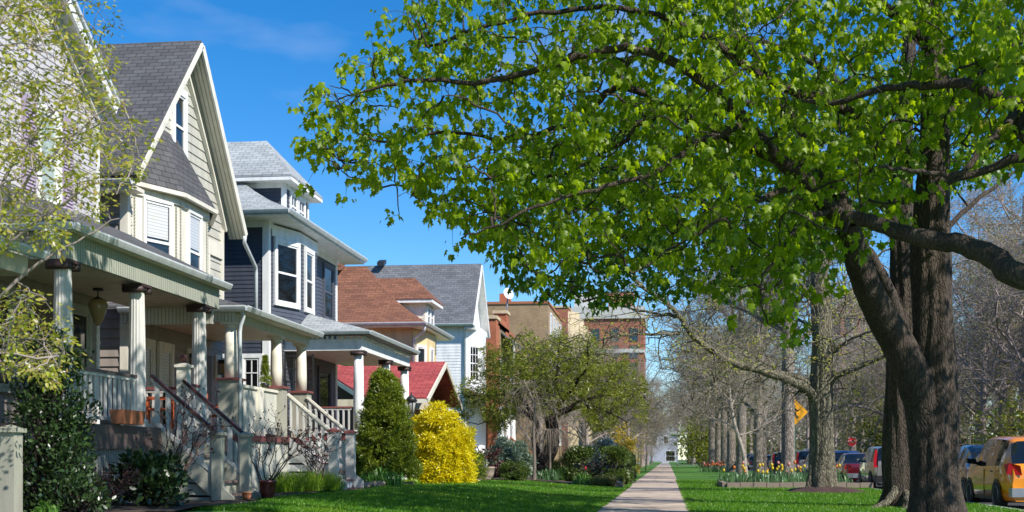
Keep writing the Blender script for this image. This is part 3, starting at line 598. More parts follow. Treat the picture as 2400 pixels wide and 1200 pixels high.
# bay
bp = [(XW, 26.0), (-10.78, 27.35), (-10.78, 29.15), (XW, 30.4)]
m = MB(); m.prism([(x, y, 4.3) for x, y in bp], (0, 0, 2.58)); bay = m.build('bay', M['cream'], h)
for (xa, ya_), (xb, yb_) in zip(bp[:-1], bp[1:]):
    U = Vector((xb - xa, yb_ - ya_, 0)); L = U.length; U.normalize(); N = Vector((U.y, -U.x, 0)); O = Vector((xa, ya_, 0))
    m = MB(); m.obox(O, U, N, 0, L, 6.68, 6.88, 0.0, 0.05); m.build('bay_trim', M['cream'], bay); m = MB(); m.obox(O, U, N, 0, L, 4.3, 4.45, 0, 0.05); m.build('bay_trim', M['cream'], bay)
    for sgo in (0.09, L - 0.09):
        m = MB()
        for i in range(30): m.obox(O, U, N, sgo - 0.022, sgo + 0.022, 4.5 + i * 0.072, 4.545 + i * 0.072, 0, 0.022)
        m.build('bead_strip', M['greypost'], bay)
    if N.y > 0.2: continue
    a = (0.36, 1.16) if N.y < -0.2 else (0.52, 1.24)
    window(h, O, U, N, a[0], a[1], 4.9, 6.62, 0.05, 'white', 'glass', (1, 2), 0.42, False)
A = Vector((XW, 28.3, 7.95)); ev = [(XW, 25.72, 6.96), (-10.62, 27.28, 6.96), (-10.62, 29.25, 6.96), (XW, 30.75, 6.96)]
ap = [(XW, 27.6, 8.5), (XW, 28.5, 8.5)]
roof_slab(h, 'bay_roof', [[ev[0], ev[1], ap[0]], [ev[1], ev[2], ap[1], ap[0]], [ev[2], ev[3], ap[1]]], 'sh_dark', 0.04)
for i in range(3): board(h, 'bay_eave', Vector(ev[i]) - Vector((0, 0, 0.075)), Vector(ev[i + 1]) - Vector((0, 0, 0.075)), 0.1, 0.09, 'cream')
# porch
y0, y1, xf = 25.4, 31.2, -8.62
roof_slab(h, 'porch_roof', [[(xf, y0, 4.21), (xf, y1, 4.21), (XW, y1, 4.95), (XW, y0 + 1.7, 4.95)], [(xf, y0, 4.21), (XW, y0 + 1.7, 4.95), (XW - 0.4, y0, 4.21)]], 'sh_dark', 0.05)
gutter(h, (xf, y0 - 0.06, 4.08), (xf, y1, 4.08)); gutter(h, (XW, y0, 4.08), (xf + 0.06, y0, 4.08))
m = MB(); m.box(-9.1, -8.85, 25.5, 31.05, 3.88, 4.16); m.box(XW, -9.104, 25.5, 25.75, 3.88, 4.16); m.build('beam', M['beadcream'], h)
m = MB(); m.box(-8.846, xf + 0.01, y0, y1, 4.06, 4.09); m.box(XW, xf, y0 + 0.005, 25.496, 4.06, 4.09); m.build('eave_soffit', M['cream'], h)
m = MB(); m.box(XW, -9.104, 25.755, 31.05, 4.0, 4.04); m.build('porch_ceiling', M['ceiling'], h)
m = MB(); m.box(XW, -8.75, 25.4, 31.1, 1.42, 1.55); m.build('porch_floor', M['redcap'], h)
m = MB(); m.box(-8.86, -8.8, 25.4, 31.1, 0.1, 1.42); m.box(XW, -8.86, 25.42, 25.48, 0.1, 1.42); m.build('porch_skirt', M['beadcream'], h)
for yy in (25.7, 28.8, 30.85):
    column(h, -9.0, yy, 2.72, 3.88, 0.135, 'cream', None, 0, None, False, False)
    m = MB(); m.box(-9.2, -8.8, yy - 0.2, yy + 0.2, 1.4, 2.67); pd = m.build('pedestal', M['greypost'], h)
    m = MB(); m.box(-9.24, -8.76, yy - 0.24, yy + 0.24, 2.67, 2.72); m.build('pedestal_cap', M['redcap'], pd)
m = MB(); m.box(-9.05, -8.93, 25.9, 28.6, 1.6, 2.56); ba = m.build('balustrade', M['beadcream'], h)
m = MB(); m.box(-9.09, -8.89, 25.9, 28.6, 2.56, 2.62); m.build('balustrade_cap', M['cream'], ba)
m = MB(); m.box(-9.1, -8.86, 27.15, 27.45, 1.4, 2.6); m.build('balustrade_post', M['cream'], ba)
stair(h, -8.75, -7.4, 29.05, 30.65, 1.55, 0.35, 6, 'redcap', 'white', 'palegrey')
for yy in (29.05, 30.65):
    railing(h, (-8.8, yy, 1.68), (-7.72, yy, 0.78), 0.9, 'cream', 'palegrey', 0.15, 0.045, 0.045)
    newel(h, -7.7, yy, 0.4, 1.72, 0.2, 'palegrey', 'redcap')
m = MB(); m.box(-7.75, -7.2, 28.95, 30.75, 0.1, 0.33); m.build('stone_step', M['rock'], h)
downspout(h, [(-8.68, 25.45, 4.08), (-8.66, 25.5, 3.98), (-8.74, 25.55, 3.8), (-8.76, 25.56, 3.66), (-8.76, 25.56, 0.4)], 'gutter', 0.04)
downspout(h, [(-10.75, 31.75, 6.75), (-10.78, 31.8, 6.6), (-10.88, 33.0, 6.15), (-10.9, 33.1, 6.0), (-10.9, 33.1, 4.6)], 'gutter', 0.05)
window(h, (XW, 0, 0), VY, VX, 26.3, 27.0, 1.75, 3.5, 0.14, 'cream', 'glass_dk', (1, 2), 0.5)
window(h, (XW, 0, 0), VY, VX, 27.5, 28.1, 1.75, 3.5, 0.14, 'cream', 'glass_dk', (1, 2), 0.5)
m = MB(); m.obox((XW, 0, 0), VY, VX, 29.7, 30.7, 1.56, 3.6, 0, 0.05); m.build('door', M['deck'], h)
lantern_wall(h, XW + 0.02, 29.25, 3.35); lantern_wall(h, XW + 0.02, 31.2, 3.35)

# ------------------------------------------------------------------ navy house with the pale hip roof
h = thing('house', 'navy clapboard house with a pale grey hip roof, dormer and white trim', 'house', (-11.2, 38.8, 0.3))
XW = -11.2
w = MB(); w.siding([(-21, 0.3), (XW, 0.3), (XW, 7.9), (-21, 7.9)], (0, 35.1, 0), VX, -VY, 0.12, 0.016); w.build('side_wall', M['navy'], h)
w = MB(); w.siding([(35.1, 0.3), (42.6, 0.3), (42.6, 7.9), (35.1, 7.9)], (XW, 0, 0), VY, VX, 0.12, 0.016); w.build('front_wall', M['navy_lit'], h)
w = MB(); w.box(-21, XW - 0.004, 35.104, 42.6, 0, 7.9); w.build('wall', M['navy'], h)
w = MB(); w.box(XW - 0.16, XW + 0.03, 35.06, 35.24, 0.3, 7.6); w.box(XW, XW + 0.03, 42.44, 42.64, 0.3, 7.6); w.box(XW, XW + 0.034, 35.1, 42.6, 7.6, 7.9); w.box(-21, XW, 35.066, 35.1, 7.6, 7.9); w.build('corner_board', M['white'], h)
xe, ya, yb, ez = -10.4, 34.35, 43.4, 7.98
yc = (ya + yb) / 2
def flare_hip(par, name, xe, ya, yb, ez, ridge_z, mat, xback, k=0.45, n=6, th=0.05):
    """hip roof with upswept eaves, front hip only"""
    yc = (ya + yb) / 2; half = (yb - ya) / 2; st = []
    for i in range(n + 1):
        q = i / n; z = ez + (ridge_z - ez) * (q * (1 - k) + k * q * q); st.append((half * q, z))
    P_ = []
    for i in range(n):
        d0, z0 = st[i]; d1, z1 = st[i + 1]
        P_.append([(xe - d0, ya + d0, z0), (xe - d1, ya + d1, z1), (xback, ya + d1, z1), (xback, ya + d0, z0)])
        P_.append([(xe - d0, yb - d0, z0), (xe - d1, yb - d1, z1), (xback, yb - d1, z1), (xback, yb - d0, z0)])
        q = [(xe - d0, ya + d0, z0), (xe - d0, yb - d0, z0), (xe - d1, yb - d1, z1), (xe - d1, ya + d1, z1)]
        if i == n - 1: q = q[:3]
        P_.append(q)
    return roof_slab(par, name, P_, mat, th), st
_, st3 = flare_hip(h, 'roof', xe, ya, yb, ez, 11.6, 'sh_pale', -21.5)
gutter(h, (xe - 0.02, ya - 0.06, ez - 0.14), (xe - 0.02, yb, ez - 0.14), 'gutter', 0.13, 0.12); gutter(h, (-21.5, ya, ez - 0.14), (xe + 0.04, ya, ez - 0.14), 'gutter', 0.13, 0.12)
m = MB(); m.box(XW, xe - 0.02, ya + 0.01, yb, ez - 0.2, ez - 0.15); m.box(-21, XW, ya + 0.01, 35.06, ez - 0.2, ez - 0.15); m.build('eave_soffit', M['white'], h)
bp = [(XW, 35.35), (-10.78, 36.75), (-10.78, 38.6), (XW, 40.0)]
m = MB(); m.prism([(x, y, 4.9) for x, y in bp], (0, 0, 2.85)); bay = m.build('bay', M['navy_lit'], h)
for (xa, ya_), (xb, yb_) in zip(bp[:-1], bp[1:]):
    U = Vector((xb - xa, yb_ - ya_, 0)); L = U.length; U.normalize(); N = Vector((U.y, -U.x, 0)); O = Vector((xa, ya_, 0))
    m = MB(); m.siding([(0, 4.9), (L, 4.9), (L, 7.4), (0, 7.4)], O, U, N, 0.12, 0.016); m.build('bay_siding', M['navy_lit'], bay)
    m = MB(); m.obox(O, U, N, 0, L, 7.4, 7.72, 0, 0.04); m.build('bay_trim', M['white'], bay)
    if N.y > 0.2: continue
    a = (0.22, 1.3) if N.y < -0.2 else (0.55, 1.3)
    window(h, O, U, N, a[0], a[1], 5.55, 7.25, 0.11, 'white', 'glass_dk' if N.y < -0.2 else 'glass', (1, 2), 0, False, 0.025)
window(h, (XW, 0, 0), VY, VX, 40.9, 42.0, 5.7, 7.4, 0.08, 'navy_lit', 'glass_dk', (1, 2))
# dormer
dx, d0, d1 = -11.15, 36.5, 38.95
w = MB(); w.siding([(-13.5, 8.1), (dx, 8.1), (dx, 9.2), (-13.5, 9.2)], (0, d0, 0), VX, -VY, 0.12, 0.016); w.siding([(d0, 8.05), (d1, 8.05), (d1, 9.2), (d0, 9.2)], (dx, 0, 0), VY, VX, 0.12, 0.016); w.box(-13.5, dx - 0.004, d0 + 0.004, d1, 8.0, 9.2)
dm = w.build('dormer', M['navy'], h)
w = MB(); w.box(dx - 0.1, dx + 0.03, d0 - 0.03, d0 + 0.1, 8.0, 9.0); w.box(dx, dx + 0.03, d1 - 0.12, d1 + 0.02, 8.0, 9.0); w.box(dx, dx + 0.034, d0 - 0.02, d1 + 0.02, 9.0, 9.22); w.box(-13.5, dx, d0 - 0.034, d0, 9.0, 9.22); w.build('dormer_trim', M['white'], dm)
ex, e0, e1, de = -10.82, 36.05, 39.5, 9.3
roof_slab(h, 'dormer_roof', [[(ex, e0, de), (ex, e1, de), (-12.1, (e0 + e1) / 2, 10.72)], [(ex, e0, de), (-12.1, (e0 + e1) / 2, 10.72), (-15, (e0 + e1) / 2, 10.72), (-15, e0, de)], [(ex, e1, de), (-12.1, (e0 + e1) / 2, 10.72), (-15, (e0 + e1) / 2, 10.72), (-15, e1, de)]], 'sh_pale', 0.05)
m = MB(); m.box(-14, ex - 0.01, e0 + 0.01, e1 - 0.01, de - 0.16, de - 0.055); m.build('dormer_eave', M['white'], h)
window(h, (dx, 0, 0), VY, VX, 37.0, 37.62, 8.22, 8.95, 0.05, 'white', 'glass', (2, 2), 0, True); window(h, (dx, 0, 0), VY, VX, 37.82, 38.44, 8.22, 8.95, 0.05, 'white', 'glass', (2, 2), 0, True)
# porch
y0, y1, xf = 36.4, 43.75, -8.62
roof_slab(h, 'porch_roof', [[(xf, y0, 4.8), (xf, y1, 4.8), (XW, y1 - 1.5, 5.55), (XW, y0 + 1.5, 5.55)], [(xf, y0, 4.8), (XW, y0 + 1.5, 5.55), (XW, y0, 4.8)]], 'sh_pale', 0.05)
gutter(h, (xf, y0 - 0.06, 4.67), (xf, y1, 4.67)); gutter(h, (XW - 1, y0, 4.67), (xf + 0.06, y0, 4.67))
m = MB(); m.box(-9.12, -8.86, 36.6, 43.6, 4.22, 4.55); m.box(XW - 1, -9.124, 36.6, 36.86, 4.22, 4.55); m.build('beam', M['white'], h)
beam3 = [o for o in h.children if o.name.startswith('beam')][0]
for i in range(46): m = MB(); m.box(-8.856, -8.79, 36.6 + i * 0.152, 36.67 + i * 0.152, 4.56, 4.64); m.build('dentil', M['white'], beam3)
for i in range(16): m = MB(); m.box(-9.0 - i * 0.152, -8.93 - i * 0.152, 36.53, 36.596, 4.56, 4.64); m.build('dentil', M['white'], beam3)
m = MB(); m.box(-8.9, xf + 0.01, y0, y1, 4.645, 4.67); m.box(XW - 1, -8.9, y0 + 0.004, 36.6, 4.645, 4.67); m.build('eave_soffit', M['deck'], h)
m = MB(); m.box(XW, -9.124, 36.865, 43.6, 4.28, 4.32); m.build('porch_ceiling', M['white'], h)
m = MB(); m.box(XW, -8.75, 36.4, 43.7, 1.58, 1.72); m.build('porch_floor', M['redcap'], h)
m = MB(); m.box(-8.86, -8.8, 36.4, 43.7, 0.1, 1.58); m.box(XW, -8.86, 36.42, 36.48, 0.1, 1.58); m.build('porch_skirt', M['white'], h)
for yy in (36.78, 40.45, 43.4): column(h, -9.0, yy, 1.72, 4.22, 0.16, 'white', 'darkcap', 0, None, True)
railing(h, (XW + 0.2, 36.75, 1.72), (-9.2, 36.75, 1.72), 0.86, 'redcap', 'palegrey', 0.16, 0.05, 0.05)
railing(h, (-9.0, 37, 1.72), (-9.0, 40.3, 1.72), 0.86, 'redcap', 'palegrey', 0.16, 0.05, 0.05)
window(h, (0, 35.1, 0), VX, -VY, -13.1, -12.3, 2.4, 3.9, 0.1, 'white', 'glass_dk', (3, 4), 0, True); window(h, (0, 35.1, 0), VX, -VY, -11.9, -11.45, 2.2, 3.9, 0.1, 'white', 'glass_dk', (2, 4), 0, True)
window(h, (XW, 0, 0), VY, VX, 37.6, 38.6, 2.3, 3.9, 0.12, 'white', 'glass', (3, 4)); window(h, (XW, 0, 0), VY, VX, 40.3, 41.6, 2.4, 3.9, 0.12, 'navy', 'glass', (1, 1))
m = MB(); m.obox((XW, 0, 0), VY, VX, 39.0, 39.9, 1.73, 3.8, 0, 0.05); m.build('door', M['navy'], h)
t = thing('lattice_screen', 'dark grid screen standing at the near end of the navy house porch', 'screen', (-10.7, 36.3, 1.7))
m = MB()
for i in range(4): m.box(-11.1 + i * 0.28, -11.065 + i * 0.28, 36.3, 36.34, 1.7, 4.1)
for i in range(7): m.box(-11.1, -10.22, 36.296, 36.344, 1.75 + i * 0.38, 1.785 + i * 0.38)
m.build('grid', M['iron'], t)

# ------------------------------------------------------------------ yellow house with brown roof and red porch gable
h = thing('house', 'yellow clapboard house with a brown shingle roof and red porch gable', 'house', (-11, 57.8, 0.3))
XW = -11.1
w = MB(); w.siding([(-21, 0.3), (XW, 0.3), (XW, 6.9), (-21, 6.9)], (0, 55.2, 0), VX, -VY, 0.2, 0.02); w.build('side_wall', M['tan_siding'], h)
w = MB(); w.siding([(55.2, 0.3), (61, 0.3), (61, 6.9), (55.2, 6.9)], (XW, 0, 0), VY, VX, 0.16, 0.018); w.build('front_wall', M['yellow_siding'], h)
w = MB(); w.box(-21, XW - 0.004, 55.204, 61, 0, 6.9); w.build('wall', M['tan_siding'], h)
flare_hip(h, 'roof', -10.4, 54.6, 61.5, 6.98, 9.95, 'sh_brown', -22, 0.4)
gutter(h, (-10.42, 54.54, 6.85), (-10.42, 61.5, 6.85), 'gutter', 0.14, 0.12); gutter(h, (-22, 54.6, 6.85), (-10.36, 54.6, 6.85), 'gutter', 0.14, 0.12)
m = MB(); m.box(XW, -10.43, 54.61, 61.5, 6.78, 6.84); m.box(-21, XW, 54.61, 55.2, 6.78, 6.84); m.build('eave_soffit', M['cream'], h)
bp = [(XW, 55.6), (-10.7, 56.5), (-10.7, 58.6), (XW, 59.5)]
m = MB(); m.prism([(x, y, 0.3) for x, y in bp], (0, 0, 6.45)); bay = m.build('bay', M['yellow_siding'], h)
for (xa, ya_), (xb, yb_) in zip(bp[:-1], bp[1:]):
    U = Vector((xb - xa, yb_ - ya_, 0)); L = U.length; U.normalize(); N = Vector((U.y, -U.x, 0))
    if N.y < 0.3: window(h, (xa, ya_, 0), U, N, L / 2 - 0.3, L / 2 + 0.3, 4.2, 6.0, 0.09, 'white', 'glass', (1, 2), 0, False)
downspout(h, [(-10.45, 54.65, 6.8), (-10.5, 54.8, 6.6), (-11.0, 55.1, 6.3), (-11.05, 55.1, 2)], 'gutter', 0.06)
w = MB(); w.siding([(-13.4, 7.0), (-10.9, 7.0), (-10.9, 8.1), (-13.4, 8.1)], (0, 57.2, 0), VX, -VY, 0.13, 0.016); w.box(-13.4, -10.9, 57.204, 59.3, 7.0, 8.1); dm = w.build('dormer', M['cream'], h)
m = MB(); m.box(-12.4, -10.52, 56.84, 59.66, 8.1, 8.24); m.build('dormer_eave', M['white'], h)
roof_slab(h, 'dormer_roof', [[(-10.5, 56.8, 8.3), (-10.5, 59.7, 8.3), (-11.6, 58.25, 9.42)], [(-10.5, 56.8, 8.3), (-11.6, 58.25, 9.42), (-13.5, 58.25, 9.42), (-13.5, 56.8, 8.3)], [(-10.5, 59.7, 8.3), (-11.6, 58.25, 9.42), (-13.5, 58.25, 9.42), (-13.5, 59.7, 8.3)]], 'sh_brown', 0.05)
window(h, (-10.9, 0, 0), VY, VX, 57.5, 58.15, 7.2, 7.95, 0.06, 'white', 'glass', (1, 2)); window(h, (-10.9, 0, 0), VY, VX, 58.35, 59.0, 7.2, 7.95, 0.06, 'white', 'glass', (1, 2))
# porch gable in red shingles
X0 = -9.3; ye, yr, ez, rz = 49.1, 53.3, 3.45, 5.15
roof_slab(h, 'porch_roof', [[(X0, ye, ez), (X0, yr, rz), (-14.5, yr, rz), (-14.5, 52.6, 4.86), (-11.7, ye, ez)], [(X0, 2 * yr - ye, ez), (X0, yr, rz), (-14.5, yr, rz), (-14.5, 2 * yr - ye, ez)]], 'sh_red', 0.08)
board(h, 'rake_board', (X0 + 0.03, ye, ez - 0.14), (X0 + 0.03, yr, rz - 0.14), 0.06, 0.2, 'cream'); board(h, 'rake_board', (X0 + 0.03, 2 * yr - ye, ez - 0.14), (X0 + 0.03, yr, rz - 0.14), 0.06, 0.2, 'ceiling')
board(h, 'eave_board', (X0, ye + 0.02, ez - 0.15), (-11.7, ye + 0.02, ez - 0.15), 0.06, 0.16, 'cream'); board(h, 'eave_board', (-11.7, ye + 0.02, ez - 0.15), (-14.5, 52.6, 4.7), 0.06, 0.18, 'cream')
m = MB(); m.prism([(-10.3, ye + 0.6, 3.4), (-10.3, 2 * yr - ye - 0.6, 3.4), (-10.3, yr, rz - 0.25)], (-0.1, 0, 0)); m.build('gable_wall', M['tan_siding'], h)
m = MB(); m.box(-10.4, -10.2, ye + 0.5, 2 * yr - ye - 0.5, 3.1, 3.4); m.box(-14.4, -10.4, ye + 0.5, ye + 0.7, 3.1, 3.4); m.build('beam', M['ceiling'], h)
m = MB(); m.box(-14.4, -11.4, 52.0, 55.19, 0.3, 4.5); m.build('porch_room', M['deck'], h)
for yy in (ye + 0.7, 2 * yr - ye - 0.7): m = MB(); m.prism([(-10.5, yy - 0.25, 1.2), (-10.05, yy - 0.25, 1.2), (-10.05, yy + 0.25, 1.2), (-10.5, yy + 0.25, 1.2)], (0, 0, 1.9)); m.build('porch_pier', M['lime'], h)
m = MB(); m.box(-14, -9.9, ye + 0.4, 2 * yr - ye - 0.4, 0.2, 1.2); m.build('porch_floor', M['deck'], h)

# ------------------------------------------------------------------ white house with dark grey gable
h = thing('house', 'white clapboard house with a dark grey gable roof beyond the yellow house', 'house', (-11, 72, 0.2))
XW = -11.0
w = MB(); w.siding([(69.5, 0.3), (74.8, 0.3), (74.8, 8.7), (72.1, 11.7), (69.5, 8.7)], (XW, 0, 0), VY, VX, 0.16, 0.018); w.build('front_wall', M['white_siding'], h)
w = MB(); w.siding([(-22, 0.3), (XW, 0.3), (XW, 8.5), (-22, 8.5)], (0, 69.5, 0), VX, -VY, 0.16, 0.018); w.build('side_wall', M['white_siding'], h)
w = MB(); w.box(-22, XW - 0.004, 69.504, 74.8, 0, 8.5); w.build('wall', M['white_siding'], h)
XR = -10.5
roof_slab(h, 'roof', [[(XR, 69.0, 8.45), (XR, 72.1, 12.15), (-22.5, 72.1, 12.15), (-22.5, 69.0, 8.45)], [(XR, 75.2, 8.45), (XR, 72.1, 12.15), (-22.5, 72.1, 12.15), (-22.5, 75.2, 8.45)]], 'sh_grey', 0.08)
for ye in (69.0, 75.2):
    board(h, 'rake_board', (XR + 0.04, ye, 8.25), (XR + 0.04, 72.1, 11.95), 0.06, 0.26, 'white')
    m = MB(); m.face([(XR, ye, 8.15), (XR, 72.1, 11.85), (XW, 72.1, 11.85), (XW, ye, 8.15)]); m.build('soffit', M['white'], h)
m = MB(); m.prism([(XW + 0.03, 69.2, 8.2), (-10.55, 69.2, 8.2), (-10.55, 75, 8.2), (XW + 0.03, 75, 8.2)], (0, 0, 0.3)); m.build('cornice', M['white'], h)
m = MB(); m.prism([(XW + 0.02, 69.2, 8.5), (XW + 0.02, 75, 8.5), (XW + 0.02, 72.1, 11.7)], (0.06, 0, 0)); m.build('gable_panel', M['white'], h)
window(h, (XW + 0.08, 0, 0), VY, VX, 71.6, 72.5, 9.2, 10.4, 0.1, 'white', 'white', (1, 1), 0, False)
bp = [(XW, 70.0), (-10.4, 70.9), (-10.4, 73.2), (XW, 74.1)]
m = MB(); m.prism([(x, y, 0.3) for x, y in bp], (0, 0, 7.9)); bay = m.build('bay', M['white_siding'], h)
for (xa, ya_), (xb, yb_) in zip(bp[:-1], bp[1:]):
    U = Vector((xb - xa, yb_ - ya_, 0)); L = U.length; U.normalize(); N = Vector((U.y, -U.x, 0))
    if N.y < 0.3: window(h, (xa, ya_, 0), U, N, L / 2 - 0.36, L / 2 + 0.36, 5.4, 7.3, 0.1, 'white', 'glass_dk', (3, 4), 0, False)
gutter(h, (-22, 69.0, 8.3), (-10.5, 69.0, 8.3), 'gutter', 0.15, 0.13); downspout(h, [(-10.9, 69.2, 8.3), (-11.02, 69.4, 8.0), (-11.02, 69.4, 1)], 'gutter', 0.06)
roof_slab(h, 'porch_roof', [[(-8.6, 68.9, 4.0), (-8.6, 75, 4.0), (XW, 75, 4.9), (XW, 68.9, 4.9)]], 'sh_brown', 0.1)
gutter(h, (-8.6, 68.8, 3.86), (-8.6, 75, 3.86)); m = MB(); m.box(-9.1, -8.85, 69, 74.9, 3.5, 3.85); m.build('beam', M['white'], h)
for yy in (69.2, 72, 74.6): column(h, -9.0, yy, 1.3, 3.5, 0.17, 'white')
m = MB(); m.box(XW, -8.8, 68.9, 75, 0.1, 1.3); m.build('porch_floor', M['palegrey'], h)
railing(h, (-8.95, 69.4, 1.3), (-8.95, 74.5, 1.3), 0.9, 'signred', 'white', 0.2, 0.06, 0.06)
stair(h, -8.8, -7.3, 71.5, 73, 1.3, 0.2, 5)
railing(h, (-8.8, 71.5, 1.4), (-7.4, 71.5, 0.4), 0.9, 'brick_or', 'brick_or', 0.3, 0.06, 0.06)

# ------------------------------------------------------------------ brick flats further along
def flats(label, x0, x1, y0, y1, zt, mat, wins, cope='lime', front='brick_or'):
    f = thing('apartment_building', label, 'building', ((x0 + x1) / 2, (y0 + y1) / 2, 0))
    m = MB(); m.box(x0, x1, y0, y1, 0, zt); m.build('wall', M[mat], f)
    m = MB(); m.box(x0 - 0.1, x1 + 0.1, y0 - 0.1, y1 + 0.1, zt, zt + 0.22); m.build('coping', M[cope], f)
    for (side, a, c, z0, z1) in wins:
        if side == 'f': window(f, (x1, 0, 0), VY, VX, a, c, z0, z1, 0.12, 'white', 'glass_dk', (1, 2))
        else: window(f, (0, y0, 0), VX, -VY, a, c, z0, z1, 0.12, 'white', 'glass_dk', (1, 2))
    return f
f = flats('two storey orange brick flats with stepped parapet beside the white house', -22, -10.6, 79.5, 88, 9.4, 'brick_tan', [('f', 81 + 2.6 * i, 82.2 + 2.6 * i, z, z + 1.7) for i in range(3) for z in (2.2, 5.6)], 'terracotta')
m = MB(); m.box(-11.3, -10.5, 78.4, 80.0, 0, 9.7); m.box(-11.3, -10.5, 80.0, 83.5, 9.4, 10.0); m.box(-11.3, -10.5, 83.5, 85, 0, 10.6); m.build('brick_pier', M['brick_or'], f)
m = MB(); m.box(-11.4, -10.44, 78.3, 80.1, 9.7, 9.9); m.build('pier_cap', M['lime'], f); m = MB(); m.box(-11.4, -10.44, 83.4, 85.1, 10.6, 10.8); m.build('pier_cap', M['lime'], f)
roof_slab(f, 'mansard', [[(-9.2, 81.3, 8.0), (-9.2, 93, 8.0), (-11.5, 93, 10.0), (-11.5, 81.3, 10.0)]], 'sh_grey', 0.1)
f = flats('tan brick apartment building with a red coping behind the feathery tree', -26, -10.5, 113, 128, 14.8, 'brick_tan', [('f', 115 + 3.3 * i, 116.4 + 3.3 * i, z, z + 1.8) for i in range(4) for z in (2.4, 5.9, 9.4, 12.3)] + [('s', -24 + 3 * i, -22.6 + 3 * i, z, z + 1.8) for i in range(4) for z in (5.9, 9.4)], 'terracotta')
m = MB(); m.box(-15.5, -14.5, 118, 119, 14.9, 16.4); m.build('chimney', M['brick_or'], f)
f = flats('tall brick apartment building with pale limestone window bays, further along', -26, -10.8, 140, 168, 17.6, 'brick_red', [('s', -24.5 + 3 * i, -23 + 3 * i, z, z + 2) for i in range(4) for z in (5.9, 9.4, 13)], 'lime')
for k_ in range(4):
    yb_ = 140 + k_ * 7.4; m = MB(); m.prism([(-10.8, yb_, 0), (-9.7, yb_ + 1.2, 0), (-9.7, yb_ + 3, 0), (-10.8, yb_ + 4.2, 0)], (0, 0, 17.2)); m.build('limestone_bay', M['lime'], f)
    for z in (2.4, 5.9, 9.4, 13): window(f, (-9.7, 0, 0), VY, VX, yb_ + 1.4, yb_ + 2.8, z, z + 2, 0.1, 'lime', 'glass_dk', (1, 2))
t = thing('satellite_dish', 'white satellite dish on a bent arm on the tan brick roof', 'satellite dish', (-12.2, 92.5, 10))
p0 = P(1190, 690, Y=86.5); m = MB(); m.tube([(p0.x - 0.9, 86.8, p0.z - 2.6), (p0.x - 0.1, 86.7, p0.z - 1.1), (p0.x, 86.6, p0.z)], 0.06, 6); m.build('dish_arm', M['steel'], t)
m = MB(); dd = Vector((0.55, -0.75, 0.35)).normalized(); q = Matrix.Translation(p0) @ dd.to_track_quat('Z', 'Y').to_matrix().to_4x4()
for i in range(4):
    for j in range(16):
        c = []
        for a, e in ((i, j), (i + 1, j), (i + 1, j + 1), (i, j + 1)): r_ = 0.42 * a / 4; th = 2 * math.pi * e / 16; c.append(q @ Vector((r_ * math.cos(th) * 0.9, r_ * math.sin(th), r_ * r_ * 0.8)))
        m.face(c if i else c[1:] if False else [c[0], c[1], c[2]], 0, True)
m.build('dish', M['signwhite'], t)
def block(label, x0, x1, y0, y1, zt, nfl, nb, bay=5.0):
    f = thing('office_block', label, 'building', ((x0 + x1) / 2, y0, 0))
    m = MB(); m.box(x0, x1, y0, y1, 0, zt); m.build('wall', M['brick_red'], f)
    fh = zt / nfl
    m = MB(); m.box(x0 - 0.3, x1 + 0.3, y0 - 0.5, y1, zt - fh * 0.55, zt + 0.6); m.build('concrete_band', M['concrete'], f)
    for k in range(1, nfl - 1, 2): m = MB(); m.box(x0 - 0.2, x1 + 0.2, y0 - 0.3, y1, zt - fh * 0.55 - fh * (k + 1) * 1.0, zt - fh * 0.55 - fh * (k + 1) + 0.9); m.build('concrete_band', M['concrete'], f)
    for i in range(nb):
        x = x0 + (x1 - x0) * (i + 0.5) / nb
        for k in range(nfl - 1):
            w = MB(); w.box(x - bay * 0.2, x + bay * 0.2, y0 - 0.15, y0, k * fh + 0.5, k * fh + fh - 0.5); w.build('window', M['glass'], f)
    for s_ in range(2 if x0 < 0 else 0): m = MB(); xa = x0 + (x1 - x0) * (0.25 + 0.45 * s_); m.box(xa - 3, xa + 3, y0 + 4, y0 + 12, zt + 0.6, zt + 4.5); m.build('roof_plant', M['brick_red'] if s_ else M['concrete'], f)
    return f
block('large red brick block with pale concrete bands, left of the far sidewalk end', -23.5, -5.5, 300, 330, 36, 9, 4)
block('large red brick block with concrete top seen through the trees on the right', 35.5, 47, 270, 300, 35, 9, 3)
f = flats('small white corner shop with a blue awning at the sidewalk end', -11, -5.0, 222, 240, 6, 'concrete', [('s', -9.5, -7.5, 1.0, 3.4)], 'white')
m = MB(); m.prism([(-7.4, 221.9, 5.6), (-3.2, 221.9, 3.4), (-3.2, 221.9, 2.2), (-7.4, 221.9, 4.2)], (0, 12, 0)); m.build('awning', M['blue'], f)
f = flats('pale grey rendered building closing the far end of the sidewalk', -7, 3.5, 425, 440, 14, 'greybld', [('s', -1.2, 0.4, 6, 8.5), ('s', -5, -3.4, 6, 8.5), ('s', -5, -3.4, 10, 12.5), ('s', -0.5, 2.5, 0.2, 3.6)], 'concrete')
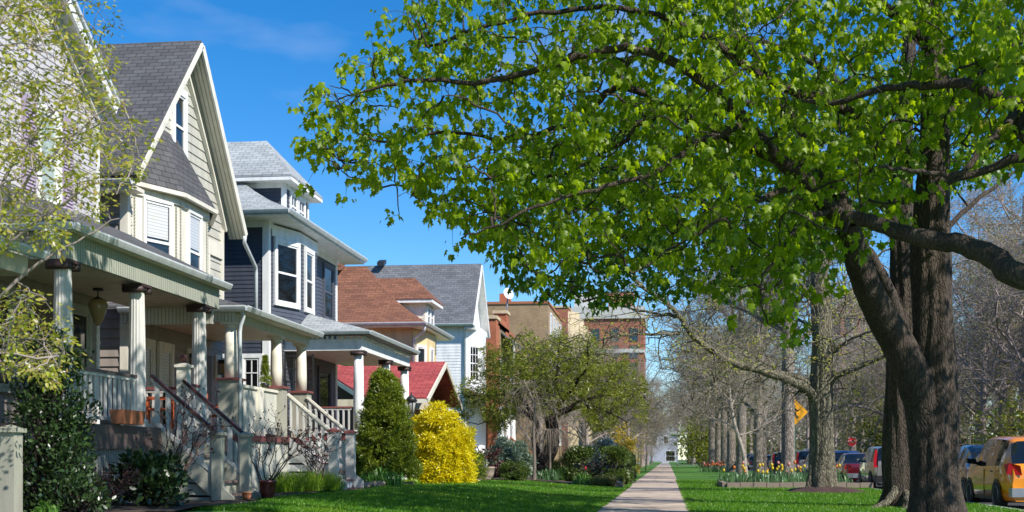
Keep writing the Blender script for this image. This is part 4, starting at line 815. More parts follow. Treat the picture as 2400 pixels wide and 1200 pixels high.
for (x0, x1, y0, y1, zt, mt, lb) in ((27, 40, 60, 74, 7.5, 'brick_red', 'low red brick house across the street behind the silver wagon'), (28, 42, 86, 100, 8.5, 'brick_tan', 'tan brick house across the street behind the stop sign'), (26, 38, 38, 50, 6.2, 'brick_or', 'brick house across the street behind the yellow hatchback')):
    f = flats(lb, x0, x1, y0, y1, zt - 2, mt, [('s', x0 + 2 + 3 * i, x0 + 3.4 + 3 * i, 1.5, 3.2) for i in range(3)], 'concrete')
    roof_slab(f, 'roof', [[(x0 - 0.4, y0 - 0.4, zt - 1.8), (x0 - 0.4, y1 + 0.4, zt - 1.8), ((x0 + x1) / 2, y1 + 0.4, zt + 1.5), ((x0 + x1) / 2, y0 - 0.4, zt + 1.5)], [(x1 + 0.4, y0 - 0.4, zt - 1.8), (x1 + 0.4, y1 + 0.4, zt - 1.8), ((x0 + x1) / 2, y1 + 0.4, zt + 1.5), ((x0 + x1) / 2, y0 - 0.4, zt + 1.5)]], 'sh_grey', 0.1)
# roof vents
for lb, p, mt in (('small brown roof vent on the brown shingle roof', P(792, 628, Y=57.5), 'sh_brown'), ('small black roof vent on the dark grey gable roof', P(893, 619, Y=71.6), 'iron')):
    m = MB(); m.prism([(p.x - 0.2, p.y - 0.15, p.z - 0.12), (p.x + 0.2, p.y - 0.15, p.z - 0.12), (p.x + 0.2, p.y + 0.5, p.z + 0.1), (p.x - 0.2, p.y + 0.5, p.z + 0.1)], (0, 0, 0.22)); tag(m.build('roof_vent', M[mt]), lb, 'roof vent')

# ------------------------------------------------------------------ plants: shared builders
def unit(v): return v / np.maximum(np.linalg.norm(v, axis=-1, keepdims=True), 1e-9)
_h = [(0, 0), (0.2, -0.07), (0.44, 0.06), (0.30, 0.24), (0.53, 0.50), (0.22, 0.58), (0, 1.0)]
def leaf_template(kind):
    if kind == 'maple':
        pts = [(0, 0.38, 0)] + [(x, y, -0.30 * x - 0.22 * y * y) for x, y in _h] + [(-x, y, -0.30 * x - 0.22 * y * y) for x, y in _h[1:-1]]
        n = 7; r = list(range(1, 8)); l = [1] + list(range(8, 13)) + [7]
        f = [(0, r[i], r[i + 1]) for i in range(6)] + [(0, l[i + 1], l[i]) for i in range(6)]
    elif kind == 'oval':
        pts = [(0, 0, 0), (0.28, 0.35, -0.08), (0.2, 0.75, -0.1), (0, 1, -0.12), (-0.2, 0.75, -0.1), (-0.28, 0.35, -0.08)]
        f = [(0, 1, 2), (0, 2, 3), (0, 3, 4), (0, 4, 5)]
    elif kind == 'needle':
        pts = [(-0.08, 0, 0), (0.08, 0, 0), (0.05, 1, 0), (-0.05, 1, 0)]; f = [(0, 1, 2), (0, 2, 3)]
    elif kind == 'tuft':            # three crossing narrow blades
        pts = []; f = []
        for i in range(4):
            a = i * 1.7; c, s_ = math.cos(a), math.sin(a); k = len(pts); w = 0.13
            pts += [(0, 0, 0), (c * 0.45 - s_ * w, 0.55, s_ * 0.45 + c * w), (c * 0.45 + s_ * w, 0.55, s_ * 0.45 - c * w), (c * 0.75, 1.0, s_ * 0.75)]
            f += [(k, k + 1, k + 2), (k + 1, k + 3, k + 2)]
    return np.array(pts, dtype=float), np.array(f)
def leaves(pos, tip, nrm, size, kind):
    """place a leaf template at each position: tip direction, blade normal, size"""
    T, Fc = leaf_template(kind); n = len(pos)
    y = unit(tip); x = unit(np.cross(y, nrm)); z = np.cross(x, y); size = np.broadcast_to(size, (n,))
    v = pos[:, None, :] + size[:, None, None] * (T[None, :, 0:1] * x[:, None, :] + T[None, :, 1:2] * y[:, None, :] + T[None, :, 2:3] * z[:, None, :])
    f = (Fc[None] + (np.arange(n) * len(T))[:, None, None]).reshape(-1, 3)
    return v.reshape(-1, 3), f
def rvec(n): return unit(rng.normal(size=(n, 3)))
def tubes(lines, sides=6):
    """(points, radii) polylines -> one quad mesh"""
    V = []; Fq = []; k = 0
    for pts, rad in lines:
        pts = np.asarray(pts, float); n = len(pts); s = sides if rad[0] > 0.02 else 3 if rad[0] < 0.009 else 4
        if rad[0] > 0.14: s = 14
        t = np.gradient(pts, axis=0); t = unit(t)
        ref = np.cross(t, np.array([0.31, 0.17, 0.93])); ref = unit(ref); bi = np.cross(t, ref)
        a = np.arange(s) * 2 * math.pi / s
        ring = pts[:, None] + np.asarray(rad)[:, None, None] * (np.cos(a)[None, :, None] * ref[:, None] + np.sin(a)[None, :, None] * bi[:, None])
        V.append(ring.reshape(-1, 3)); i = np.arange(n - 1)[:, None] * s; j = np.arange(s)[None]; j2 = (j + 1) % s
        Fq.append(np.stack([i + j, i + j2, i + s + j2, i + s + j], -1).reshape(-1, 4) + k); k += n * s
    return np.concatenate(V), np.concatenate(Fq)
def smooth_line(pts, n_per=5):
    pts = [np.asarray(p, float) for p in pts]; q = [2 * pts[0] - pts[1]] + pts + [2 * pts[-1] - pts[-2]]; out = []
    for i in range(1, len(q) - 2):
        for k in range(n_per):
            t = k / n_per; a, b_, c, d = q[i - 1], q[i], q[i + 1], q[i + 2]
            out.append(0.5 * (2 * b_ + (c - a) * t + (2 * a - 5 * b_ + 4 * c - d) * t * t + (3 * b_ - a - 3 * c + d) * t ** 3))
    out.append(q[-2]); return np.array(out)
def limb(pts, r0, r1, wob=0.0):
    p = smooth_line(pts); n = len(p); q = np.linspace(0, 1, n)
    if wob: p[1:-1] += rng.normal(size=(n - 2, 3)) * wob
    return p, r0 + (r1 - r0) * q ** 0.8
def twig_to(src, dst, r0, r1, n=5, sag=0.12, wob=0.04):
    d = dst - src; L = np.linalg.norm(d); q = np.linspace(0, 1, n)[:, None]
    p = src + d * q; p[:, 2] += (np.sin(math.pi * q[:, 0]) * L * sag); p[1:-1] += rng.normal(size=(n - 2, 3)) * wob * L
    return p, np.linspace(r0, r1, n)
def canopy(limbs, inside, box, n_sec, n_clu, reach=2.4, reach2=1.1, grav=-0.15):
    """secondary branches and leaf twigs grown from the limbs into a crown volume"""
    lines = []; base = np.concatenate([l[0][len(l[0]) // 4:] for l in limbs]); lo, hi = np.array(box[0]), np.array(box[1])
    def sample(n):
        out = []
        while len(out) < n:
            p = lo + (hi - lo) * rng.random((n * 2, 3)); out += [q for q in p if inside(q)]
        return np.array(out[:n])
    pts = sample(n_sec); bp = [base]; done = 0
    order = np.argsort([np.min(np.linalg.norm(base - p, axis=1)) for p in pts])
    pool = base
    for i in order:
        p = pts[i]; d = np.linalg.norm(pool - p, axis=1); k = np.argmin(d + 0.5 * np.maximum(0, pool[:, 2] - p[2]))
        L = d[k]
        if L < 0.35 or L > reach: continue
        q = twig_to(pool[k], p, 0.012 + 0.011 * L, 0.007, 7, rng.uniform(-0.02, 0.14), 0.03); lines.append(q); bp.append(q[0][2:]); pool = np.concatenate([pool, q[0][2:]])
    tips = []; c = sample(n_clu)
    for p in c:
        d = np.linalg.norm(pool - p, axis=1); k = np.argmin(d)
        if d[k] > reach2: continue
        e = p.copy(); e[2] += grav * d[k]
        if d[k] > 0.12: lines.append(twig_to(pool[k], e, 0.0065, 0.003, 4, 0.12, 0.05))
        tips.append((e, unit(e - pool[k])))
    return lines, np.array([t[0] for t in tips]), np.array([t[1] for t in tips])
def leaf_bunches(tips, dirs, k, spread, size, kind, droop=0.75, flat=0.6):
    n = len(tips) * k; p = np.repeat(tips, k, 0); d = np.repeat(dirs, k, 0)
    r = rvec(n); off = r * np.array([1, 1, 0.75]) * spread * rng.random((n, 1)) ** 0.6
    pos = p + off; tip = unit(r * np.array([1, 1, 0.3]) + 0.4 * d) * (1 - droop) + np.array([0, 0, -droop]) + rvec(n) * 0.25
    out = r.copy(); out[:, 2] = 0
    nrm = np.array([0, 0, flat]) + unit(out) * 0.55 + rvec(n) * 0.45
    return leaves(pos, tip, nrm, size * rng.uniform(0.45, 1.35, n), kind)
def trunk_mesh(pts, radii, seed, sides=40, flare=0.5, flare_h=0.7, rough=0.05, kn=1.0):
    """trunk with root flare, fluting and lumps as real relief"""
    p = smooth_line(pts, 14); n = len(p); rr = np.interp(np.linspace(0, 1, n), np.linspace(0, 1, len(radii)), radii); V = []
    r_ = np.random.default_rng(seed); ph = r_.uniform(0, 6.28, 12); z0 = p[0][2]
    nroot = 5 + seed % 3
    for i in range(n):
        a = np.arange(sides) * 2 * math.pi / sides; h = p[i][2] - z0
        fl = math.exp(-max(h, 0) / flare_h) * flare
        r = rr[i] * (1 + fl * (0.55 + 0.45 * np.cos(nroot * a + ph[0] + 0.6 * np.sin(a + ph[4]))) + rough * (np.sin(3 * a + ph[1] + h * 0.8) + 0.7 * np.sin(5 * a + ph[2] - h * 1.1) + 0.8 * np.sin(2 * a + ph[3] + h * 2.3)) + kn * 0.05 * np.sin(11 * a + ph[5] + 1.2 * np.sin(h * 2 + ph[6])) + kn * 0.03 * np.sin(17 * a + ph[7] + 2 * np.sin(h * 3)))
        V.append(np.stack([p[i][0] + r * np.cos(a), p[i][1] + r * np.sin(a), np.full(sides, p[i][2])], 1))
    V = np.concatenate(V); i = np.arange(n - 1)[:, None] * sides; j = np.arange(sides)[None]; j2 = (j + 1) % sides
    f = np.stack([i + j, i + j2, i + sides + j2, i + sides + j], -1).reshape(-1, 4); return V, f
def merge(ms):
    V = []; Fc = []; k = 0
    for v, f in ms: V.append(v); Fc.append(f + k); k += len(v)
    return np.concatenate(V), np.concatenate(Fc)

# ------------------------------------------------------------------ big maple in the right foreground
def pxl(*a): return [np.array(P(x, y, Y=d)) for x, y, d in a]
tA = thing('maple_tree', 'thick-trunked maple in young leaf, nearest tree at the right of the sidewalk', 'tree', (4.45, 22.3, 0))
tr = pxl((2192, 1222, 22.3), (2188, 1080, 22.3), (2184, 940, 22.3), (2188, 800, 22.35), (2184, 640, 22.4), (2186, 480, 22.5), (2192, 300, 22.6), (2188, 120, 22.7), (2170, -60, 22.8), (2150, -220, 22.9))
tv = trunk_mesh(tr, [0.42, 0.385, 0.385, 0.345, 0.32, 0.29, 0.24, 0.2, 0.15, 0.08], 3, 56, 0.42, 0.35, 0.05, 0.8)
L = []
L.append(limb(pxl((2184, 1060, 22.3), (2166, 950, 22.25), (2132, 860, 22.1), (2096, 790, 22.0), (2060, 730, 21.8), (2026, 655, 21.5), (2002, 585, 21.3), (1988, 525, 21.1)), 0.37, 0.18, 0.006))
L.append(limb(pxl((1988, 525, 21.1), (1945, 490, 20.8), (1890, 430, 20.4), (1830, 375, 20.0), (1750, 290, 19.8), (1660, 200, 19.6), (1560, 140, 19.4), (1440, 110, 19.3), (1300, 150, 19.2), (1150, 190, 19.2), (960, 190, 19.2), (850, 215, 19.2)), 0.16, 0.02, 0.02))
L.append(limb(pxl((1988, 525, 21.1), (1960, 450, 21.4), (1925, 390, 21.8), (1860, 280, 22.4), (1800, 180, 23), (1720, 60, 23.5), (1640, -60, 24)), 0.14, 0.03, 0.02))
L.append(limb(pxl((1830, 375, 20.0), (1700, 320, 20.6), (1560, 250, 21), (1450, 200, 21.2), (1380, 265, 21.3), (1290, 305, 21.3), (1180, 325, 21.3), (1040, 310, 21.2), (900, 330, 21.2), (800, 290, 21)), 0.09, 0.015, 0.02))
L.append(limb(pxl((2188, 420, 22.5), (2080, 320, 22), (1950, 240, 21.5), (1820, 200, 21), (1680, 100, 20.6), (1520, 30, 20.3), (1350, 20, 20), (1150, 60, 20), (1000, 110, 20)), 0.12, 0.02, 0.02))
L.append(limb(pxl((1750, 290, 19.8), (1650, 330, 19), (1540, 400, 18.6), (1420, 440, 18.4), (1300, 470, 18.3), (1180, 520, 18.2), (1080, 560, 18.2)), 0.06, 0.012, 0.02))
L.append(limb(pxl((1560, 250, 21), (1460, 330, 21.6), (1330, 400, 22), (1180, 420, 22.2), (1020, 420, 22.3), (900, 440, 22.3), (800, 400, 22.2)), 0.05, 0.012, 0.02))
L.append(limb(pxl((2190, 300, 22.6), (2270, 200, 23), (2360, 100, 23.5), (2460, 0, 24)), 0.13, 0.04, 0.02))
L.append(limb(pxl((1945, 490, 20.8), (1880, 520, 19.8), (1820, 600, 19.2), (1780, 680, 19), (1800, 760, 18.9)), 0.05, 0.01, 0.02))
L.append(limb(pxl((1890, 430, 20.4), (1780, 470, 19.6), (1680, 520, 19.2), (1580, 580, 19), (1480, 640, 18.9)), 0.055, 0.012, 0.02))
L.append(limb(pxl((2188, 120, 22.7), (2080, 20, 22), (1900, -80, 21), (1700, -120, 20), (1500, -100, 19.5), (1250, -60, 19), (1050, 0, 19)), 0.11, 0.02, 0.02))
zb_x = [-6.4, -6.0, -5.2, -4.6, -3.9, -3.2, -1.9, -0.5, 0.6, 1.4, 1.9, 2.4, 3.2, 4.2, 5.2, 6.5, 8]
zb_z = [6.1, 5.75, 5.35, 5.1, 4.95, 4.55, 4.05, 4.05, 4.0, 3.4, 3.0, 3.7, 4.5, 5.4, 5.8, 5.9, 5.6]
zt_x = [-6.2, -5.7, -5.0, -4.5, -3.8, 0, 9]; zt_z = [6.8, 7.5, 8.0, 8.5, 9.3, 10.6, 10.6]
def crownA(p):
    s = 21.0 / max(p[1], 15); xx = p[0] * s + 0.35 * math.sin(p[1] * 1.3)
    zz = 1.05 + (p[2] - 1.05) * s
    if not (-5.9 < xx < 6.8): return False
    a, c = np.interp(xx, zb_x, zb_z), np.interp(xx, zt_x, zt_z)
    yspan = np.interp(xx, [-6.4, -4, 0, 4, 6.8], [0.9, 2.0, 2.8, 2.6, 2.2])
    if abs(p[1] - 20.6) > yspan: return False
    if not (a < zz < c) or rng.random() > 0.3 + (zz - a) / 1.1: return False
    g = math.sin(p[0] * 2.3 + 1.7) * math.sin(p[1] * 2.1) * math.sin(p[2] * 2.6 + 0.4) + 0.5 * math.sin(p[0] * 5.1) * math.sin(p[2] * 4.7 + p[1])
    return g > -0.28 or rng.random() < 0.25
lines, tips, dirs = canopy(L, crownA, ((-6.5, 17.8, 2.4), (6.8, 23.5, 11.5)), 560, 2900)
v, f = merge([tv, tubes(L + lines, 8)]); mesh_np('trunk', v, f, M['bark_maple'], tA)
v, f = leaf_bunches(tips, dirs, 10, 0.21, 0.118, 'maple', 0.62); mesh_np('crown', v, f, M['leaf_maple'], tA)

# second maple whose trunk stands just outside the frame; its limbs and leaves reach in from the right, plus an unseen crown for shade
tC = thing('maple_tree', 'maple limb reaching in from beyond the right edge above the yellow hatchback', 'tree', (6.0, 16.8, 0))
tr = [np.array(q) for q in ((6.0, 16.8, 0), (6.0, 16.8, 1.5), (6.05, 16.8, 3.0), (6.1, 16.9, 4.5), (6.0, 17, 6.5), (5.9, 17, 8.5))]
tv = trunk_mesh(tr, [0.45, 0.42, 0.4, 0.34, 0.25, 0.15], 5, 40, 0.5)
L = []
L.append(limb([tr[2]] + pxl((2400, 650, 17.2), (2335, 605, 17.5), (2265, 578, 17.8), (2190, 562, 18), (2110, 545, 18.3), (2040, 518, 18.6), (1990, 510, 18.8)), 0.19, 0.09, 0.008))
L.append(limb([tr[3]] + pxl((2420, 330, 17.5), (2390, 252, 17.6), (2330, 228, 17.8), (2260, 195, 18), (2180, 200, 18.2), (2080, 205, 18.4), (1960, 240, 18.6), (1880, 235, 18.8)), 0.13, 0.03, 0.01))
L.append(limb(pxl((2390, 252, 17.6), (2340, 310, 17.2), (2290, 360, 17), (2240, 410, 16.9), (2140, 400, 16.8), (2060, 390, 16.7)), 0.07, 0.02, 0.01))
L.append(limb([tr[3]] + pxl((2420, 372, 17), (2320, 395, 17.1), (2220, 430, 17.2)), 0.1, 0.04, 0.01))
L.append(limb([tr[4], np.array((4.2, 15.6, 7.6)), np.array((2, 14.4, 8.4)), np.array((-0.5, 14.2, 8.7)), np.array((-3, 14.2, 8.6)), np.array((-4.8, 14.2, 8.1))], 0.18, 0.03, 0.02))
L.append(limb([tr[4], np.array((4.6, 18, 8.2)), np.array((2.4, 18, 9.2)), np.array((0, 17.4, 9.4)), np.array((-2.4, 17, 9))], 0.14, 0.03, 0.02))
L.append(limb([tr[3], np.array((4.6, 14.6, 6.4)), np.array((2.8, 12.4, 7.2)), np.array((0.5, 11, 7.4))], 0.14, 0.03, 0.02))
def crownC(p):
    x, y, z = p
    if x * 17 / y < 3.6 and z < 0.372 * y + 1.5: return False
    if 3.6 <= x * 17 / y < 6 and z < np.interp(x * 17.2 / y, [3.4, 4.4, 5.2, 6.5], [4.6, 4.2, 3.9, 3.9]): return False
    if z < 3.8 or z > 10.8: return False
    return ((x - 7.6) / 4.8) ** 2 + ((y - 16.3) / 4.2) ** 2 + ((z - 7.2) / 3.4) ** 2 < 1 or ((x + 2.4) / 3.7) ** 2 + ((y - 13.7) / 3.9) ** 2 + ((z - 8.4) / 1.8) ** 2 < 1
lines, tips, dirs = canopy(L, lambda p: p[0] > 2 and crownC(p), ((2, 11, 3.8), (12.4, 20.5, 10.8)), 320, 1000, 4.2, 1.5)
l2, t2, d2 = canopy(L[4:], lambda p: p[0] < 2.4 and p[1] > 12.4 and crownC(p), ((-6.4, 12.4, 6), (2.4, 17.8, 10.4)), 260, 1050, 4.2, 1.5)  # unseen left crown above the frame, shaped to shade the nearest porch
lines += l2; tips = np.concatenate([tips, t2]); dirs = np.concatenate([dirs, d2])
v, f = merge([tv, tubes(L + lines, 8)]); mesh_np('trunk', v, f, M['bark_maple'], tC)
v, f = leaf_bunches(tips, dirs, 8, 0.24, 0.14, 'maple', 0.62); mesh_np('crown', v, f, M['leaf_maple'], tC)
k = np.where(tips[:, 0] > 3.2)[0]; k = k[rng.random(len(k)) < 0.16]; v, f = leaf_bunches(tips[k], dirs[k], 16, 0.09, 0.035, 'tuft', 0.2); mesh_np('flower_clusters', v, f, M['leaf_flower'], tC)

# tree directly behind the big maple
tB = thing('street_tree', 'second maple with a rooty base, its trunk half hidden behind the nearest maple', 'tree', (5.2, 28.4, 0))
tr = pxl((2116, 1188, 28.4), (2112, 1040, 28.4), (2112, 900, 28.4), (2118, 760, 28.4), (2118, 620, 28.5), (2112, 480, 28.6), (2118, 300, 28.8), (2130, 100, 29), (2120, -60, 29))
tv = trunk_mesh(tr, [0.40, 0.37, 0.33, 0.31, 0.28, 0.25, 0.2, 0.14, 0.08], 8, 48, 0.5, 0.3, 0.05)
L = [limb(pxl((2114, 790, 28.4), (2085, 690, 28), (2048, 615, 27.7), (2015, 560, 27.5), (1960, 470, 27), (1880, 380, 26.6), (1760, 330, 26.3), (1600, 330, 26.2), (1450, 400, 26.2)), 0.17, 0.03, 0.015)]
L.append(limb(pxl((2112, 560, 28.6), (2020, 400, 28), (1900, 300, 27.6), (1760, 240, 27.4), (1600, 250, 27.2), (1450, 310, 27), (1320, 380, 27)), 0.14, 0.02, 0.02))
L.append(limb(pxl((2118, 400, 28.8), (2000, 230, 29), (1850, 120, 29.4), (1650, 80, 29.6), (1450, 120, 29.8), (1300, 220, 30)), 0.13, 0.02, 0.02))
L.append(limb(pxl((2118, 700, 28.5), (2200, 560, 29), (2290, 470, 29.4), (2380, 400, 29.8)), 0.1, 0.03, 0.02))
L.append(limb(pxl((1600, 330, 26.2), (1500, 450, 26), (1400, 540, 26), (1310, 620, 26), (1260, 660, 26)), 0.05, 0.012, 0.02))
L.append(limb(pxl((1760, 330, 26.3), (1700, 450, 25.8), (1620, 560, 25.6), (1560, 630, 25.5)), 0.05, 0.012, 0.02))
zb2 = ([-3.6, -2.6, -1.5, 0, 1.2, 2.2, 3.2, 5, 7], [4.9, 4.5, 4.3, 4.5, 4.5, 5.0, 5.4, 6.8, 6.8])
def crownB(p):
    s = 27.0 / max(p[1], 20); xx = p[0] * s; zz = 1.05 + (p[2] - 1.05) * s
    if not (-3.7 < xx < 7): return False
    g = math.sin(p[0] * 2.1 + 0.4) * math.sin(p[1] * 1.9) * math.sin(p[2] * 2.2)
    return np.interp(xx, *zb2) < zz < np.interp(xx, [-3.7, -2, 1, 7], [7.5, 8.4, 9.0, 9.4]) and abs(p[1] - 27.6) < 2.6 and g > -0.3
lines, tips, dirs = canopy(L, crownB, ((-4, 24.8, 3.6), (7, 30.5, 12)), 360, 1700, 2.8, 1.2)
v, f = merge([tv, tubes(L + lines, 8)]); mesh_np('trunk', v, f, M['bark_maple'], tB)
v, f = tubes([limb(pxl((2108, 1125, 28.2), (2092, 1160, 28.0), (2074, 1180, 27.8), (2050, 1190, 27.6), (2030, 1196, 27.4)), 0.13, 0.03, 0.01), limb(pxl((2120, 1150, 28.1), (2128, 1178, 27.5), (2120, 1196, 27.0), (2090, 1206, 26.4)), 0.09, 0.03, 0.015)], 10); mesh_np('root', v, f, M['bark_green'], tB)
v, f = leaf_bunches(tips, dirs, 8, 0.26, 0.13, 'maple', 0.6); mesh_np('crown', v, f, M['leaf_small'], tB)

# ------------------------------------------------------------------ bare street trees
def grow_bare(h, r0, seed, lean=0.0, fork=0.3, n_lv=4, spread=0.78, nb=6, limb_z=None):
    """recursive bare tree: returns tube lines and twig tips, base at the origin"""
    g = np.random.default_rng(seed); lines = []; tips = []
    def branch(p, d, L_, r, lv):
        n = 6 if lv < 2 else 4; pts = [p]; dd = d.copy()
        for i in range(n - 1):
            dd = unit(dd + g.normal(size=3) * (0.10 + 0.06 * lv) + np.array([0, 0, 0.06 if lv < 2 else 0.02])); pts.append(pts[-1] + dd * L_ / (n - 1))
        pts = np.array(pts); rad = np.linspace(r, r * 0.55 if lv < n_lv else r * 0.4, n); lines.append((pts, rad))
        if lv >= n_lv: tips.append((pts[-1], dd)); tips.append((pts[n // 2], dd)); return
        k = nb if lv < 2 else nb - 1 + g.integers(0, 2)
        for j in range(k):
            t = (j + 0.6) / k * 0.75 + 0.25; idx = t * (n - 1); i0 = min(int(idx), n - 2); q = pts[i0] + (pts[i0 + 1] - pts[i0]) * (idx - i0)
            ax = unit(np.cross(dd, g.normal(size=3))); nd = unit(dd * (1 - spread * 0.6) + ax * spread + np.array([0, 0, 0.12]))
            branch(q, nd, L_ * g.uniform(0.48, 0.7), max(r * 0.5 * g.uniform(0.7, 1), 0.010), lv + 1)
        branch(pts[-1], dd, L_ * 0.6, r * 0.55, lv + 1)
    zf = h * fork; tp = [np.array((0, 0, -0.1)), np.array((lean * 0.3, 0, zf * 0.5)), np.array((lean, 0, zf)), np.array((lean * 1.4, 0.1, h * 0.55)), np.array((lean * 1.5, 0, h * 0.85))]
    p = smooth_line(tp, 5); rad = np.interp(np.linspace(0, 1, len(p)), [0, 0.08, 0.5, 1], [r0 * 1.35, r0, r0 * 0.85, r0 * 0.25]); lines.append((p, rad))
    m = 7
    for j in range(m):
        idx = int((0.42 + 0.55 * j / m) * (len(p) - 1)); a = j * 2.4 + g.uniform(0, 0.7); nd = unit(np.array([math.cos(a), math.sin(a), 0.55 + 0.5 * j / m]))
        branch(p[idx], nd, h * 0.30 * (1 - 0.45 * j / m), r0 * 0.42 * (1 - 0.4 * j / m), 1)
    return lines, np.array([t[0] for t in tips]), np.array([t[1] for t in tips])
def place_copy(src, loc, rz, sc, label, group):
    r = src.copy(); C.objects.link(r); r.location = loc; r.rotation_euler = (0, 0, rz); r.scale = (sc,) * 3
    r['label'] = label
    if group: r['group'] = group
    for ch in [q for q in bpy.data.objects if q.parent == src]:
        c = ch.copy(); C.objects.link(c); c.parent = r
    return r
# the green-barked tree by the tulip bed with its long bare limb
tD = thing('street_tree', 'green-barked tree in a dark mulch ring with one long limb sweeping left', 'tree', (4.9, 41, 0))
D_ = 41.0
tr = pxl((1926, 1155, D_), (1926, 1050, D_), (1925, 940, D_), (1928, 830, D_), (1924, 720, D_), (1918, 620, D_), (1910, 520, D_), (1895, 400, D_), (1880, 280, D_), (1870, 180, D_))
tv = trunk_mesh(tr, [0.40, 0.36, 0.37, 0.32, 0.30, 0.25, 0.2, 0.14, 0.1, 0.05], 11, 44, 0.55, 0.5, 0.03)
L = [limb(pxl((1915, 960, D_), (1895, 915, 40.6), (1840, 888, 40), (1780, 868, 39.4), (1715, 850, 38.8), (1665, 820, 38.4), (1620, 782, 38), (1592, 740, 37.8), (1555, 705, 37.6), (1500, 670, 37.4), (1440, 600, 37.2)), 0.17, 0.04, 0.01),
     limb(pxl((1918, 925, D_), (1880, 890, 40.8), (1820, 872, 40.3), (1770, 868, 39.8)), 0.12, 0.07, 0.01),
     limb(pxl((1592, 782, 38), (1540, 785, 37.6), (1470, 785, 37), (1400, 800, 36.6), (1340, 840, 36.3)), 0.06, 0.012, 0.02),
     limb(pxl((1592, 740, 37.8), (1540, 735, 38), (1470, 720, 38.4), (1440, 690, 38.6)), 0.06, 0.015, 0.02),
     limb(pxl((1715, 855, 38.8), (1680, 890, 38.3), (1640, 930, 38), (1590, 950, 37.8)), 0.05, 0.01, 0.02),
     limb(pxl((1935, 810, D_), (1942, 770, 41.2), (1965, 745, 41.5), (2010, 735, 42)), 0.11, 0.05, 0.01), limb(pxl((1935, 880, D_), (1945, 840, 41), (1985, 800, 40.6), (2060, 770, 40)), 0.09, 0.03, 0.01),
     limb(pxl((1940, 935, D_), (1950, 890, 40.8), (2000, 865, 40.4), (2075, 832, 40)), 0.12, 0.07, 0.01), limb(pxl((1920, 660, D_), (1945, 600, 41.2), (1975, 540, 41.6), (2010, 440, 42)), 0.15, 0.05, 0.01),
     limb(pxl((1922, 740, D_), (1895, 690, 40.6), (1860, 650, 40.2), (1800, 600, 39.6), (1740, 560, 39)), 0.10, 0.02, 0.01), limb(pxl((1924, 790, D_), (1890, 760, 41.5), (1850, 740, 42), (1790, 735, 42.6)), 0.07, 0.02, 0.01)]
g2 = []
for pts, rad in L + [(np.array(tr[4:]), np.linspace(0.3, 0.05, 6))]:
    for i in range(2, len(pts), 2):
        for j in range(2):
            d = unit(pts[min(i + 1, len(pts) - 1)] - pts[i - 1] + rng.normal(size=3) * 0.8); e = pts[i] + d * rng.uniform(0.6, 2.0); q = twig_to(pts[i], e, 0.022, 0.006, 6, 0.05, 0.05); g2.append(q)
            for k in (2, 3, 4, 5): g2.append(twig_to(q[0][k], q[0][k] + unit(d + rng.normal(size=3) * 0.9) * rng.uniform(0.3, 0.9), 0.009, 0.004, 4, 0, 0.06))
v, f = merge([tv, tubes(L + g2, 10)]); mesh_np('trunk', v, f, M['bark_green'], tD)
tp = np.array([q[0][-1] for q in g2 if q[0][-1][2] > 3.6]); v, f = leaf_bunches(np.repeat(tp, 2, 0) + rng.normal(size=(len(tp) * 2, 3)) * 0.15, np.tile([0, 0, 1.0], (len(tp) * 2, 1)), 4, 0.16, 0.075, 'oval', 0.3); mesh_np('crown', v, f, M['leaf_spring'], tD)

def bare_tree(name, label, loc, h, r0, seed, bark, budmat, nbud, group=None, **k):
    t = thing(name, label, 'tree', (0, 0, 0), group); ln, tp, td = grow_bare(h, r0, seed, **k)
    v, f = tubes(ln, 8); mesh_np('trunk', v, f, M[bark], t)
    if nbud:
        v, f = leaf_bunches(np.repeat(tp, nbud, 0) + rng.normal(size=(len(tp) * nbud, 3)) * 0.2, np.repeat(td, nbud, 0), 2, 0.12, 0.07, 'oval', 0.2); mesh_np('crown', v, f, M[budmat], t)
    t.location = loc; ORG[t.name] = Vector((0, 0, 0)); return t
G1 = 'bare street trees lining the parkway'
b1 = bare_tree('bare_tree', 'pale lichen-spotted trunk partly covering the yellow crossing sign', (4.78, 52, 0), 13, 0.27, 21, 'bark_grey', 'leaf_bud', 1, G1, fork=0.5)
b2 = bare_tree('bare_tree', 'grey trunk forking low beyond the tulip bed, just left of the spotted trunk', (5.0, 72, 0), 13, 0.27, 22, 'bark_grey', 'leaf_bud', 1, G1, fork=0.3)
b3 = bare_tree('bare_tree', 'thin pale sapling leaning left among the tulips', (4.0, 66, 0), 8, 0.11, 23, 'twig_pale', 'leaf_bud', 1, G1, lean=-0.6, fork=0.35)
row = [(7.0, 96, 'grey trunk close to the kerb behind the dark cars'), (5.0, 88, 'grey trunk directly behind the thin leaning sapling'), (4.9, 100, 'grey trunk fourth down the parkway row beyond the sapling'), (4.9, 113, 'grey trunk in the parkway row nearest the orange tulips'), (4.9, 126, 'grey trunk behind the orange tulips, right of the far lamp post'),
       (4.8, 141, 'far grey trunk behind the orange tulips, second from the street sign'), (4.8, 158, 'far grey trunk closing the parkway row on its left'), (4.7, 178, 'most distant grey trunk of the parkway row')]
for i, (x, y, lb) in enumerate(row): place_copy(b1 if i % 2 else b2, (x, y, 0), i * 1.9 + 0.6, 1.1 + 0.12 * (i % 3), lb, G1)
G2 = 'bare trees across the street'
a1 = bare_tree('bare_tree', 'bare twiggy tree across the street above the yellow hatchback', (19.5, 50, 0), 12, 0.2, 31, 'twig', 'leaf_bud', 2, G2, fork=0.3, n_lv=4)
a2 = bare_tree('bare_tree', 'bare purple-brown tree across the street behind the round-lamped car', (18.6, 62, 0), 14, 0.24, 32, 'twig', 'leaf_bud', 1, G2, fork=0.25)
a3 = bare_tree('budding_tree', 'yellow-green budding tree across the street right of the maple trunks', (21.5, 56, 0), 9, 0.14, 33, 'twig', 'leaf_spring', 4, G2, fork=0.2)
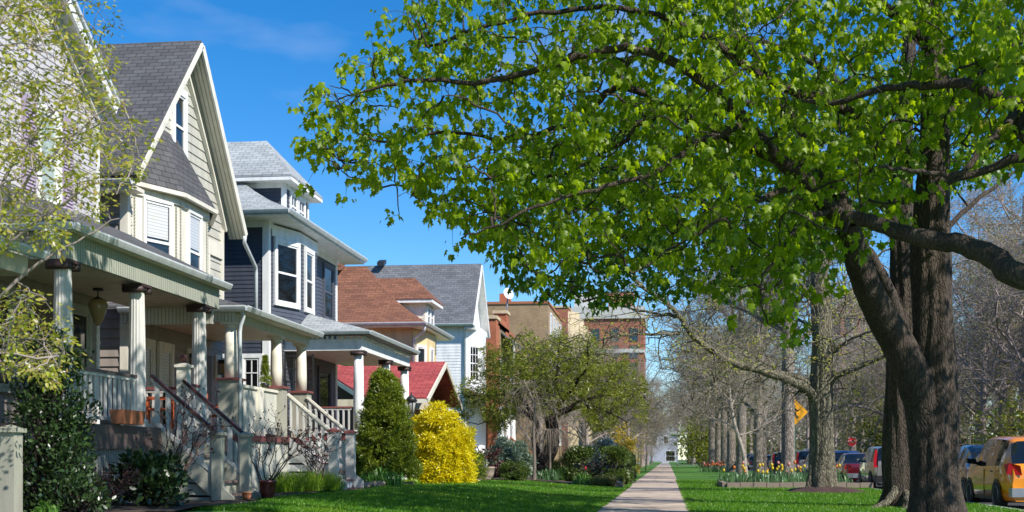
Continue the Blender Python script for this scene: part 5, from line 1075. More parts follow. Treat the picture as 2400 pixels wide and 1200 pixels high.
more = [(22, 72, a2, 'bare brown tree across the street behind the silver wagon'), (18.9, 80, a1, 'bare brown tree across the street above the stop sign'), (23, 92, a3, 'yellow-green tree across the street above the red sedan'), (19, 100, a2, 'tall bare tree across the street right of the green-barked trunk'),
        (24, 112, a1, 'bare tree across the street behind the crossing sign'), (19, 124, a3, 'yellow-green tree across the street behind the crossing sign'), (24, 138, a2, 'bare tree across the street behind the dark cars'), (19, 150, a1, 'bare tree across the street above the white van'), (27, 160, a3, 'greenish tree across the street above the white van'),
        (19, 178, a2, 'far bare tree across the street left of the white van'), (25, 200, a1, 'far bare tree near the end of the street, right side'), (18.5, 215, a2, 'farthest bare tree across the street'), (24, 44, a2, 'bare tree across the street at the right edge of the photo'), (30, 84, a2, 'big bare tree behind the houses across the street'), (32, 60, a1, 'big bare tree behind the red brick house across the street'), (34, 110, a2, 'big bare tree behind the tan house across the street')]
for i, (x, y, src, lb) in enumerate(more): place_copy(src, (x, y, 0), i * 2.3 + 1, 0.9 + 0.25 * ((i * 7) % 4) / 3, lb, G2)
for i, (x, y, src, lb) in enumerate([(21, 36, a2, 'bare tree across the street just right of the nearest maple trunk'), (26, 54, a1, 'bare twiggy tree between the maple trunk and the right edge'), (22, 88, a2, 'bare tree across the street right of the stop sign'), (28, 100, a2, 'bare tree over the tan house across the street'), (20, 112, a2, 'bare tree left of the green-barked trunk, across the street'), (30, 135, a2, 'bare tree far across the street above the red sedan'), (21, 165, a2, 'bare tree far across the street above the black sport utility'), (30, 185, a1, 'far bare tree above the dark blue car'), (22, 235, a2, 'very distant bare tree above the far trunks'), (12, 250, a2, 'very distant bare tree right of the far street sign'), (33, 150, a2, 'bare tree in front of the right-hand brick block'), (36, 190, a2, 'second bare tree in front of the right-hand brick block'), (27, 215, a2, 'distant bare tree left of the right-hand brick block'), (36, 78, a2, 'bare tree behind the red brick house, near the right edge'), (29, 46, a3, 'budding tree at the right edge behind the yellow hatchback')]): place_copy(src, (x, y, 0), i * 1.7 + 0.3, 1.0 + 0.3 * ((i * 5) % 4) / 3, lb, G2)
for i, (x, y, src, sc, lb) in enumerate([(18.6, 66, a1, 1.35, 'tall bare tree at the far kerb right of the maple trunks'), (19.4, 73, a2, 1.3, 'tall bare tree at the far kerb behind the round-lamped car'), (22.5, 80, a2, 1.5, 'broad bare tree over the red brick house across the street'), (21, 90, a1, 1.5, 'broad bare tree at the far kerb above the silver wagon'), (25, 98, a1, 1.5, 'broad bare tree above the tan house across the street'), (18.8, 106, a1, 1.4, 'tall bare tree at the far kerb behind the stop sign'), (22, 120, a1, 1.5, 'broad bare tree at the far kerb left of the stop sign'), (18.8, 134, a2, 1.5, 'broad bare tree at the far kerb above the black sport utility'), (22, 150, a2, 1.6, 'broad bare tree above the white van across the street'), (16.5, 185, a1, 1.6, 'broad distant bare tree above the charcoal car'), (13, 205, a2, 1.6, 'broad distant bare tree left of the far trunks')]): place_copy(src, (x, y, 0), i * 2.9 + 0.5, sc, lb, G2)
G3 = 'bare yard trees along the house side'
for i, (x, y, src, sc, lb) in enumerate([(-5.5, 88, a1, 0.75, 'bare brown tree before the tan brick apartments'), (-5.0, 104, a2, 0.8, 'bare brown tree right of the tan brick apartments'), (-4.2, 122, a3, 0.9, 'pale budding tree above the forsythia'), (-4.5, 145, a1, 0.85, 'bare tree above the blue-awning shop'), (-5.5, 170, a2, 0.8, 'far bare tree left of the sidewalk before the shop'), (-3.4, 112, a1, 0.9, 'bare tree close to the sidewalk past the bicycle'), (-3.0, 152, a1, 1.0, 'bare tree close to the sidewalk before the blue-awning shop'), (-3.2, 176, a2, 1.0, 'bare tree close to the sidewalk near the far crossing'), (-3.0, 196, a1, 1.1, 'bare tree close to the sidewalk at the far crossing'), (4.5, 222, a2, 1.2, 'bare tree just right of the far crossing'), (4.0, 245, a1, 1.3, 'bare tree on the parkway beyond the far crossing'), (-3.5, 225, a2, 1.2, 'bare tree beside the shop with the blue awning'), (-7.5, 76, a2, 0.62, 'bare brown tree before the orange brick pier'), (-6.2, 95, a2, 0.85, 'tall bare tree covering the tan brick wall'), (-7.2, 107, a1, 0.95, 'bare tree covering the limestone bays'), (-4.6, 133, a2, 0.95, 'bare tree left of the blue-awning shop'), (-8, 128, a1, 1.0, 'bare tree close to the limestone-bayed apartments'), (-9, 200, a2, 1.25, 'bare tree in front of the left-hand brick block'), (-12, 230, a1, 1.3, 'bare tree at the foot of the left-hand brick block'), (-6, 250, a2, 1.3, 'distant bare tree over the blue-awning shop'), (-3.5, 290, a1, 1.3, 'distant bare tree screening the pale grey building'), (5, 262, a1, 1.4, 'distant bare tree in the gap right of the sidewalk end'), (8, 285, a2, 1.6, 'taller distant bare tree right of the sidewalk end'), (14, 240, a1, 1.4, 'distant bare tree over the far parkway'), (17, 270, a2, 1.7, 'distant bare tree behind the fresh green leafy tree')]): place_copy(src, (x, y, 0), i * 1.3, sc, lb, G3)
# young green trees low at the sidewalk end
def blob_foliage(c, r, n, size, kind, squash=(1, 1, 1), shell=0.55, up=0.5, clump=0.35, freq=3.0, cone=0.0, droop=0.0, out=0.8):
    """leaf pieces through the outer volume of a lumpy crown"""
    d = rvec(n); ph = rng.uniform(0, 6.28, 6)
    lump = 1 + clump * 0.5 * (np.sin(freq * d[:, 0] * 2 + ph[0]) * np.sin(freq * d[:, 1] * 2 + ph[1]) + np.sin(freq * d[:, 2] * 2.4 + ph[2]) * np.sin(freq * (d[:, 0] - d[:, 1]) * 1.7 + ph[3]))
    q = rng.random(n) ** 0.5; rad = r * lump * (shell + (1 - shell) * q)
    p = d * rad[:, None] * np.array(squash)
    if cone: t = np.clip((p[:, 2] / (r * squash[2]) + 1) / 2, 0, 1); p[:, :2] *= (1 - cone * t ** 1.3)[:, None]
    tip = d * out + rvec(n) * 0.6 + np.array([0, 0, up - droop]); nrm = np.array([0, 0, 0.6]) + d * 0.5 + rvec(n) * 0.5
    return leaves(p + np.array(c), tip, nrm, size * rng.uniform(0.6, 1.3, n), kind)
def bush(name, label, cat, c, r, n, size, kind, mat, stem=None, group=None, core=None, **k):
    """c: foot on the ground; crown centre lifted by squash"""
    t = thing(name, label, cat, c, group); sq = k.get('squash', (1, 1, 1)); cc = (c[0], c[1], c[2] + r * sq[2] * 0.92)
    v, f = blob_foliage(cc, r, n, size, kind, **k); mesh_np('foliage', v, f, M[mat], t)
    ln = []
    for i in range(7):
        a = i * 0.9; e = np.array(cc) + np.array((math.cos(a) * r * sq[0] * 0.5, math.sin(a) * r * sq[1] * 0.5, r * sq[2] * 0.25 * (1 + (i % 3)))) * 0.8
        ln.append(twig_to(np.array((c[0], c[1], c[2] - 0.05)), e, 0.03, 0.01, 6, 0.05, 0.04))
    v, f = tubes(ln, 6); mesh_np('stem', v, f, M[stem or 'bark_dark'], t); return t
def small_tree(label, loc, h, r, mat, n, bark='bark_grey', size=0.16, group=None):
    t = thing('leafy_tree', label, 'tree', loc, group); c = (loc[0], loc[1], loc[2] + h - r)
    v, f = merge([blob_foliage((c[0] + rng.normal() * r * 0.45, c[1] + rng.normal() * r * 0.45, c[2] + rng.normal() * r * 0.35), r * 0.62, n // 7, size, 'oval', shell=0.2, clump=0.6, up=0) for _ in range(7)]); mesh_np('crown', v, f, M[mat], t)
    ln = [limb([(loc[0], loc[1], loc[2] - 0.1), (loc[0] + 0.05, loc[1], loc[2] + h * 0.3), (loc[0], loc[1], loc[2] + h * 0.8)], 0.16 * h / 7, 0.03)]
    for i in range(9): a = i * 2.4; ln.append(twig_to(np.array((loc[0], loc[1], loc[2] + h * (0.3 + 0.03 * i))), np.array((loc[0] + math.cos(a) * r * 0.8, loc[1] + math.sin(a) * r * 0.8, loc[2] + h * (0.5 + 0.04 * i))), 0.05, 0.01, 6, 0.05, 0.05))
    v, f = tubes(ln, 8); mesh_np('trunk', v, f, M[bark], t); return t
small_tree('fresh green leafy tree low beside the far end of the sidewalk', (4.0, 150, 0), 7.5, 3.2, 'leaf_larch', 4200, size=0.3)
small_tree('green leafy tree behind the far parkway trunks', (9.5, 190, 0), 9, 4, 'leaf_larch', 3600, size=0.35)
small_tree('bright green leafy tree behind the crossing sign post', (20, 108, 0), 6.5, 3.6, 'leaf_larch', 3600, size=0.28)
small_tree('fresh yellow-green shrubby tree just right of the maple trunks', (16.5, 64, 0), 4.2, 2.2, 'leaf_spring', 2600, size=0.2)
small_tree('dark evergreen across the street at the right edge', (25, 66, 0), 5, 2.4, 'leaf_box', 3000, size=0.2)
small_tree('dark green shrub across the street behind the red sedan', (19, 96, 0), 4, 2.4, 'leaf_box', 2400, size=0.25)

def wood(name, label, x0, x1, y0, y1, zt, n, mat, size):
    p = np.stack([rng.uniform(x0, x1, n), rng.uniform(y0, y1, n), zt * rng.random(n) ** 1.3], 1)
    k = np.sin(p[:, 0] * 0.9 + 1) * np.sin(p[:, 1] * 0.31) + 0.6 * np.sin(p[:, 0] * 2.1 + p[:, 1] * 0.8); p[:, 2] *= (0.55 + 0.3 * k).clip(0.12, 1)
    v, f = leaves(p, rvec(n) + np.array([0, 0, 0.5]), rvec(n), size * rng.uniform(0.5, 1.3, n), 'oval'); o = mesh_np(name, v, f, M[mat], None, True, ((x0 + x1) / 2, y0, 0)); tag(o, label, 'undergrowth', None, 'stuff')
wood('undergrowth', 'olive and brown undergrowth across the street behind the parked cars', 19, 40, 45, 200, 5.5, 26000, 'leaf_under', 0.42)
wood('undergrowth', 'brownish thicket of young growth beyond the end of the street', 4, 34, 225, 265, 12, 14000, 'leaf_under', 0.7)

# ------------------------------------------------------------------ garden plants and yard trees on the house side
def gz(x): return lawn_z(x) + 0.04
def bp_(px, y, x=None): q = P(px, 1075, Y=y); return (q.x, y, gz(q.x))
# dwarf spruce cone: layered clumps of needles
t = thing('conical_spruce', 'dense green conical dwarf spruce left of the golden cypress', 'shrub', bp_(903, 35)); c = t.location; ms = []; pp = []
for i in range(250):
    z = rng.random() ** 0.95 * 2.85; R_ = 0.80 * (1 - (z / 3.1) ** 1.45) + 0.04; a = rng.uniform(0, 6.28); R_ *= rng.uniform(0.78, 1.02)
    pp.append((c.x + R_ * math.cos(a), c.y + R_ * math.sin(a), c.z + 0.2 + z))
for p in pp: ms.append(blob_foliage(p, rng.uniform(0.14, 0.26), 120, 0.075, 'tuft', squash=(1.1, 1.1, 0.75), shell=0.2, up=0.5, clump=0.3))
v, f = merge(ms); mesh_np('foliage', v, f, M['leaf_spruce'], t)
v, f = tubes([limb([(c.x, c.y, c.z - 0.1), (c.x + 0.02, c.y, c.z + 1.5), (c.x, c.y, c.z + 2.9)], 0.09, 0.02)] + [twig_to(np.array((c.x, c.y, min(p[2], c.z + 2.8))), np.array(p), 0.02, 0.008, 4) for p in pp]); mesh_np('trunk', v, f, M['bark_dark'], t)
def mound(label, cat, name, c, rx, ry, hgt, ncl, nl, size, kind, mat, clr=(0.16, 0.3), droop=0.0, stem='bark_dark', group=None, sq=0.75):
    t = thing(name, label, cat, c, group); ms = []; ln = []
    for i in range(ncl):
        d = rvec(1)[0]; d[2] = abs(d[2]) * 1.15 - 0.12; q = rng.uniform(0.72, 1.0) + (0.1 if i % 9 == 0 else 0); w_ = q * (1 + 0.32 * max(0, d[2]))
        p = (c[0] + d[0] * rx * w_, c[1] + d[1] * ry * w_, c[2] + max(0.08, d[2] * hgt * q * 0.95 + 0.1)); r = rng.uniform(*clr)
        ms.append(blob_foliage(p, r, nl, size, kind, squash=(1.1, 1.1, sq), shell=0.15, up=0.45, clump=0.35, droop=droop)); ln.append(twig_to(np.array((c[0], c[1], c[2] - 0.05)), np.array(p), 0.02, 0.006, 5, 0.05, 0.03))
    v, f = merge(ms); mesh_np('foliage', v, f, M[mat], t); v, f = tubes(ln); mesh_np('stem', v, f, M[stem], t); return t
mound('bright golden-yellow thread cypress mound between the conical spruce and the beige planter', 'shrub', 'golden_cypress', bp_(1034, 38), 0.86, 0.88, 2.15, 260, 70, 0.13, 'tuft', 'leaf_gold', (0.09, 0.22), 0.7, sq=1.0)
mound('small green shrub tucked behind the right side of the golden cypress', 'shrub', 'green_shrub', bp_(1098, 42.5), 0.4, 0.5, 0.9, 40, 60, 0.09, 'tuft', 'leaf_spruce')
mound('blue-green pine shrub right of the beige planter', 'shrub', 'pine_shrub', bp_(1190, 48.5), 0.72, 0.7, 1.25, 70, 80, 0.13, 'tuft', 'leaf_pine')
mound('low round boxwood ball in front of the pine shrub', 'shrub', 'boxwood', bp_(1204, 44.3), 0.47, 0.45, 0.6, 60, 90, 0.05, 'oval', 'leaf_box', (0.1, 0.16))
mound('small boxwood ball behind the dark crooked trunk', 'shrub', 'boxwood', bp_(1318, 57.5), 0.5, 0.5, 0.8, 60, 80, 0.06, 'oval', 'leaf_box', (0.1, 0.16))
mound('reddish dried shrub between the boxwood ball and the planter', 'shrub', 'dry_shrub', bp_(1172, 46.5), 0.4, 0.4, 0.45, 24, 40, 0.08, 'oval', 'leaf_red', (0.1, 0.2))
mound('blue spruce globe behind the clipped hedge', 'shrub', 'blue_spruce', bp_(1418, 57), 0.85, 0.8, 1.75, 90, 80, 0.13, 'tuft', 'leaf_blue')
mound('smaller blue spruce left of the spruce globe, behind the hedge', 'shrub', 'blue_spruce', bp_(1372, 58.5), 0.4, 0.4, 1.5, 30, 60, 0.13, 'tuft', 'leaf_blue')
mound('yellow forsythia blooming behind the blue spruce globe', 'shrub', 'forsythia', bp_(1455, 70), 0.95, 0.9, 2.7, 60, 60, 0.11, 'oval', 'leaf_forsythia', (0.2, 0.4))
mound('olive mossy mound at the front corner of the garden by the sidewalk', 'shrub', 'moss_mound', (-2.2, 46.2, 0.03), 0.62, 0.42, 0.3, 70, 70, 0.04, 'tuft', 'leaf_moss', (0.08, 0.14))
def hedge(label, x0, x1, y0, y1, z1, n):
    t = thing('clipped_hedge', label, 'hedge', ((x0 + x1) / 2, (y0 + y1) / 2, 0.02)); d = rvec(n); e = 0.38
    s_ = np.sign(d) * np.abs(d) ** e; p = s_ * np.array([(x1 - x0) / 2, (y1 - y0) / 2, z1 / 2]) * (0.80 + 0.22 * rng.random((n, 1)) + 0.05 * np.sin(d[:, :1] * 9) * np.sin(d[:, 1:2] * 8 + d[:, 2:] * 7)) + np.array([(x0 + x1) / 2, (y0 + y1) / 2, z1 / 2])
    v, f = leaves(p, d * 0.8 + rvec(n) * 0.7 + np.array([0, 0, 0.4]), np.array([0, 0, 0.5]) + d + rvec(n) * 0.5, 0.075 * rng.uniform(0.6, 1.3, n), 'oval'); mesh_np('foliage', v, f, M['leaf_box'], t)
    ln = [twig_to(np.array((x0 + (x1 - x0) * rng.uniform(0.3, 0.7), y0 + (y1 - y0) * rng.uniform(0.2, 0.8), 0)), np.array((x0 + (x1 - x0) * rng.random(), y0 + (y1 - y0) * rng.random(), z1 * 0.8)), 0.025, 0.008, 5) for _ in range(30)]
    v, f = tubes(ln); mesh_np('stem', v, f, M['bark_dark'], t)
hedge('broad dark green clipped hedge with rounded ends beside the sidewalk', -3.95, -1.5, 49.2, 51.6, 1.5, 24000)
hedge('further clipped hedge strip continuing along the sidewalk edge', -2.2, -1.45, 53.5, 60, 1.25, 8000)
# strap-leaf clumps, ferns
def strap(name, label, c, r, n, h, w, mat, cat='plant', spread=0.6, group=None):
    k = 6; V = []; Fc = []; a = rng.uniform(0, 6.28, n); rr = r * np.sqrt(rng.random(n)); bx = np.stack([c[0] + rr * np.cos(a), c[1] + rr * np.sin(a), np.full(n, c[2])], 1)
    dr = rng.uniform(0, 6.28, n); hh = h * rng.uniform(0.35, 1.2, n) * (1.1 - 0.45 * rr / r); ln = spread * hh * rng.uniform(0.4, 1.3, n); q = np.linspace(0, 1, k)
    for i in range(n):
        d = np.array((math.cos(dr[i]), math.sin(dr[i]), 0)); sd_ = np.array((-d[1], d[0], 0)); cp = bx[i] + d * (ln[i] * q ** 1.3)[:, None] + np.array([0, 0, 1]) * (hh[i] * np.sin(q * 2.0))[:, None]
        ww = w * (1 - q ** 2.2) + 0.002; b0 = len(V) * 0 + i * 2 * k; V.append(np.stack([cp - sd_ * ww[:, None] / 2, cp + sd_ * ww[:, None] / 2], 1).reshape(-1, 3))
        for j in range(k - 1): Fc.append((b0 + 2 * j, b0 + 2 * j + 1, b0 + 2 * j + 3, b0 + 2 * j + 2))
    o = mesh_np(name, np.concatenate(V), np.array(Fc), M[mat], None, True, c); return tag(o, label, cat, group)
strap('daylily_clump', 'bright green daylily clump at the foot of the conical spruce', bp_(893, 33.6), 0.62, 300, 0.42, 0.03, 'leaf_lily')
strap('daylily_clump', 'green strap-leaf clump in front of the clipped hedge', bp_(1366, 46.5), 0.4, 160, 0.4, 0.03, 'leaf_lily')
strap('iris_clump', 'grey-green bulb foliage under the dark crooked trunk', bp_(1285, 48.5), 0.45, 170, 0.45, 0.025, 'leaf_tulip')
strap('grass_clump', 'pale green grass clump between the crooked trunk and the hedge', bp_(1318, 51), 0.5, 260, 0.5, 0.02, 'leaf_lily')
strap('low_plant', 'small yellow-green plant between the spruce and the golden cypress', bp_(965, 36.5), 0.25, 90, 0.16, 0.03, 'leaf_fern')
for i, (px, y, r, n) in enumerate([(668, 26.3, 0.38, 900), (712, 27.4, 0.42, 1100), (758, 28.2, 0.36, 800)]): strap('fern_patch', ['bright yellow-green fern patch nearest the oxblood pot', 'middle bright yellow-green fern patch below the beige house steps', 'bright fern patch beside the lower newel of the beige house steps'][i], bp_(px, y), r, n, 0.42, 0.011, 'leaf_fern', 'plant', 0.75, 'ferns below the beige porch')
strap('bluebell_clump', 'small clump with blue flower spikes beside the lowest step', bp_(792, 28.8), 0.15, 50, 0.4, 0.02, 'leaf_lily')
# bare and budding shrubs by the porches
def twiggy(name, label, c, h, r, n, twig, leafm, nl, size, lean=(0, 0), kind='oval'):
    t = thing(name, label, 'shrub', c); ln = []; tp = []
    for i in range(n):
        a = i * 2.4; d = unit(np.array((math.cos(a) * r + lean[0], math.sin(a) * r + lean[1], h))); e = np.array(c) + d * h * rng.uniform(0.8, 1.15); q = twig_to(np.array(c) - np.array((0, 0, 0.05)), e, 0.018, 0.006, 8, 0.02, 0.03); ln.append(q); tp.append(e)
        for j in range(3, 8):
            s_ = q[0][j]; e2 = s_ + unit(d + rvec(1)[0] * 0.9) * h * rng.uniform(0.2, 0.42); q2 = twig_to(s_, e2, 0.008, 0.004, 5, 0.0, 0.06); ln.append(q2); tp.append(e2)
            for m_ in range(2): e3 = q2[0][2 + m_] + unit(d + rvec(1)[0]) * h * rng.uniform(0.1, 0.2); ln.append(twig_to(q2[0][2 + m_], e3, 0.005, 0.003, 3, 0, 0.06)); tp.append(e3)
    v, f = tubes(ln, 5); mesh_np('stem', v, f, M[twig], t); tp = np.array(tp)
    if nl: v, f = leaf_bunches(tp, np.tile([0, 0, 1.0], (len(tp), 1)), nl, 0.05, size, kind, -0.2); mesh_np('foliage', v, f, M[leafm], t)
    return t
twiggy('magnolia_shrub', 'bare branching magnolia with dark buds below the beige porch balustrade', bp_(612, 24.6), 1.4, 0.75, 7, 'twig_red', 'leaf_red', 2, 0.055, (0.35, 0))
twiggy('rose_shrub', 'thin purple-twigged shrub in front of the beige house steps', bp_(742, 27.8), 1.05, 0.3, 8, 'twig_red', 'leaf_red', 2, 0.05)
twiggy('bare_shrub', 'sparse dark red-leaved shrub growing against the lilac-grey house steps', bp_(400, 20.0), 1.6, 0.45, 7, 'twig_red', 'leaf_red', 2, 0.05, (0.25, 0.3))
twiggy('purple_shrub', 'low purplish twiggy shrub under the lilac-grey house porch', bp_(245, 17.3), 0.6, 0.5, 16, 'twig_red', 'leaf_red', 2, 0.035)
mound('big dark evergreen shrub at the lower left before the lilac-grey house porch', 'shrub', 'holly_shrub', bp_(118, 15.6), 0.42, 0.5, 2.3, 120, 75, 0.06, 'oval', 'leaf_holly', (0.14, 0.27))
mound('dark low rhododendron before the porch skirt at the stair foot', 'shrub', 'rhododendron', bp_(350, 18.5), 0.42, 0.45, 0.7, 50, 45, 0.10, 'oval', 'leaf_holly', (0.14, 0.26))
mound('small dark shrub beside the square gate post', 'shrub', 'holly_shrub', bp_(175, 15.4), 0.3, 0.4, 0.5, 30, 50, 0.06, 'oval', 'leaf_holly', (0.12, 0.2))
strap('bright_weed', 'bright green leafy plant at the bottom left beside the gate post', bp_(105, 14.6), 0.15, 50, 0.2, 0.04, 'leaf_lily')
# spreading feathery tree with dark crooked trunk
t = thing('feathery_tree', 'spreading olive-green feathery tree on a thick dark crooked trunk in the front yard', 'tree', bp_(1275, 52)); D_ = 52
tv = tubes([limb(pxl((1272, 1118, D_), (1276, 1085, D_), (1292, 1050, D_), (1296, 1015, D_), (1290, 975, D_)), 0.36, 0.24), limb(pxl((1272, 1105, D_), (1262, 1070, D_), (1252, 1030, D_), (1258, 990, D_)), 0.17, 0.12)], 12)
L = []
for (a, b_, c_, dd) in [((1290, 975), (1350, 890), (1450, 850), 1.5), ((1290, 975), (1240, 880), (1150, 830), 1), ((1258, 990), (1180, 930), (1095, 930), -1), ((1290, 975), (1310, 860), (1300, 790), -1), ((1290, 975), (1400, 930), (1510, 930), 0.5), ((1290, 975), (1280, 880), (1220, 800), 2), ((1290, 975), (1370, 870), (1380, 800), -2), ((1258, 990), (1200, 900), (1120, 870), 2), ((1290, 975), (1390, 950), (1470, 990), -1.5)]:
    L.append(limb(pxl((a[0], a[1], D_), (b_[0], b_[1], D_ + dd * 0.6), (c_[0], c_[1], D_ + dd * 1.4)), 0.10, 0.02, 0.03))
lo = P(1050, 1020, Y=D_); hi = P(1530, 770, Y=D_); cx = (lo.x + hi.x) / 2
def crownF(p):
    q = (p[0] - cx) / ((hi.x - lo.x) / 2); top = np.interp(q, [-1, -.83, -.54, -.2, .4, .85, 1], [3.6, 4.0, 5.2, 5.85, 5.85, 4.6, 3.9]) + 0.3 * math.sin(q * 8 + p[1] * 1.1) + 0.25 * math.sin(q * 19); bot = 2.55 + 0.5 * math.sin(p[0] * 3) + (0.6 if abs(q) < 0.3 else 0)
    return abs(q) < 1 and bot < p[2] < top and ((p[1] - D_) / 3.2) ** 2 + q * q < 1 and math.sin(p[0] * 3.1) * math.sin(p[1] * 2.7) * math.sin(p[2] * 3.3) > -0.35
lines, tips, dirs = canopy(L, crownF, ((lo.x, D_ - 3.2, 2.2), (hi.x, D_ + 3.2, 6.3)), 260, 2100, 2.4, 1.3, 0.0)
v, f = merge([tv, tubes(L + lines, 6)]); mesh_np('trunk', v, f, M['bark_dark'], t)
v, f = leaf_bunches(tips, dirs, 9, 0.2, 0.085, 'oval', 0.1); v2, f2 = leaf_bunches(tips, dirs, 3, 0.18, 0.13, 'tuft', 0.0); mesh_np('crown', *merge([(v, f), (v2, f2)]), M['leaf_larch'], t)
# weeping sapling
t = thing('weeping_sapling', 'slim grey weeping sapling, bare, in front of the feathery tree', 'tree', bp_(1252, 47)); c = np.array(t.location)
ln = [limb([c + (0, 0, -0.1), c + (0.01, 0, 0.8), c + (-0.02, 0, 1.8), c + (0.02, 0, 2.6), c + (-0.12, 0, 3.1), c + (-0.4, 0, 3.7)], 0.085, 0.03)]
for i in range(34):
    a = i * 2.4; st = ln[0][0][int(rng.uniform(0.62, 1) * (len(ln[0][0]) - 1))]; r_ = rng.uniform(0.5, 1.35); d = np.array((math.cos(a), math.sin(a), 0))
    j_ = rng.normal(size=(3, 3)) * 0.16; p = smooth_line([st, st + d * r_ * 0.5 + (0, 0, rng.uniform(-0.1, 0.3)) + j_[0], st + d * r_ * 0.85 + (0, 0, -rng.uniform(0.1, 0.5)) + j_[1], st + d * r_ + (0, 0, -rng.uniform(0.5, 1.5)) + j_[2]], 4); ln.append((p, np.linspace(0.011, 0.005, len(p))))
    for k in range(3, len(p), 2): ln.append(twig_to(p[k], p[k] + d * 0.2 + rng.normal(size=3) * 0.15 + (0, 0, -0.35), 0.006, 0.004, 4, 0, 0.05))
v, f = tubes(ln, 8); mesh_np('trunk', v, f, M['twig_dim'], t)
# weeping mop in front of the crooked trunk
t = thing('weeping_shrub', 'bare weeping mop of brown twigs before the dark crooked trunk', 'shrub', bp_(1288, 49.5)); c = np.array(t.location); ln = [limb([c + (0, 0, -0.1), c + (0.02, 0, 0.8), c + (0, 0, 1.75)], 0.06, 0.04)]
for i in range(90):
    a = rng.uniform(0, 6.28); r_ = rng.uniform(0.15, 0.75); d = np.array((math.cos(a), math.sin(a), 0)); st = c + (0, 0, 1.75)
    p = smooth_line([st, st + d * r_ * 0.5 + (0, 0, 0.22), st + d * r_ + (0, 0, -0.05), st + d * r_ * 1.15 + (0, 0, -rng.uniform(0.3, 0.8))], 3); ln.append((p, np.linspace(0.012, 0.006, len(p))))
v, f = tubes(ln, 5); mesh_np('stem', v, f, M['twig_dim'], t)
# flowering tree at the left edge
t = thing('flowering_tree', 'young spring-leaved tree with white blossom overhanging from the left edge', 'tree', (-8.0, 13.2, 0.3)); L = []
b0 = np.array((-8.0, 13.2, 0.25)); L.append(limb([b0, b0 + (0.05, 0, 1.2), b0 + (0.0, 0.05, 2.2), b0 + (0.1, 0, 3.4), b0 + (0.1, 0.1, 4.6), b0 + (0.2, 0.1, 5.8)], 0.12, 0.03, 0.01))
for (dx, dy, z0_, z1_) in [(2.1, -0.1, 2.6, 4.1), (1.5, 0.5, 2.9, 5.4), (2.0, 0.3, 2.2, 3.7), (1.2, -0.6, 3.3, 5.9), (1.9, 0.2, 2.9, 4.9), (0.9, -0.9, 2.3, 4.6), (1.1, -0.2, 1.3, 2.35), (0.9, 0.2, 1.3, 2.1)]:
    s_ = b0 + (0.05, 0, z0_ - 0.25); e = np.array((b0[0] + dx, b0[1] + dy, z1_)); L.append(limb([s_, s_ + (e - s_) * 0.35 + (0, 0, 0.15), s_ + (e - s_) * 0.7 + (0, 0, 0.12), e], 0.045, 0.008, 0.02))
def crownW(p):
    X = p[0] * 13.2 / p[1]; z = 1.05 + (p[2] - 1.05) * 13.2 / p[1]
    if abs(p[1] - 13.2) > 1.5: return False
    up_ = z > np.interp(X, [-7.2, -6.6, -6.1, -5.7, -5.45], [3.35, 3.35, 3.7, 3.8, 4.2]) and X < np.interp(z, [3.3, 3.9, 4.3, 4.7, 5.1, 5.6, 6.0], [-6.5, -5.9, -5.5, -5.55, -5.95, -6.0, -5.75])
    low = X < -6.35 - 0.5 * abs(z - 2.3) and 1.9 < z < 2.85
    g = math.sin(p[0] * 4.3) * math.sin(p[1] * 3.9) * math.sin(p[2] * 4.4 + 1)
    return (up_ or low) and g > -0.3 and z < 7
lines, tips, dirs = canopy(L, crownW, ((-9.2, 11.8, 1.9), (-4.6, 14.8, 6.8)), 260, 1150, 1.8, 0.8, -0.05)
L = [(p_, r__ * 0.75) for p_, r__ in L]; lines = [(p_, r__ * 0.65) for p_, r__ in lines]
v, f = tubes(L + lines, 6); mesh_np('trunk', v, f, M['twig'], t)
v, f = leaf_bunches(tips, dirs, 19, 0.18, 0.056, 'oval', 0.25); mesh_np('crown', v, f, M['leaf_spring'], t)
k = rng.choice(len(tips), 480); v, f = leaf_bunches(tips[k], dirs[k], 5, 0.06, 0.05, 'oval', 0.0); mesh_np('blossom', v, f, M['blossom'], t)

# ------------------------------------------------------------------ pots, lamp, chairs, stones
def pot(label, c, r, h, mat, rimr=1.08):
    m = MB(); m.lathe(c, [(r * 0.7, 0), (r * 0.95, h * 0.45), (r, h * 0.86), (r * rimr, h * 0.87), (r * rimr, h), (r * 0.86, h), (r * 0.82, h * 0.9), (0.0, h * 0.9)], 24); return tag(m.build('flower_pot', M[mat]), label, 'pot')
pot('oxblood glazed pot on the lawn edge below the beige porch', bp_(627, 22.3), 0.15, 0.32, 'potred'); pot('small terracotta pot on the lowest step of the lilac-grey house', (-7.28, 21.6, 0.33), 0.08, 0.14, 'terracotta')
q = bp_(1138, 43.6); pot('round beige planter tub holding a dark red plant', (q[0], q[1], q[2]), 0.31, 0.44, 'barrel', 1.03)
twiggy('red_foliage_plant', 'dark red-leaved plant growing in the round beige planter tub', (q[0], q[1], q[2] + 0.38), 0.62, 0.5, 7, 'twig_red', 'leaf_red', 3, 0.1)
m = MB(); m.prism([(-8.62, 19.1, 1.6), (-8.48, 19.1, 1.6), (-8.44, 19.1, 1.82), (-8.66, 19.1, 1.82)], (0, 0.9, 0)); tag(m.build('window_box', M['terracotta']), 'long orange planter box hung on the outside of the porch railing', 'planter')
t = thing('garden_lamp', 'black lantern on a post between the conical spruce and the golden cypress', 'lamp', bp_(964, 40)); c = t.location
m = MB(); m.lathe((c.x, c.y, c.z), [(0.06, 0), (0.04, 0.3), (0.035, 1.95), (0.07, 2.0), (0.03, 2.05), (0.09, 2.12)], 12); m.build('post', M['iron'], t)
m = MB(); m.lathe((c.x, c.y, c.z), [(0.16, 2.52), (0.2, 2.54), (0.13, 2.66), (0.03, 2.74), (0.015, 2.82)], 12)
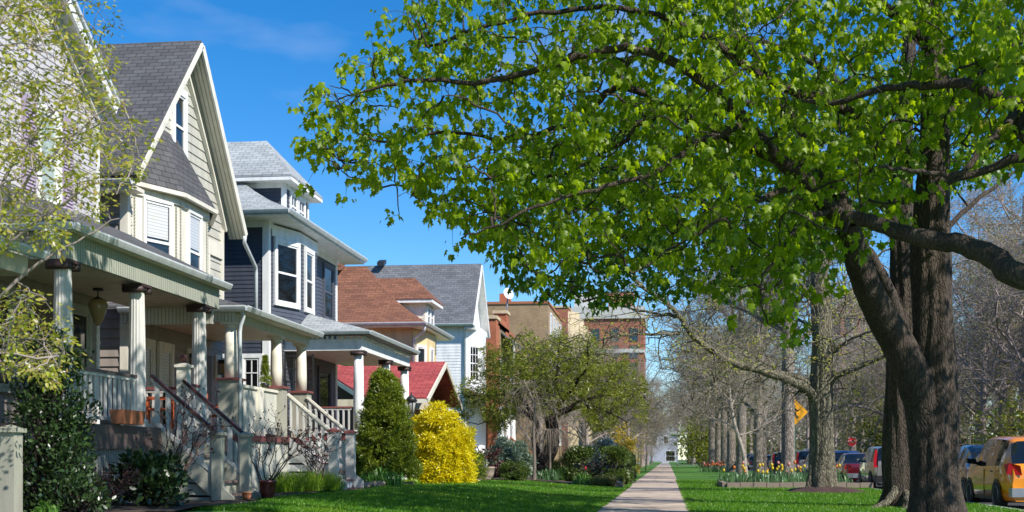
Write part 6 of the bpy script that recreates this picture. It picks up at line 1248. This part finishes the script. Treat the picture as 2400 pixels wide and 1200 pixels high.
for i in range(6): a = i * math.pi / 3; m.tube([(c.x + 0.1 * math.cos(a), c.y + 0.1 * math.sin(a), c.z + 2.12), (c.x + 0.16 * math.cos(a), c.y + 0.16 * math.sin(a), c.z + 2.52)], 0.012, 4)
m.build('lamp_frame', M['iron'], t); m = MB(); m.lathe((c.x, c.y, c.z), [(0.085, 2.13), (0.142, 2.515)], 12); m.build('lamp_glass', M['lampglass'], t)
def chair(label, c, mat, rz):
    t = thing('porch_chair', label, 'chair', c, None, rz); o = Vector((0, 0, 0))
    def pt(nm, *bx):
        m = MB()
        for b_ in bx: m.box(*b_)
        return m.build(nm, M[mat], t)
    pt('seat', (-0.26, 0.26, -0.25, 0.25, 0.4, 0.44))
    for i in range(5): pt('back_slat', (-0.25 + i * 0.104, -0.165 + i * 0.104, -0.29, -0.265, 0.44, 0.95 - 0.02 * abs(i - 2)))
    for sx in (-1, 1):
        pt('arm', (sx * 0.3 - 0.05, sx * 0.3 + 0.05, -0.25, 0.3, 0.62, 0.65))
        for yy in (-0.22, 0.24): pt('leg', (sx * 0.28 - 0.025, sx * 0.28 + 0.025, yy - 0.025, yy + 0.025, 0, 0.6))
    return t
chair('orange slatted chair behind the railing of the lilac-grey house porch', (-9.75, 23.75, 1.58), 'orange', R(-70)); chair('orange-brown chair at the near end of the beige house porch', (-9.6, 26.6, 1.55), 'orange', R(-80))
t = thing('topiary', 'small potted conifer standing on the beige porch balustrade', 'plant', (-8.99, 27.95, 2.62)); m = MB(); m.lathe((-8.99, 27.95, 2.62), [(0.07, 0), (0.1, 0.13), (0.085, 0.13), (0.0, 0.12)], 14); m.build('pot', M['iron'], t)
v, f = merge([blob_foliage((-8.99, 27.95, 2.76 + i * 0.07), 0.13 * (1 - i / 9.5) + 0.02, 90, 0.045, 'tuft', shell=0.3, up=0.8) for i in range(9)]); mesh_np('foliage', v, f, M['leaf_spruce'], t)
def stone(label, c, s, group=None, mat='rock', name='garden_stone'):
    m = bpy.data.meshes.new('s'); import bmesh; bm = bmesh.new(); bmesh.ops.create_icosphere(bm, subdivisions=3, radius=1)
    ph = rng.uniform(0, 6, 6)
    for v_ in bm.verts:
        q = v_.co.copy(); k = 1 + 0.14 * math.sin(q.x * 3 + ph[0]) * math.sin(q.y * 3 + ph[1]) + 0.1 * math.sin(q.z * 4 + q.x * 3 + ph[2]); e = 0.62
        v_.co = Vector([math.copysign(abs(w_) ** e, w_) for w_ in q]) * k; v_.co.x *= s[0]; v_.co.y *= s[1]; v_.co.z = v_.co.z * s[2] + s[2] * 0.7
    bm.to_mesh(m); bm.free(); m.materials.append(M[mat]); o = bpy.data.objects.new(name, m); C.objects.link(o); o.location = c; o.rotation_euler = (0, 0, rng.uniform(-0.15, 0.15))
    return tag(o, label, 'stone', group)
stone('pinkish boulder at the garden corner beside the mossy mound', (-1.72, 45.9, 0.0), (0.14, 0.2, 0.15))
for i, (px, y) in enumerate([(1000, 37.3), (1105, 42.6), (1130, 43.2), (1345, 46.6), (1385, 46.6), (945, 35.2), (1420, 46.5), (1060, 41)]):
    q = bp_(px, y); stone('low edging stone of the garden bed' + [' below the golden cypress', ' left of the beige planter', ' under the beige planter', ' under the strap-leaf clump', ' left of the mossy mound', ' between daylilies and golden cypress', ' at the foot of the mossy mound', ' right below the golden cypress'][i], (q[0], q[1], q[2] - 0.03), (0.3, 0.12, 0.06), 'stones edging the garden bed')
for i in range(6): q = bp_(845 + 9 * i, 31.4 + 0.25 * i); stone('small stone beside the lowest stone step and daylilies', q, (0.13, 0.1, 0.07), 'small stones by the lowest step')
m = MB(); m.box(-7.6, -6.95, 20.75, 22.9, 0.1, 0.31); tag(m.build('stone_step', M['concrete']), 'grey stone slab at the foot of the lilac-grey house steps', 'step')

# ------------------------------------------------------------------ tulip beds
K_ = 0
for i in range(11):
    x = 2.1 + i * 0.46; K_ += 1; m = MB(); m.box(x + 0.012, x + 0.45, 45.95, 46.12, 0.0, 0.2 + 0.012 * (i % 3)); tag(m.build('edging_block', M['rock']), 'weathered edging block along the front of the tulip bed', 'edging block', 'edging blocks of the tulip bed')
for i in range(10):
    y = 46.14 + i * 0.5; m = MB(); m.box(1.95, 2.1, y, y + 0.48, 0.0, 0.2); tag(m.build('edging_block', M['rock']), 'edging block along the sidewalk side of the tulip bed', 'edging block', 'side edging blocks of the tulip bed')
strap('tulip_foliage', 'mass of grey-green tulip foliage in the raised parkway bed', (4.4, 49.8, 0.17), 2.6, 900, 0.4, 0.035, 'leaf_tulip', 'plants')['kind'] = 'stuff'
def tulip(c, col, h, label, group):
    t = thing('tulip', label, 'tulip', c, group); v, f = tubes([(np.array([c, (c[0] + 0.01, c[1], c[2] + h * 0.5), (c[0] + 0.02, c[1], c[2] + h)]), np.array([0.012, 0.01, 0.01]))], 4); mesh_np('stem', v, f, M['leaf_tulip'], t)
    m = MB(); m.lathe((c[0] + 0.02, c[1], c[2] + h - 0.01), [(0.012, 0), (0.045, 0.025), (0.05, 0.06), (0.035, 0.11), (0.012, 0.125)], 8); m.build('flower', M['tulip_' + col], t); return t
for i in range(46):
    x = rng.uniform(2.2, 6.6); y = rng.uniform(46.5, 52); col = 'orange' if x < 2.9 and i % 2 else ['yellow', 'yellow', 'yellow', 'pink', 'orange'][i % 5]
    tulip((x, y, 0.17), col, rng.uniform(0.3, 0.7), {'yellow': 'yellow tulip in the raised parkway bed', 'orange': 'orange tulip in the raised parkway bed', 'pink': 'pink tulip in the raised parkway bed'}[col], col + ' tulips in the raised bed')
strap('tulip_foliage', 'green foliage under the far orange tulips', (4.1, 104, 0.0), 1.7, 260, 0.4, 0.05, 'leaf_tulip', 'plants')['kind'] = 'stuff'
for i in range(40):
    col = ['orange', 'orange', 'pink', 'orange', 'red'][i % 5]; t = tulip((2.6 + 3 * rng.random(), 103 + 2.5 * rng.random(), 0), col, rng.uniform(0.35, 0.6), {'orange': 'orange tulip in the far parkway patch', 'pink': 'pink tulip in the far parkway patch', 'red': 'red tulip in the far parkway patch'}[col], 'far ' + col + ' tulips')
    t.scale = (1.6, 1.6, 1.2)
tulip((-3.0, 46.9, 0.03), 'red', 0.62, 'single red tulip before the clipped hedge', None)

# ------------------------------------------------------------------ signs, bicycle
t = thing('crossing_sign', 'yellow diamond pedestrian crossing sign on a green post', 'sign', (5.55, 55, 0)); D_ = 55; c = P(1862, 966, Y=D_)
m = MB(); m.box(c.x - 0.05, c.x + 0.05, D_ + 0.02, D_ + 0.08, -0.1, c.z + 0.5); m.build('post', M['signgreen'], t)
m = MB(); r_ = 0.56; m.prism([(c.x - r_, D_ - 0.01, c.z), (c.x, D_ - 0.01, c.z - r_), (c.x + r_, D_ - 0.01, c.z), (c.x, D_ - 0.01, c.z + r_)], (0, 0.02, 0)); sp = m.build('sign_plate', M['signyel'], t)
m = MB(); yy = D_ - 0.02
def seg(a, b_, w): m.beam((c.x + a[0], yy, c.z + a[1]), (c.x + b_[0], yy, c.z + b_[1]), 0.012, w)
m.lathe((c.x - 0.02, yy + 0.006, c.z + 0.25), [(0, 0)], 3) if False else None
hd = [(c.x - 0.02 + 0.055 * math.cos(a), yy - 0.006, c.z + 0.25 + 0.06 * math.sin(a)) for a in np.linspace(0, 6.283, 13)[:-1]]; m.prism(hd, (0, 0.012, 0))
m.prism([(c.x - 0.075, yy - 0.006, c.z + 0.17), (c.x + 0.045, yy - 0.006, c.z + 0.175), (c.x + 0.05, yy - 0.006, c.z - 0.04), (c.x - 0.05, yy - 0.006, c.z - 0.05)], (0, 0.012, 0))
seg((0.03, 0.15), (0.13, 0.06), 0.05); seg((0.13, 0.06), (0.18, 0.09), 0.045); seg((-0.06, 0.15), (-0.13, 0.03), 0.05); seg((-0.13, 0.03), (-0.10, -0.04), 0.045)
seg((0.02, -0.03), (0.07, -0.16), 0.07); seg((0.07, -0.16), (0.16, -0.24), 0.055); seg((-0.02, -0.03), (-0.07, -0.17), 0.07); seg((-0.07, -0.17), (-0.16, -0.28), 0.055); m.build('walking_figure', M['iron'], sp)
t = thing('stop_sign', 'small red octagonal stop sign across the street above the parked cars', 'sign', (18.1, 118, 0)); c = P(1997, 1035, Y=118)
m = MB(); m.box(c.x - 0.05, c.x + 0.05, 118.03, 118.1, -0.1, c.z + 0.3); m.build('post', M['steel'], t)
for rr_, dy, mt, nm in ((0.46, 0.0, 'signwhite', 'sign_border'), (0.42, -0.02, 'signred', 'sign_plate')): m = MB(); m.prism([(c.x + rr_ * math.cos(R(22.5 + 45 * i)), 118 + dy, c.z + rr_ * math.sin(R(22.5 + 45 * i))) for i in range(8)], (0, 0.015, 0)); m.build(nm, M[mt], t)
def text_mesh(name, s, loc, size, mat, parent, rot=(R(90), 0, 0)):
    cu = bpy.data.curves.new(name, 'FONT'); cu.body = s; cu.size = size; cu.align_x = 'CENTER'; cu.align_y = 'CENTER'; cu.extrude = 0.004
    o = bpy.data.objects.new(name, cu); C.objects.link(o); dg = bpy.context.evaluated_depsgraph_get(); me = bpy.data.meshes.new_from_object(o.evaluated_get(dg)); bpy.data.objects.remove(o)
    me.materials.clear(); me.materials.append(M[mat]); o = bpy.data.objects.new(name, me); C.objects.link(o); o.parent = parent; o.location = Vector(loc) - ORG[parent.name]; o.rotation_euler = rot; return o
text_mesh('lettering', 'STOP', (c.x, 117.97, c.z), 0.3, 'signwhite', t)
c = P(1588, 1020, Y=188); t = thing('street_sign', 'small green street name sign on a lamp pole by the far crossing', 'sign', (c.x, 188, 0))
m = MB(); m.lathe((c.x, 188, 0), [(0.16, 0), (0.1, 0.5), (0.09, 4.6)], 10); m.build('post', M['steel'], t); m = MB(); m.box(c.x - 0.95, c.x + 0.35, 187.9, 187.94, 4.25, 4.55); m.build('name_plate', M['signgreen'], t)
t = thing('bicycle', 'dark bicycle parked at the hedge end beside the sidewalk', 'bicycle', (-1.62, 98, 0.0)); x = -1.75
def bpart(nm, mk, mt): m = MB(); mk(m); return m.build(nm, M[mt], t)
for yy in (97.5, 98.55):
    def wl_(m, yy=yy): m.tube([(x + 0.12, yy + 0.34 * math.cos(a), 0.36 + 0.34 * math.sin(a)) for a in np.linspace(0, 6.283, 25)], 0.022, 6, 0, False)
    w_ = bpart('wheel', wl_, 'tyre'); m = MB()
    for a in np.linspace(0, 3.14, 7)[:-1]: m.beam((x + 0.12, yy - 0.33 * math.cos(a), 0.36 - 0.33 * math.sin(a)), (x + 0.12, yy + 0.33 * math.cos(a), 0.36 + 0.33 * math.sin(a)), 0.006, 0.006)
    m.build('spokes', M['steel'], w_)
def fr_(m):
    for a, b_ in (((97.5, .36), (97.95, .36)), ((97.95, .36), (97.8, .85)), ((97.5, .36), (97.8, .8)), ((97.8, .8), (98.4, .85)), ((97.95, .36), (98.4, .8)), ((98.4, .95), (98.55, .36))): m.tube([(x + 0.12, a[0], a[1]), (x + 0.12, b_[0], b_[1])], 0.02, 6)
bpart('frame', fr_, 'blacktrim'); bpart('saddle', lambda m: m.box(x + 0.06, x + 0.18, 97.65, 97.9, 0.88, 0.94), 'blacktrim'); bpart('handlebar', lambda m: m.tube([(x - 0.15, 98.35, 1.02), (x + 0.12, 98.45, 1.0), (x + 0.39, 98.35, 1.02)], 0.016, 6), 'steel')

# ------------------------------------------------------------------ parked cars
def car(name, label, loc, L, Wd, H, kind, col, metal=0.3, lamp='low', group='cars parked along the kerb', cat='car'):
    t = thing(name, label, cat, loc, group); ORG[t.name] = Vector((0, 0, 0)); h = Wd / 2; k = H / 1.6; l = L / 4.4
    bz = 0.98 * k if kind != 'sedan' else 0.92 * k
    ST = dict(hatch=[(-2.2, .70, .62, .90), (-2.17, .92, .9, .95), (-2.08, 1.02, .96, .97), (-1.82, 1.50, .98, .80), (-1.5, 1.585, .98, .78), (-.7, 1.62, .97, .79), (0.1, 1.62, .96, .79), (.55, 1.55, .95, .77), (1.35, 1.05, .94, .86), (1.6, .95, .9, .9), (2.0, .80, .76, .86), (2.17, .62, .56, .8), (2.2, .5, .46, .78)],
              suv=[(-2.2, .78, .66, .92), (-2.19, .98, .94, .95), (-2.12, 1.06, 1.0, .96), (-1.98, 1.50, 1.02, .84), (-1.8, 1.575, 1.02, .82), (-.8, 1.61, 1.01, .82), (0.0, 1.61, 1.0, .82), (.4, 1.56, .99, .80), (1.1, 1.10, .99, .88), (1.4, 1.03, .98, .92), (2.0, .96, .92, .9), (2.17, .75, .68, .84), (2.2, .55, .5, .8)],
              sedan=[(-2.2, .80, .7, .92), (-2.18, 1.02, .96, .92), (-2.05, 1.07, .98, .92), (-1.6, 1.10, .98, .86), (-1.45, 1.14, .98, .84), (-.85, 1.55, .97, .74), (-.3, 1.60, .96, .75), (.25, 1.57, .95, .75), (1.1, 1.06, .95, .86), (1.35, 1.0, .93, .9), (2.0, .86, .82, .88), (2.17, .68, .6, .82), (2.2, .52, .48, .8)],
              round=[(-2.2, .62, .55, .80), (-2.15, .85, .78, .9), (-2.0, 1.02, .92, .92), (-1.75, 1.14, .96, .86), (-1.3, 1.40, .98, .76), (-.7, 1.57, .97, .74), (0, 1.60, .96, .74), (.4, 1.55, .95, .74), (1.1, 1.08, .94, .84), (1.4, 1.02, .92, .86), (1.9, .88, .8, .84), (2.15, .6, .54, .78), (2.2, .45, .42, .74)])[kind]
    ST = np.array(ST); n0 = len(ST); ys = []; sm = smooth_line([np.array(q) for q in ST], 2); rows = []
    for y, zt, zb, wt in sm:
        y *= l; zt *= k; zb *= k; e = 1 - 0.10 * max(0, abs(y / l) - 1.3) ** 2 / 0.5; w = h * min(1, e); zt = max(zt, zb + 0.01); wt_ = h * wt * min(1, e) if zt - zb > 0.16 else w * 0.93
        rows.append([(w * .90, .24), (w * .985, .36), (w, .62 * k), (w * .975, zb), (wt_, zt - 0.06 if zt - zb > 0.16 else zt - 0.004), (wt_ * .82, zt), (0, zt + 0.02)]); ys.append(y)
    n = len(rows); zt = sm[:, 1] * k; body, wind, rear = MB(), MB(), MB(); sides = {(a, c_): MB() for a in (1, -1) for c_ in (0, 1)}
    fz = {'hatch': (-1.75, 1.0), 'suv': (-1.85, .85), 'sedan': (-1.2, .85), 'round': (-1.25, .85)}[kind]; rz_ = {'hatch': (-2.1, -1.78), 'suv': (-2.14, -1.95), 'sedan': (-1.5, -.85), 'round': (-1.75, -.8)}[kind]; wz = {'hatch': (.5, 1.36), 'suv': (.35, 1.12), 'sedan': (.2, 1.12), 'round': (.35, 1.12)}[kind]
    for i in range(n - 1):
        ym = (ys[i] + ys[i + 1]) / 2 / l
        for j in range(6):
            for sx in (1, -1):
                a = [(rows[i][j][0] * sx, ys[i], rows[i][j][1]), (rows[i + 1][j][0] * sx, ys[i + 1], rows[i + 1][j][1]), (rows[i + 1][j + 1][0] * sx, ys[i + 1], rows[i + 1][j + 1][1]), (rows[i][j + 1][0] * sx, ys[i], rows[i][j + 1][1])]
                if sx < 0: a = a[::-1]
                tg = body
                if j == 3 and fz[0] < ym < fz[1] and not (-0.22 < ym < -0.12): tg = sides[(sx, int(ym > -0.17))]
                elif j >= 4 and rz_[0] < ym < rz_[1]: tg = rear
                elif j >= 4 and wz[0] < ym < wz[1]: tg = wind
                tg.face(a, 0, True)
    for i in (0, n - 1):
        p = [(x_, ys[i], z_) for x_, z_ in rows[i]] + [(-x_, ys[i], z_) for x_, z_ in rows[i][::-1][1:]]; body.face(p if i == 0 else p[::-1])
    body.face([(-h * .9, ys[0] * .97, .25), (-h * .9, ys[-1] * .97, .25), (h * .9, ys[-1] * .97, .25), (h * .9, ys[0] * .97, .25)])
    m_ = mat_car('car_paint', col, metal); bo = body.build('body', m_, t); bm_ = bo.data
    import bmesh; bm = bmesh.new(); bm.from_mesh(bm_); bmesh.ops.remove_doubles(bm, verts=bm.verts, dist=1e-4); bmesh.ops.recalc_face_normals(bm, faces=bm.faces); bm.to_mesh(bm_); bm.free()
    [q_.build('side_window', M['carglass'], t) for q_ in sides.values() if q_.f]; rear.build('rear_window', M['carglass'], t); wind.build('windscreen', M['carglass'], t)
    wr = 0.325 * k; wb = 1.32 * l
    for yy in (-wb, wb):
        for sx in (-1, 1):
            x0 = sx * (h - 0.20); s_ = sx; m = MB(); m.lathe((x0, yy, wr), [(0.0, 0.0), (wr - 0.03, 0.0), (wr, 0.04 * s_), (wr, 0.18 * s_), (wr - 0.03, 0.215 * s_), (wr * .68, 0.212 * s_)], 26, 0, 'x'); w_ = m.build('wheel', M['tyre'], t)
            m = MB(); m.lathe((x0, yy, wr), [(wr * .70, 0.20 * s_), (wr * .66, 0.217 * s_), (wr * .6, 0.19 * s_), (wr * .5, 0.17 * s_)], 26, 0, 'x'); m.lathe((x0, yy, wr), [(0.06, 0.16 * s_), (0.06, 0.205 * s_), (0, 0.21 * s_)], 12, 0, 'x')
            for q in range(5): a = q * 2 * math.pi / 5; m.beam((x0 + 0.185 * s_, yy, wr), (x0 + 0.185 * s_, yy + math.cos(a) * wr * .62, wr + math.sin(a) * wr * .62), 0.05, 0.03)
            m.build('rim', M['rim'], w_)
            m = MB(); ar = [(sx * (h - 0.004), yy + (wr + .05) * math.cos(a), wr + (wr + .05) * math.sin(a)) for a in np.linspace(-0.35, 3.5, 18)]; m.prism(ar, (sx * 0.008, 0, 0)); m.build('wheel_arch', M['blacktrim'], t)
    yr = ys[0]; cl = lambda nm, mk, mt: (lambda m: (mk(m), m.build(nm, M[mt], t)))(MB())
    for sx in (-1, 1):
        if lamp == 'tall': cl('tail_lamp', lambda m: m.prism([(sx * h * .80, yr + .02, .82 * k), (sx * h * .98, yr + .08, .82 * k), (sx * h * .965, yr + .16, 1.12 * k), (sx * h * .87, yr + .24, 1.48 * k), (sx * h * .80, yr + .22, 1.48 * k), (sx * h * .80, yr + .03, 1.0 * k)], (0, -.05, 0)), 'redlamp')
        elif lamp == 'round':
            m = MB(); m.lathe((0, 0, 0), [(0.0, .03), (.10, .02), (.12, 0)], 20); o = m.build('tail_lamp', M['redlamp'], t); m = MB(); m.lathe((0, 0, 0), [(.10, -.02), (.105, .035), (.14, .03), (.145, -.02)], 20); o2 = m.build('lamp_ring', M['signwhite'], o)  # ring coloured white in place of bright reflections on chrome
            o.location = (sx * h * .72, yr + .02, .82); o.rotation_euler = (R(85), 0, R(sx * 18))
        else: cl('tail_lamp', lambda m: m.prism([(sx * h * .62, yr - .012, .78 * k), (sx * h * .96, yr + .10, .80 * k), (sx * h * .985, yr + .24, 1.0 * k), (sx * h * .90, yr + .1, 1.04 * k), (sx * h * .66, yr - .012, .98 * k)], (0, -.03, 0)), 'redlamp')
        cl('mirror', lambda m: m.prism([(sx * h * .93, 0.78 * l, 1.0 * k), (sx * (h + .17), .74 * l, 1.02 * k), (sx * (h + .18), .74 * l, 1.14 * k), (sx * h * .95, .78 * l, 1.12 * k)], (0, .12, 0)), 'blacktrim' if kind == 'hatch' else 'steel')
        cl('headlight', lambda m: m.prism([(sx * h * .5, -yr - .10, .6 * k), (sx * h * .84, -yr - .22, .62 * k), (sx * h * .84, -yr - .26, .78 * k), (sx * h * .5, -yr - .12, .72 * k)], (0, .06, 0)), 'lampglass')
        cl('door_handle', lambda m: [m.box(sx * h * .985 - .015, sx * h * .985 + .015, a, a + .18, .84 * k, .87 * k) for a in (-.95 * l,)], 'blacktrim')
        cl('sill_trim', lambda m: m.box(sx * h * .955 - .02, sx * h * .955 + .025, -wb + wr + .1, wb - wr - .1, .25, .33), 'blacktrim')
        cl('door_seam', lambda m: [m.box(sx * h * .995 - .008, sx * h * .995 + .006, a * l, a * l + .012, .36, .9 * k) for a in (-.18,)], 'blacktrim')
    cl('bumper', lambda m: m.prism([(-h * .86, yr - .05, .34), (h * .86, yr - .05, .34), (h * .9, yr + .1, .34), (-h * .9, yr + .1, .34)], (0, 0, .2)), 'blacktrim' if kind == 'suv' else 'steel')
    cl('licence_plate', lambda m: m.box(-.16, .16, yr - .035, yr - .02, .72 * k, .86 * k), 'plate'); cl('antenna', lambda m: m.tube([(0.2, -1.2 * l, 1.55 * k), (0.2, -1.45 * l, 1.8 * k)], .006, 4), 'blacktrim')
    return t
Z = -0.15
car('parked_car', 'orange-yellow hatchback cut off by the right edge of the photo', (8.4, 31.9, Z), 4.35, 1.78, 1.7, 'hatch', (0.82, 0.27, 0.002), 0.0)
car('parked_car', 'dark navy rounded car with a round chrome-ringed tail lamp', (9.1, 38.2, Z), 4.1, 1.82, 1.6, 'round', (0.004, 0.006, 0.012), 0.0, 'round')
car('parked_car', 'pale silver wagon partly hidden by the second maple trunk', (8.95, 47.2, Z), 4.4, 1.82, 1.66, 'hatch', (0.50, 0.53, 0.56), 0.6, 'tall')
car('parked_car', 'beige-grey sport utility with tall vertical red tail lamps', (8.9, 53.6, Z), 4.5, 1.82, 1.68, 'suv', (0.33, 0.30, 0.26), 0.5, 'tall')
car('parked_car', 'dark red sedan seen from behind past the mulch ring tree', (8.75, 61.0, Z), 4.6, 1.8, 1.45, 'sedan', (0.16, 0.008, 0.012), 0.3)
car('parked_car', 'blue car with a high roof in front of the dark red sedan', (9.0, 68.0, Z), 4.3, 1.78, 1.6, 'hatch', (0.03, 0.09, 0.25), 0.3)
for i, (y, kd, col, lb) in enumerate([(76, 'sedan', (0.5, 0.52, 0.55), 'light silver car showing left of the green-barked trunk'), (83, 'suv', (0.28, 0.25, 0.23), 'grey-brown sport utility behind the crossing sign post'), (91, 'hatch', (0.1, 0.12, 0.16), 'dark blue-grey car between the spotted trunk and sign post'), (101, 'suv', (0.012, 0.012, 0.014), 'black sport utility left of the spotted trunk'), (110, 'sedan', (0.05, 0.06, 0.08), 'dark car behind the low-forking grey trunk'), (119, 'hatch', (0.08, 0.09, 0.16), 'dark blue car right of the thin sapling'), (130, 'sedan', (0.05, 0.05, 0.06), 'charcoal car behind the thin sapling'), (142, 'suv', (0.4, 0.4, 0.42), 'silver car just left of the thin sapling'), (155, 'sedan', (0.3, 0.31, 0.33), 'distant grey car behind the row of trunks'), (168, 'hatch', (0.04, 0.1, 0.12), 'most distant dark teal car of the parked row')]):
    car('parked_car', lb, (8.8, y, Z), 4.4, 1.8, 1.7 if kd == 'suv' else 1.5, kd, col, 0.3, 'tall' if kd == 'suv' else 'low')
for i, (y, kd, col, lb) in enumerate([(150, 'suv', (0.6, 0.6, 0.6), 'white van-like vehicle across the street beyond the trunks'), (132, 'sedan', (0.02, 0.03, 0.07), 'dark car parked on the far side of the street')]):
    car('parked_car', lb, (16.2, y, Z), 4.8, 1.95, 2.3 if kd == 'suv' else 1.5, kd, col, 0.1, 'low', 'cars parked on the far side of the street')

# ------------------------------------------------------------------ grass blades near the camera
def grass(name, label, x0, x1, y0, y1, n, skip=None, h=0.055):
    x = rng.uniform(x0, x1, n); y = y0 + (y1 - y0) * rng.random(n) ** 1.5
    z = np.array([lawn_z(a) for a in x]) + 0.012 * np.sin(x * 2.1 + y * 0.7) * (x < -1.4)
    ok = np.ones(n, bool)
    if skip is not None: ok = np.array([not skip(a, c_) for a, c_ in zip(x, y)])
    x, y, z = x[ok], y[ok], z[ok]; n = len(x); a = rng.uniform(0, 6.28, n); w = rng.uniform(0.006, 0.013, n) * (1 + (y - 20) / 40); hh = h * rng.uniform(0.5, 1.3, n); le = rng.normal(size=(n, 2)) * 0.035
    A = np.stack([x - np.cos(a) * w, y - np.sin(a) * w, z - 0.005], 1); B = np.stack([x + np.cos(a) * w, y + np.sin(a) * w, z - 0.005], 1); T = np.stack([x + le[:, 0], y + le[:, 1], z + hh], 1)
    v = np.stack([A, B, T], 1).reshape(-1, 3); o = mesh_np(name, v, np.arange(3 * n).reshape(-1, 3), M['grass'], None, False, (0, 0, 0)); tag(o, label, 'grass', None, 'stuff')
grass('grass', 'short mown lawn grass in front of the houses', -7.3, -1.36, 18, 50, 150000, lambda a, c_: in_poly(a, c_, BED) or (a < -6.9 and c_ < 22) or (a < -7.35))
grass('grass', 'short mown grass of the parkway right of the sidewalk', 0.41, 7.03, 20, 62, 130000, lambda a, c_: ((a - 4.9) / 1.15) ** 2 + ((c_ - 41) / 1.75) ** 2 < 1 or (1.95 < a < 6.9 and 45.95 < c_ < 54.5))
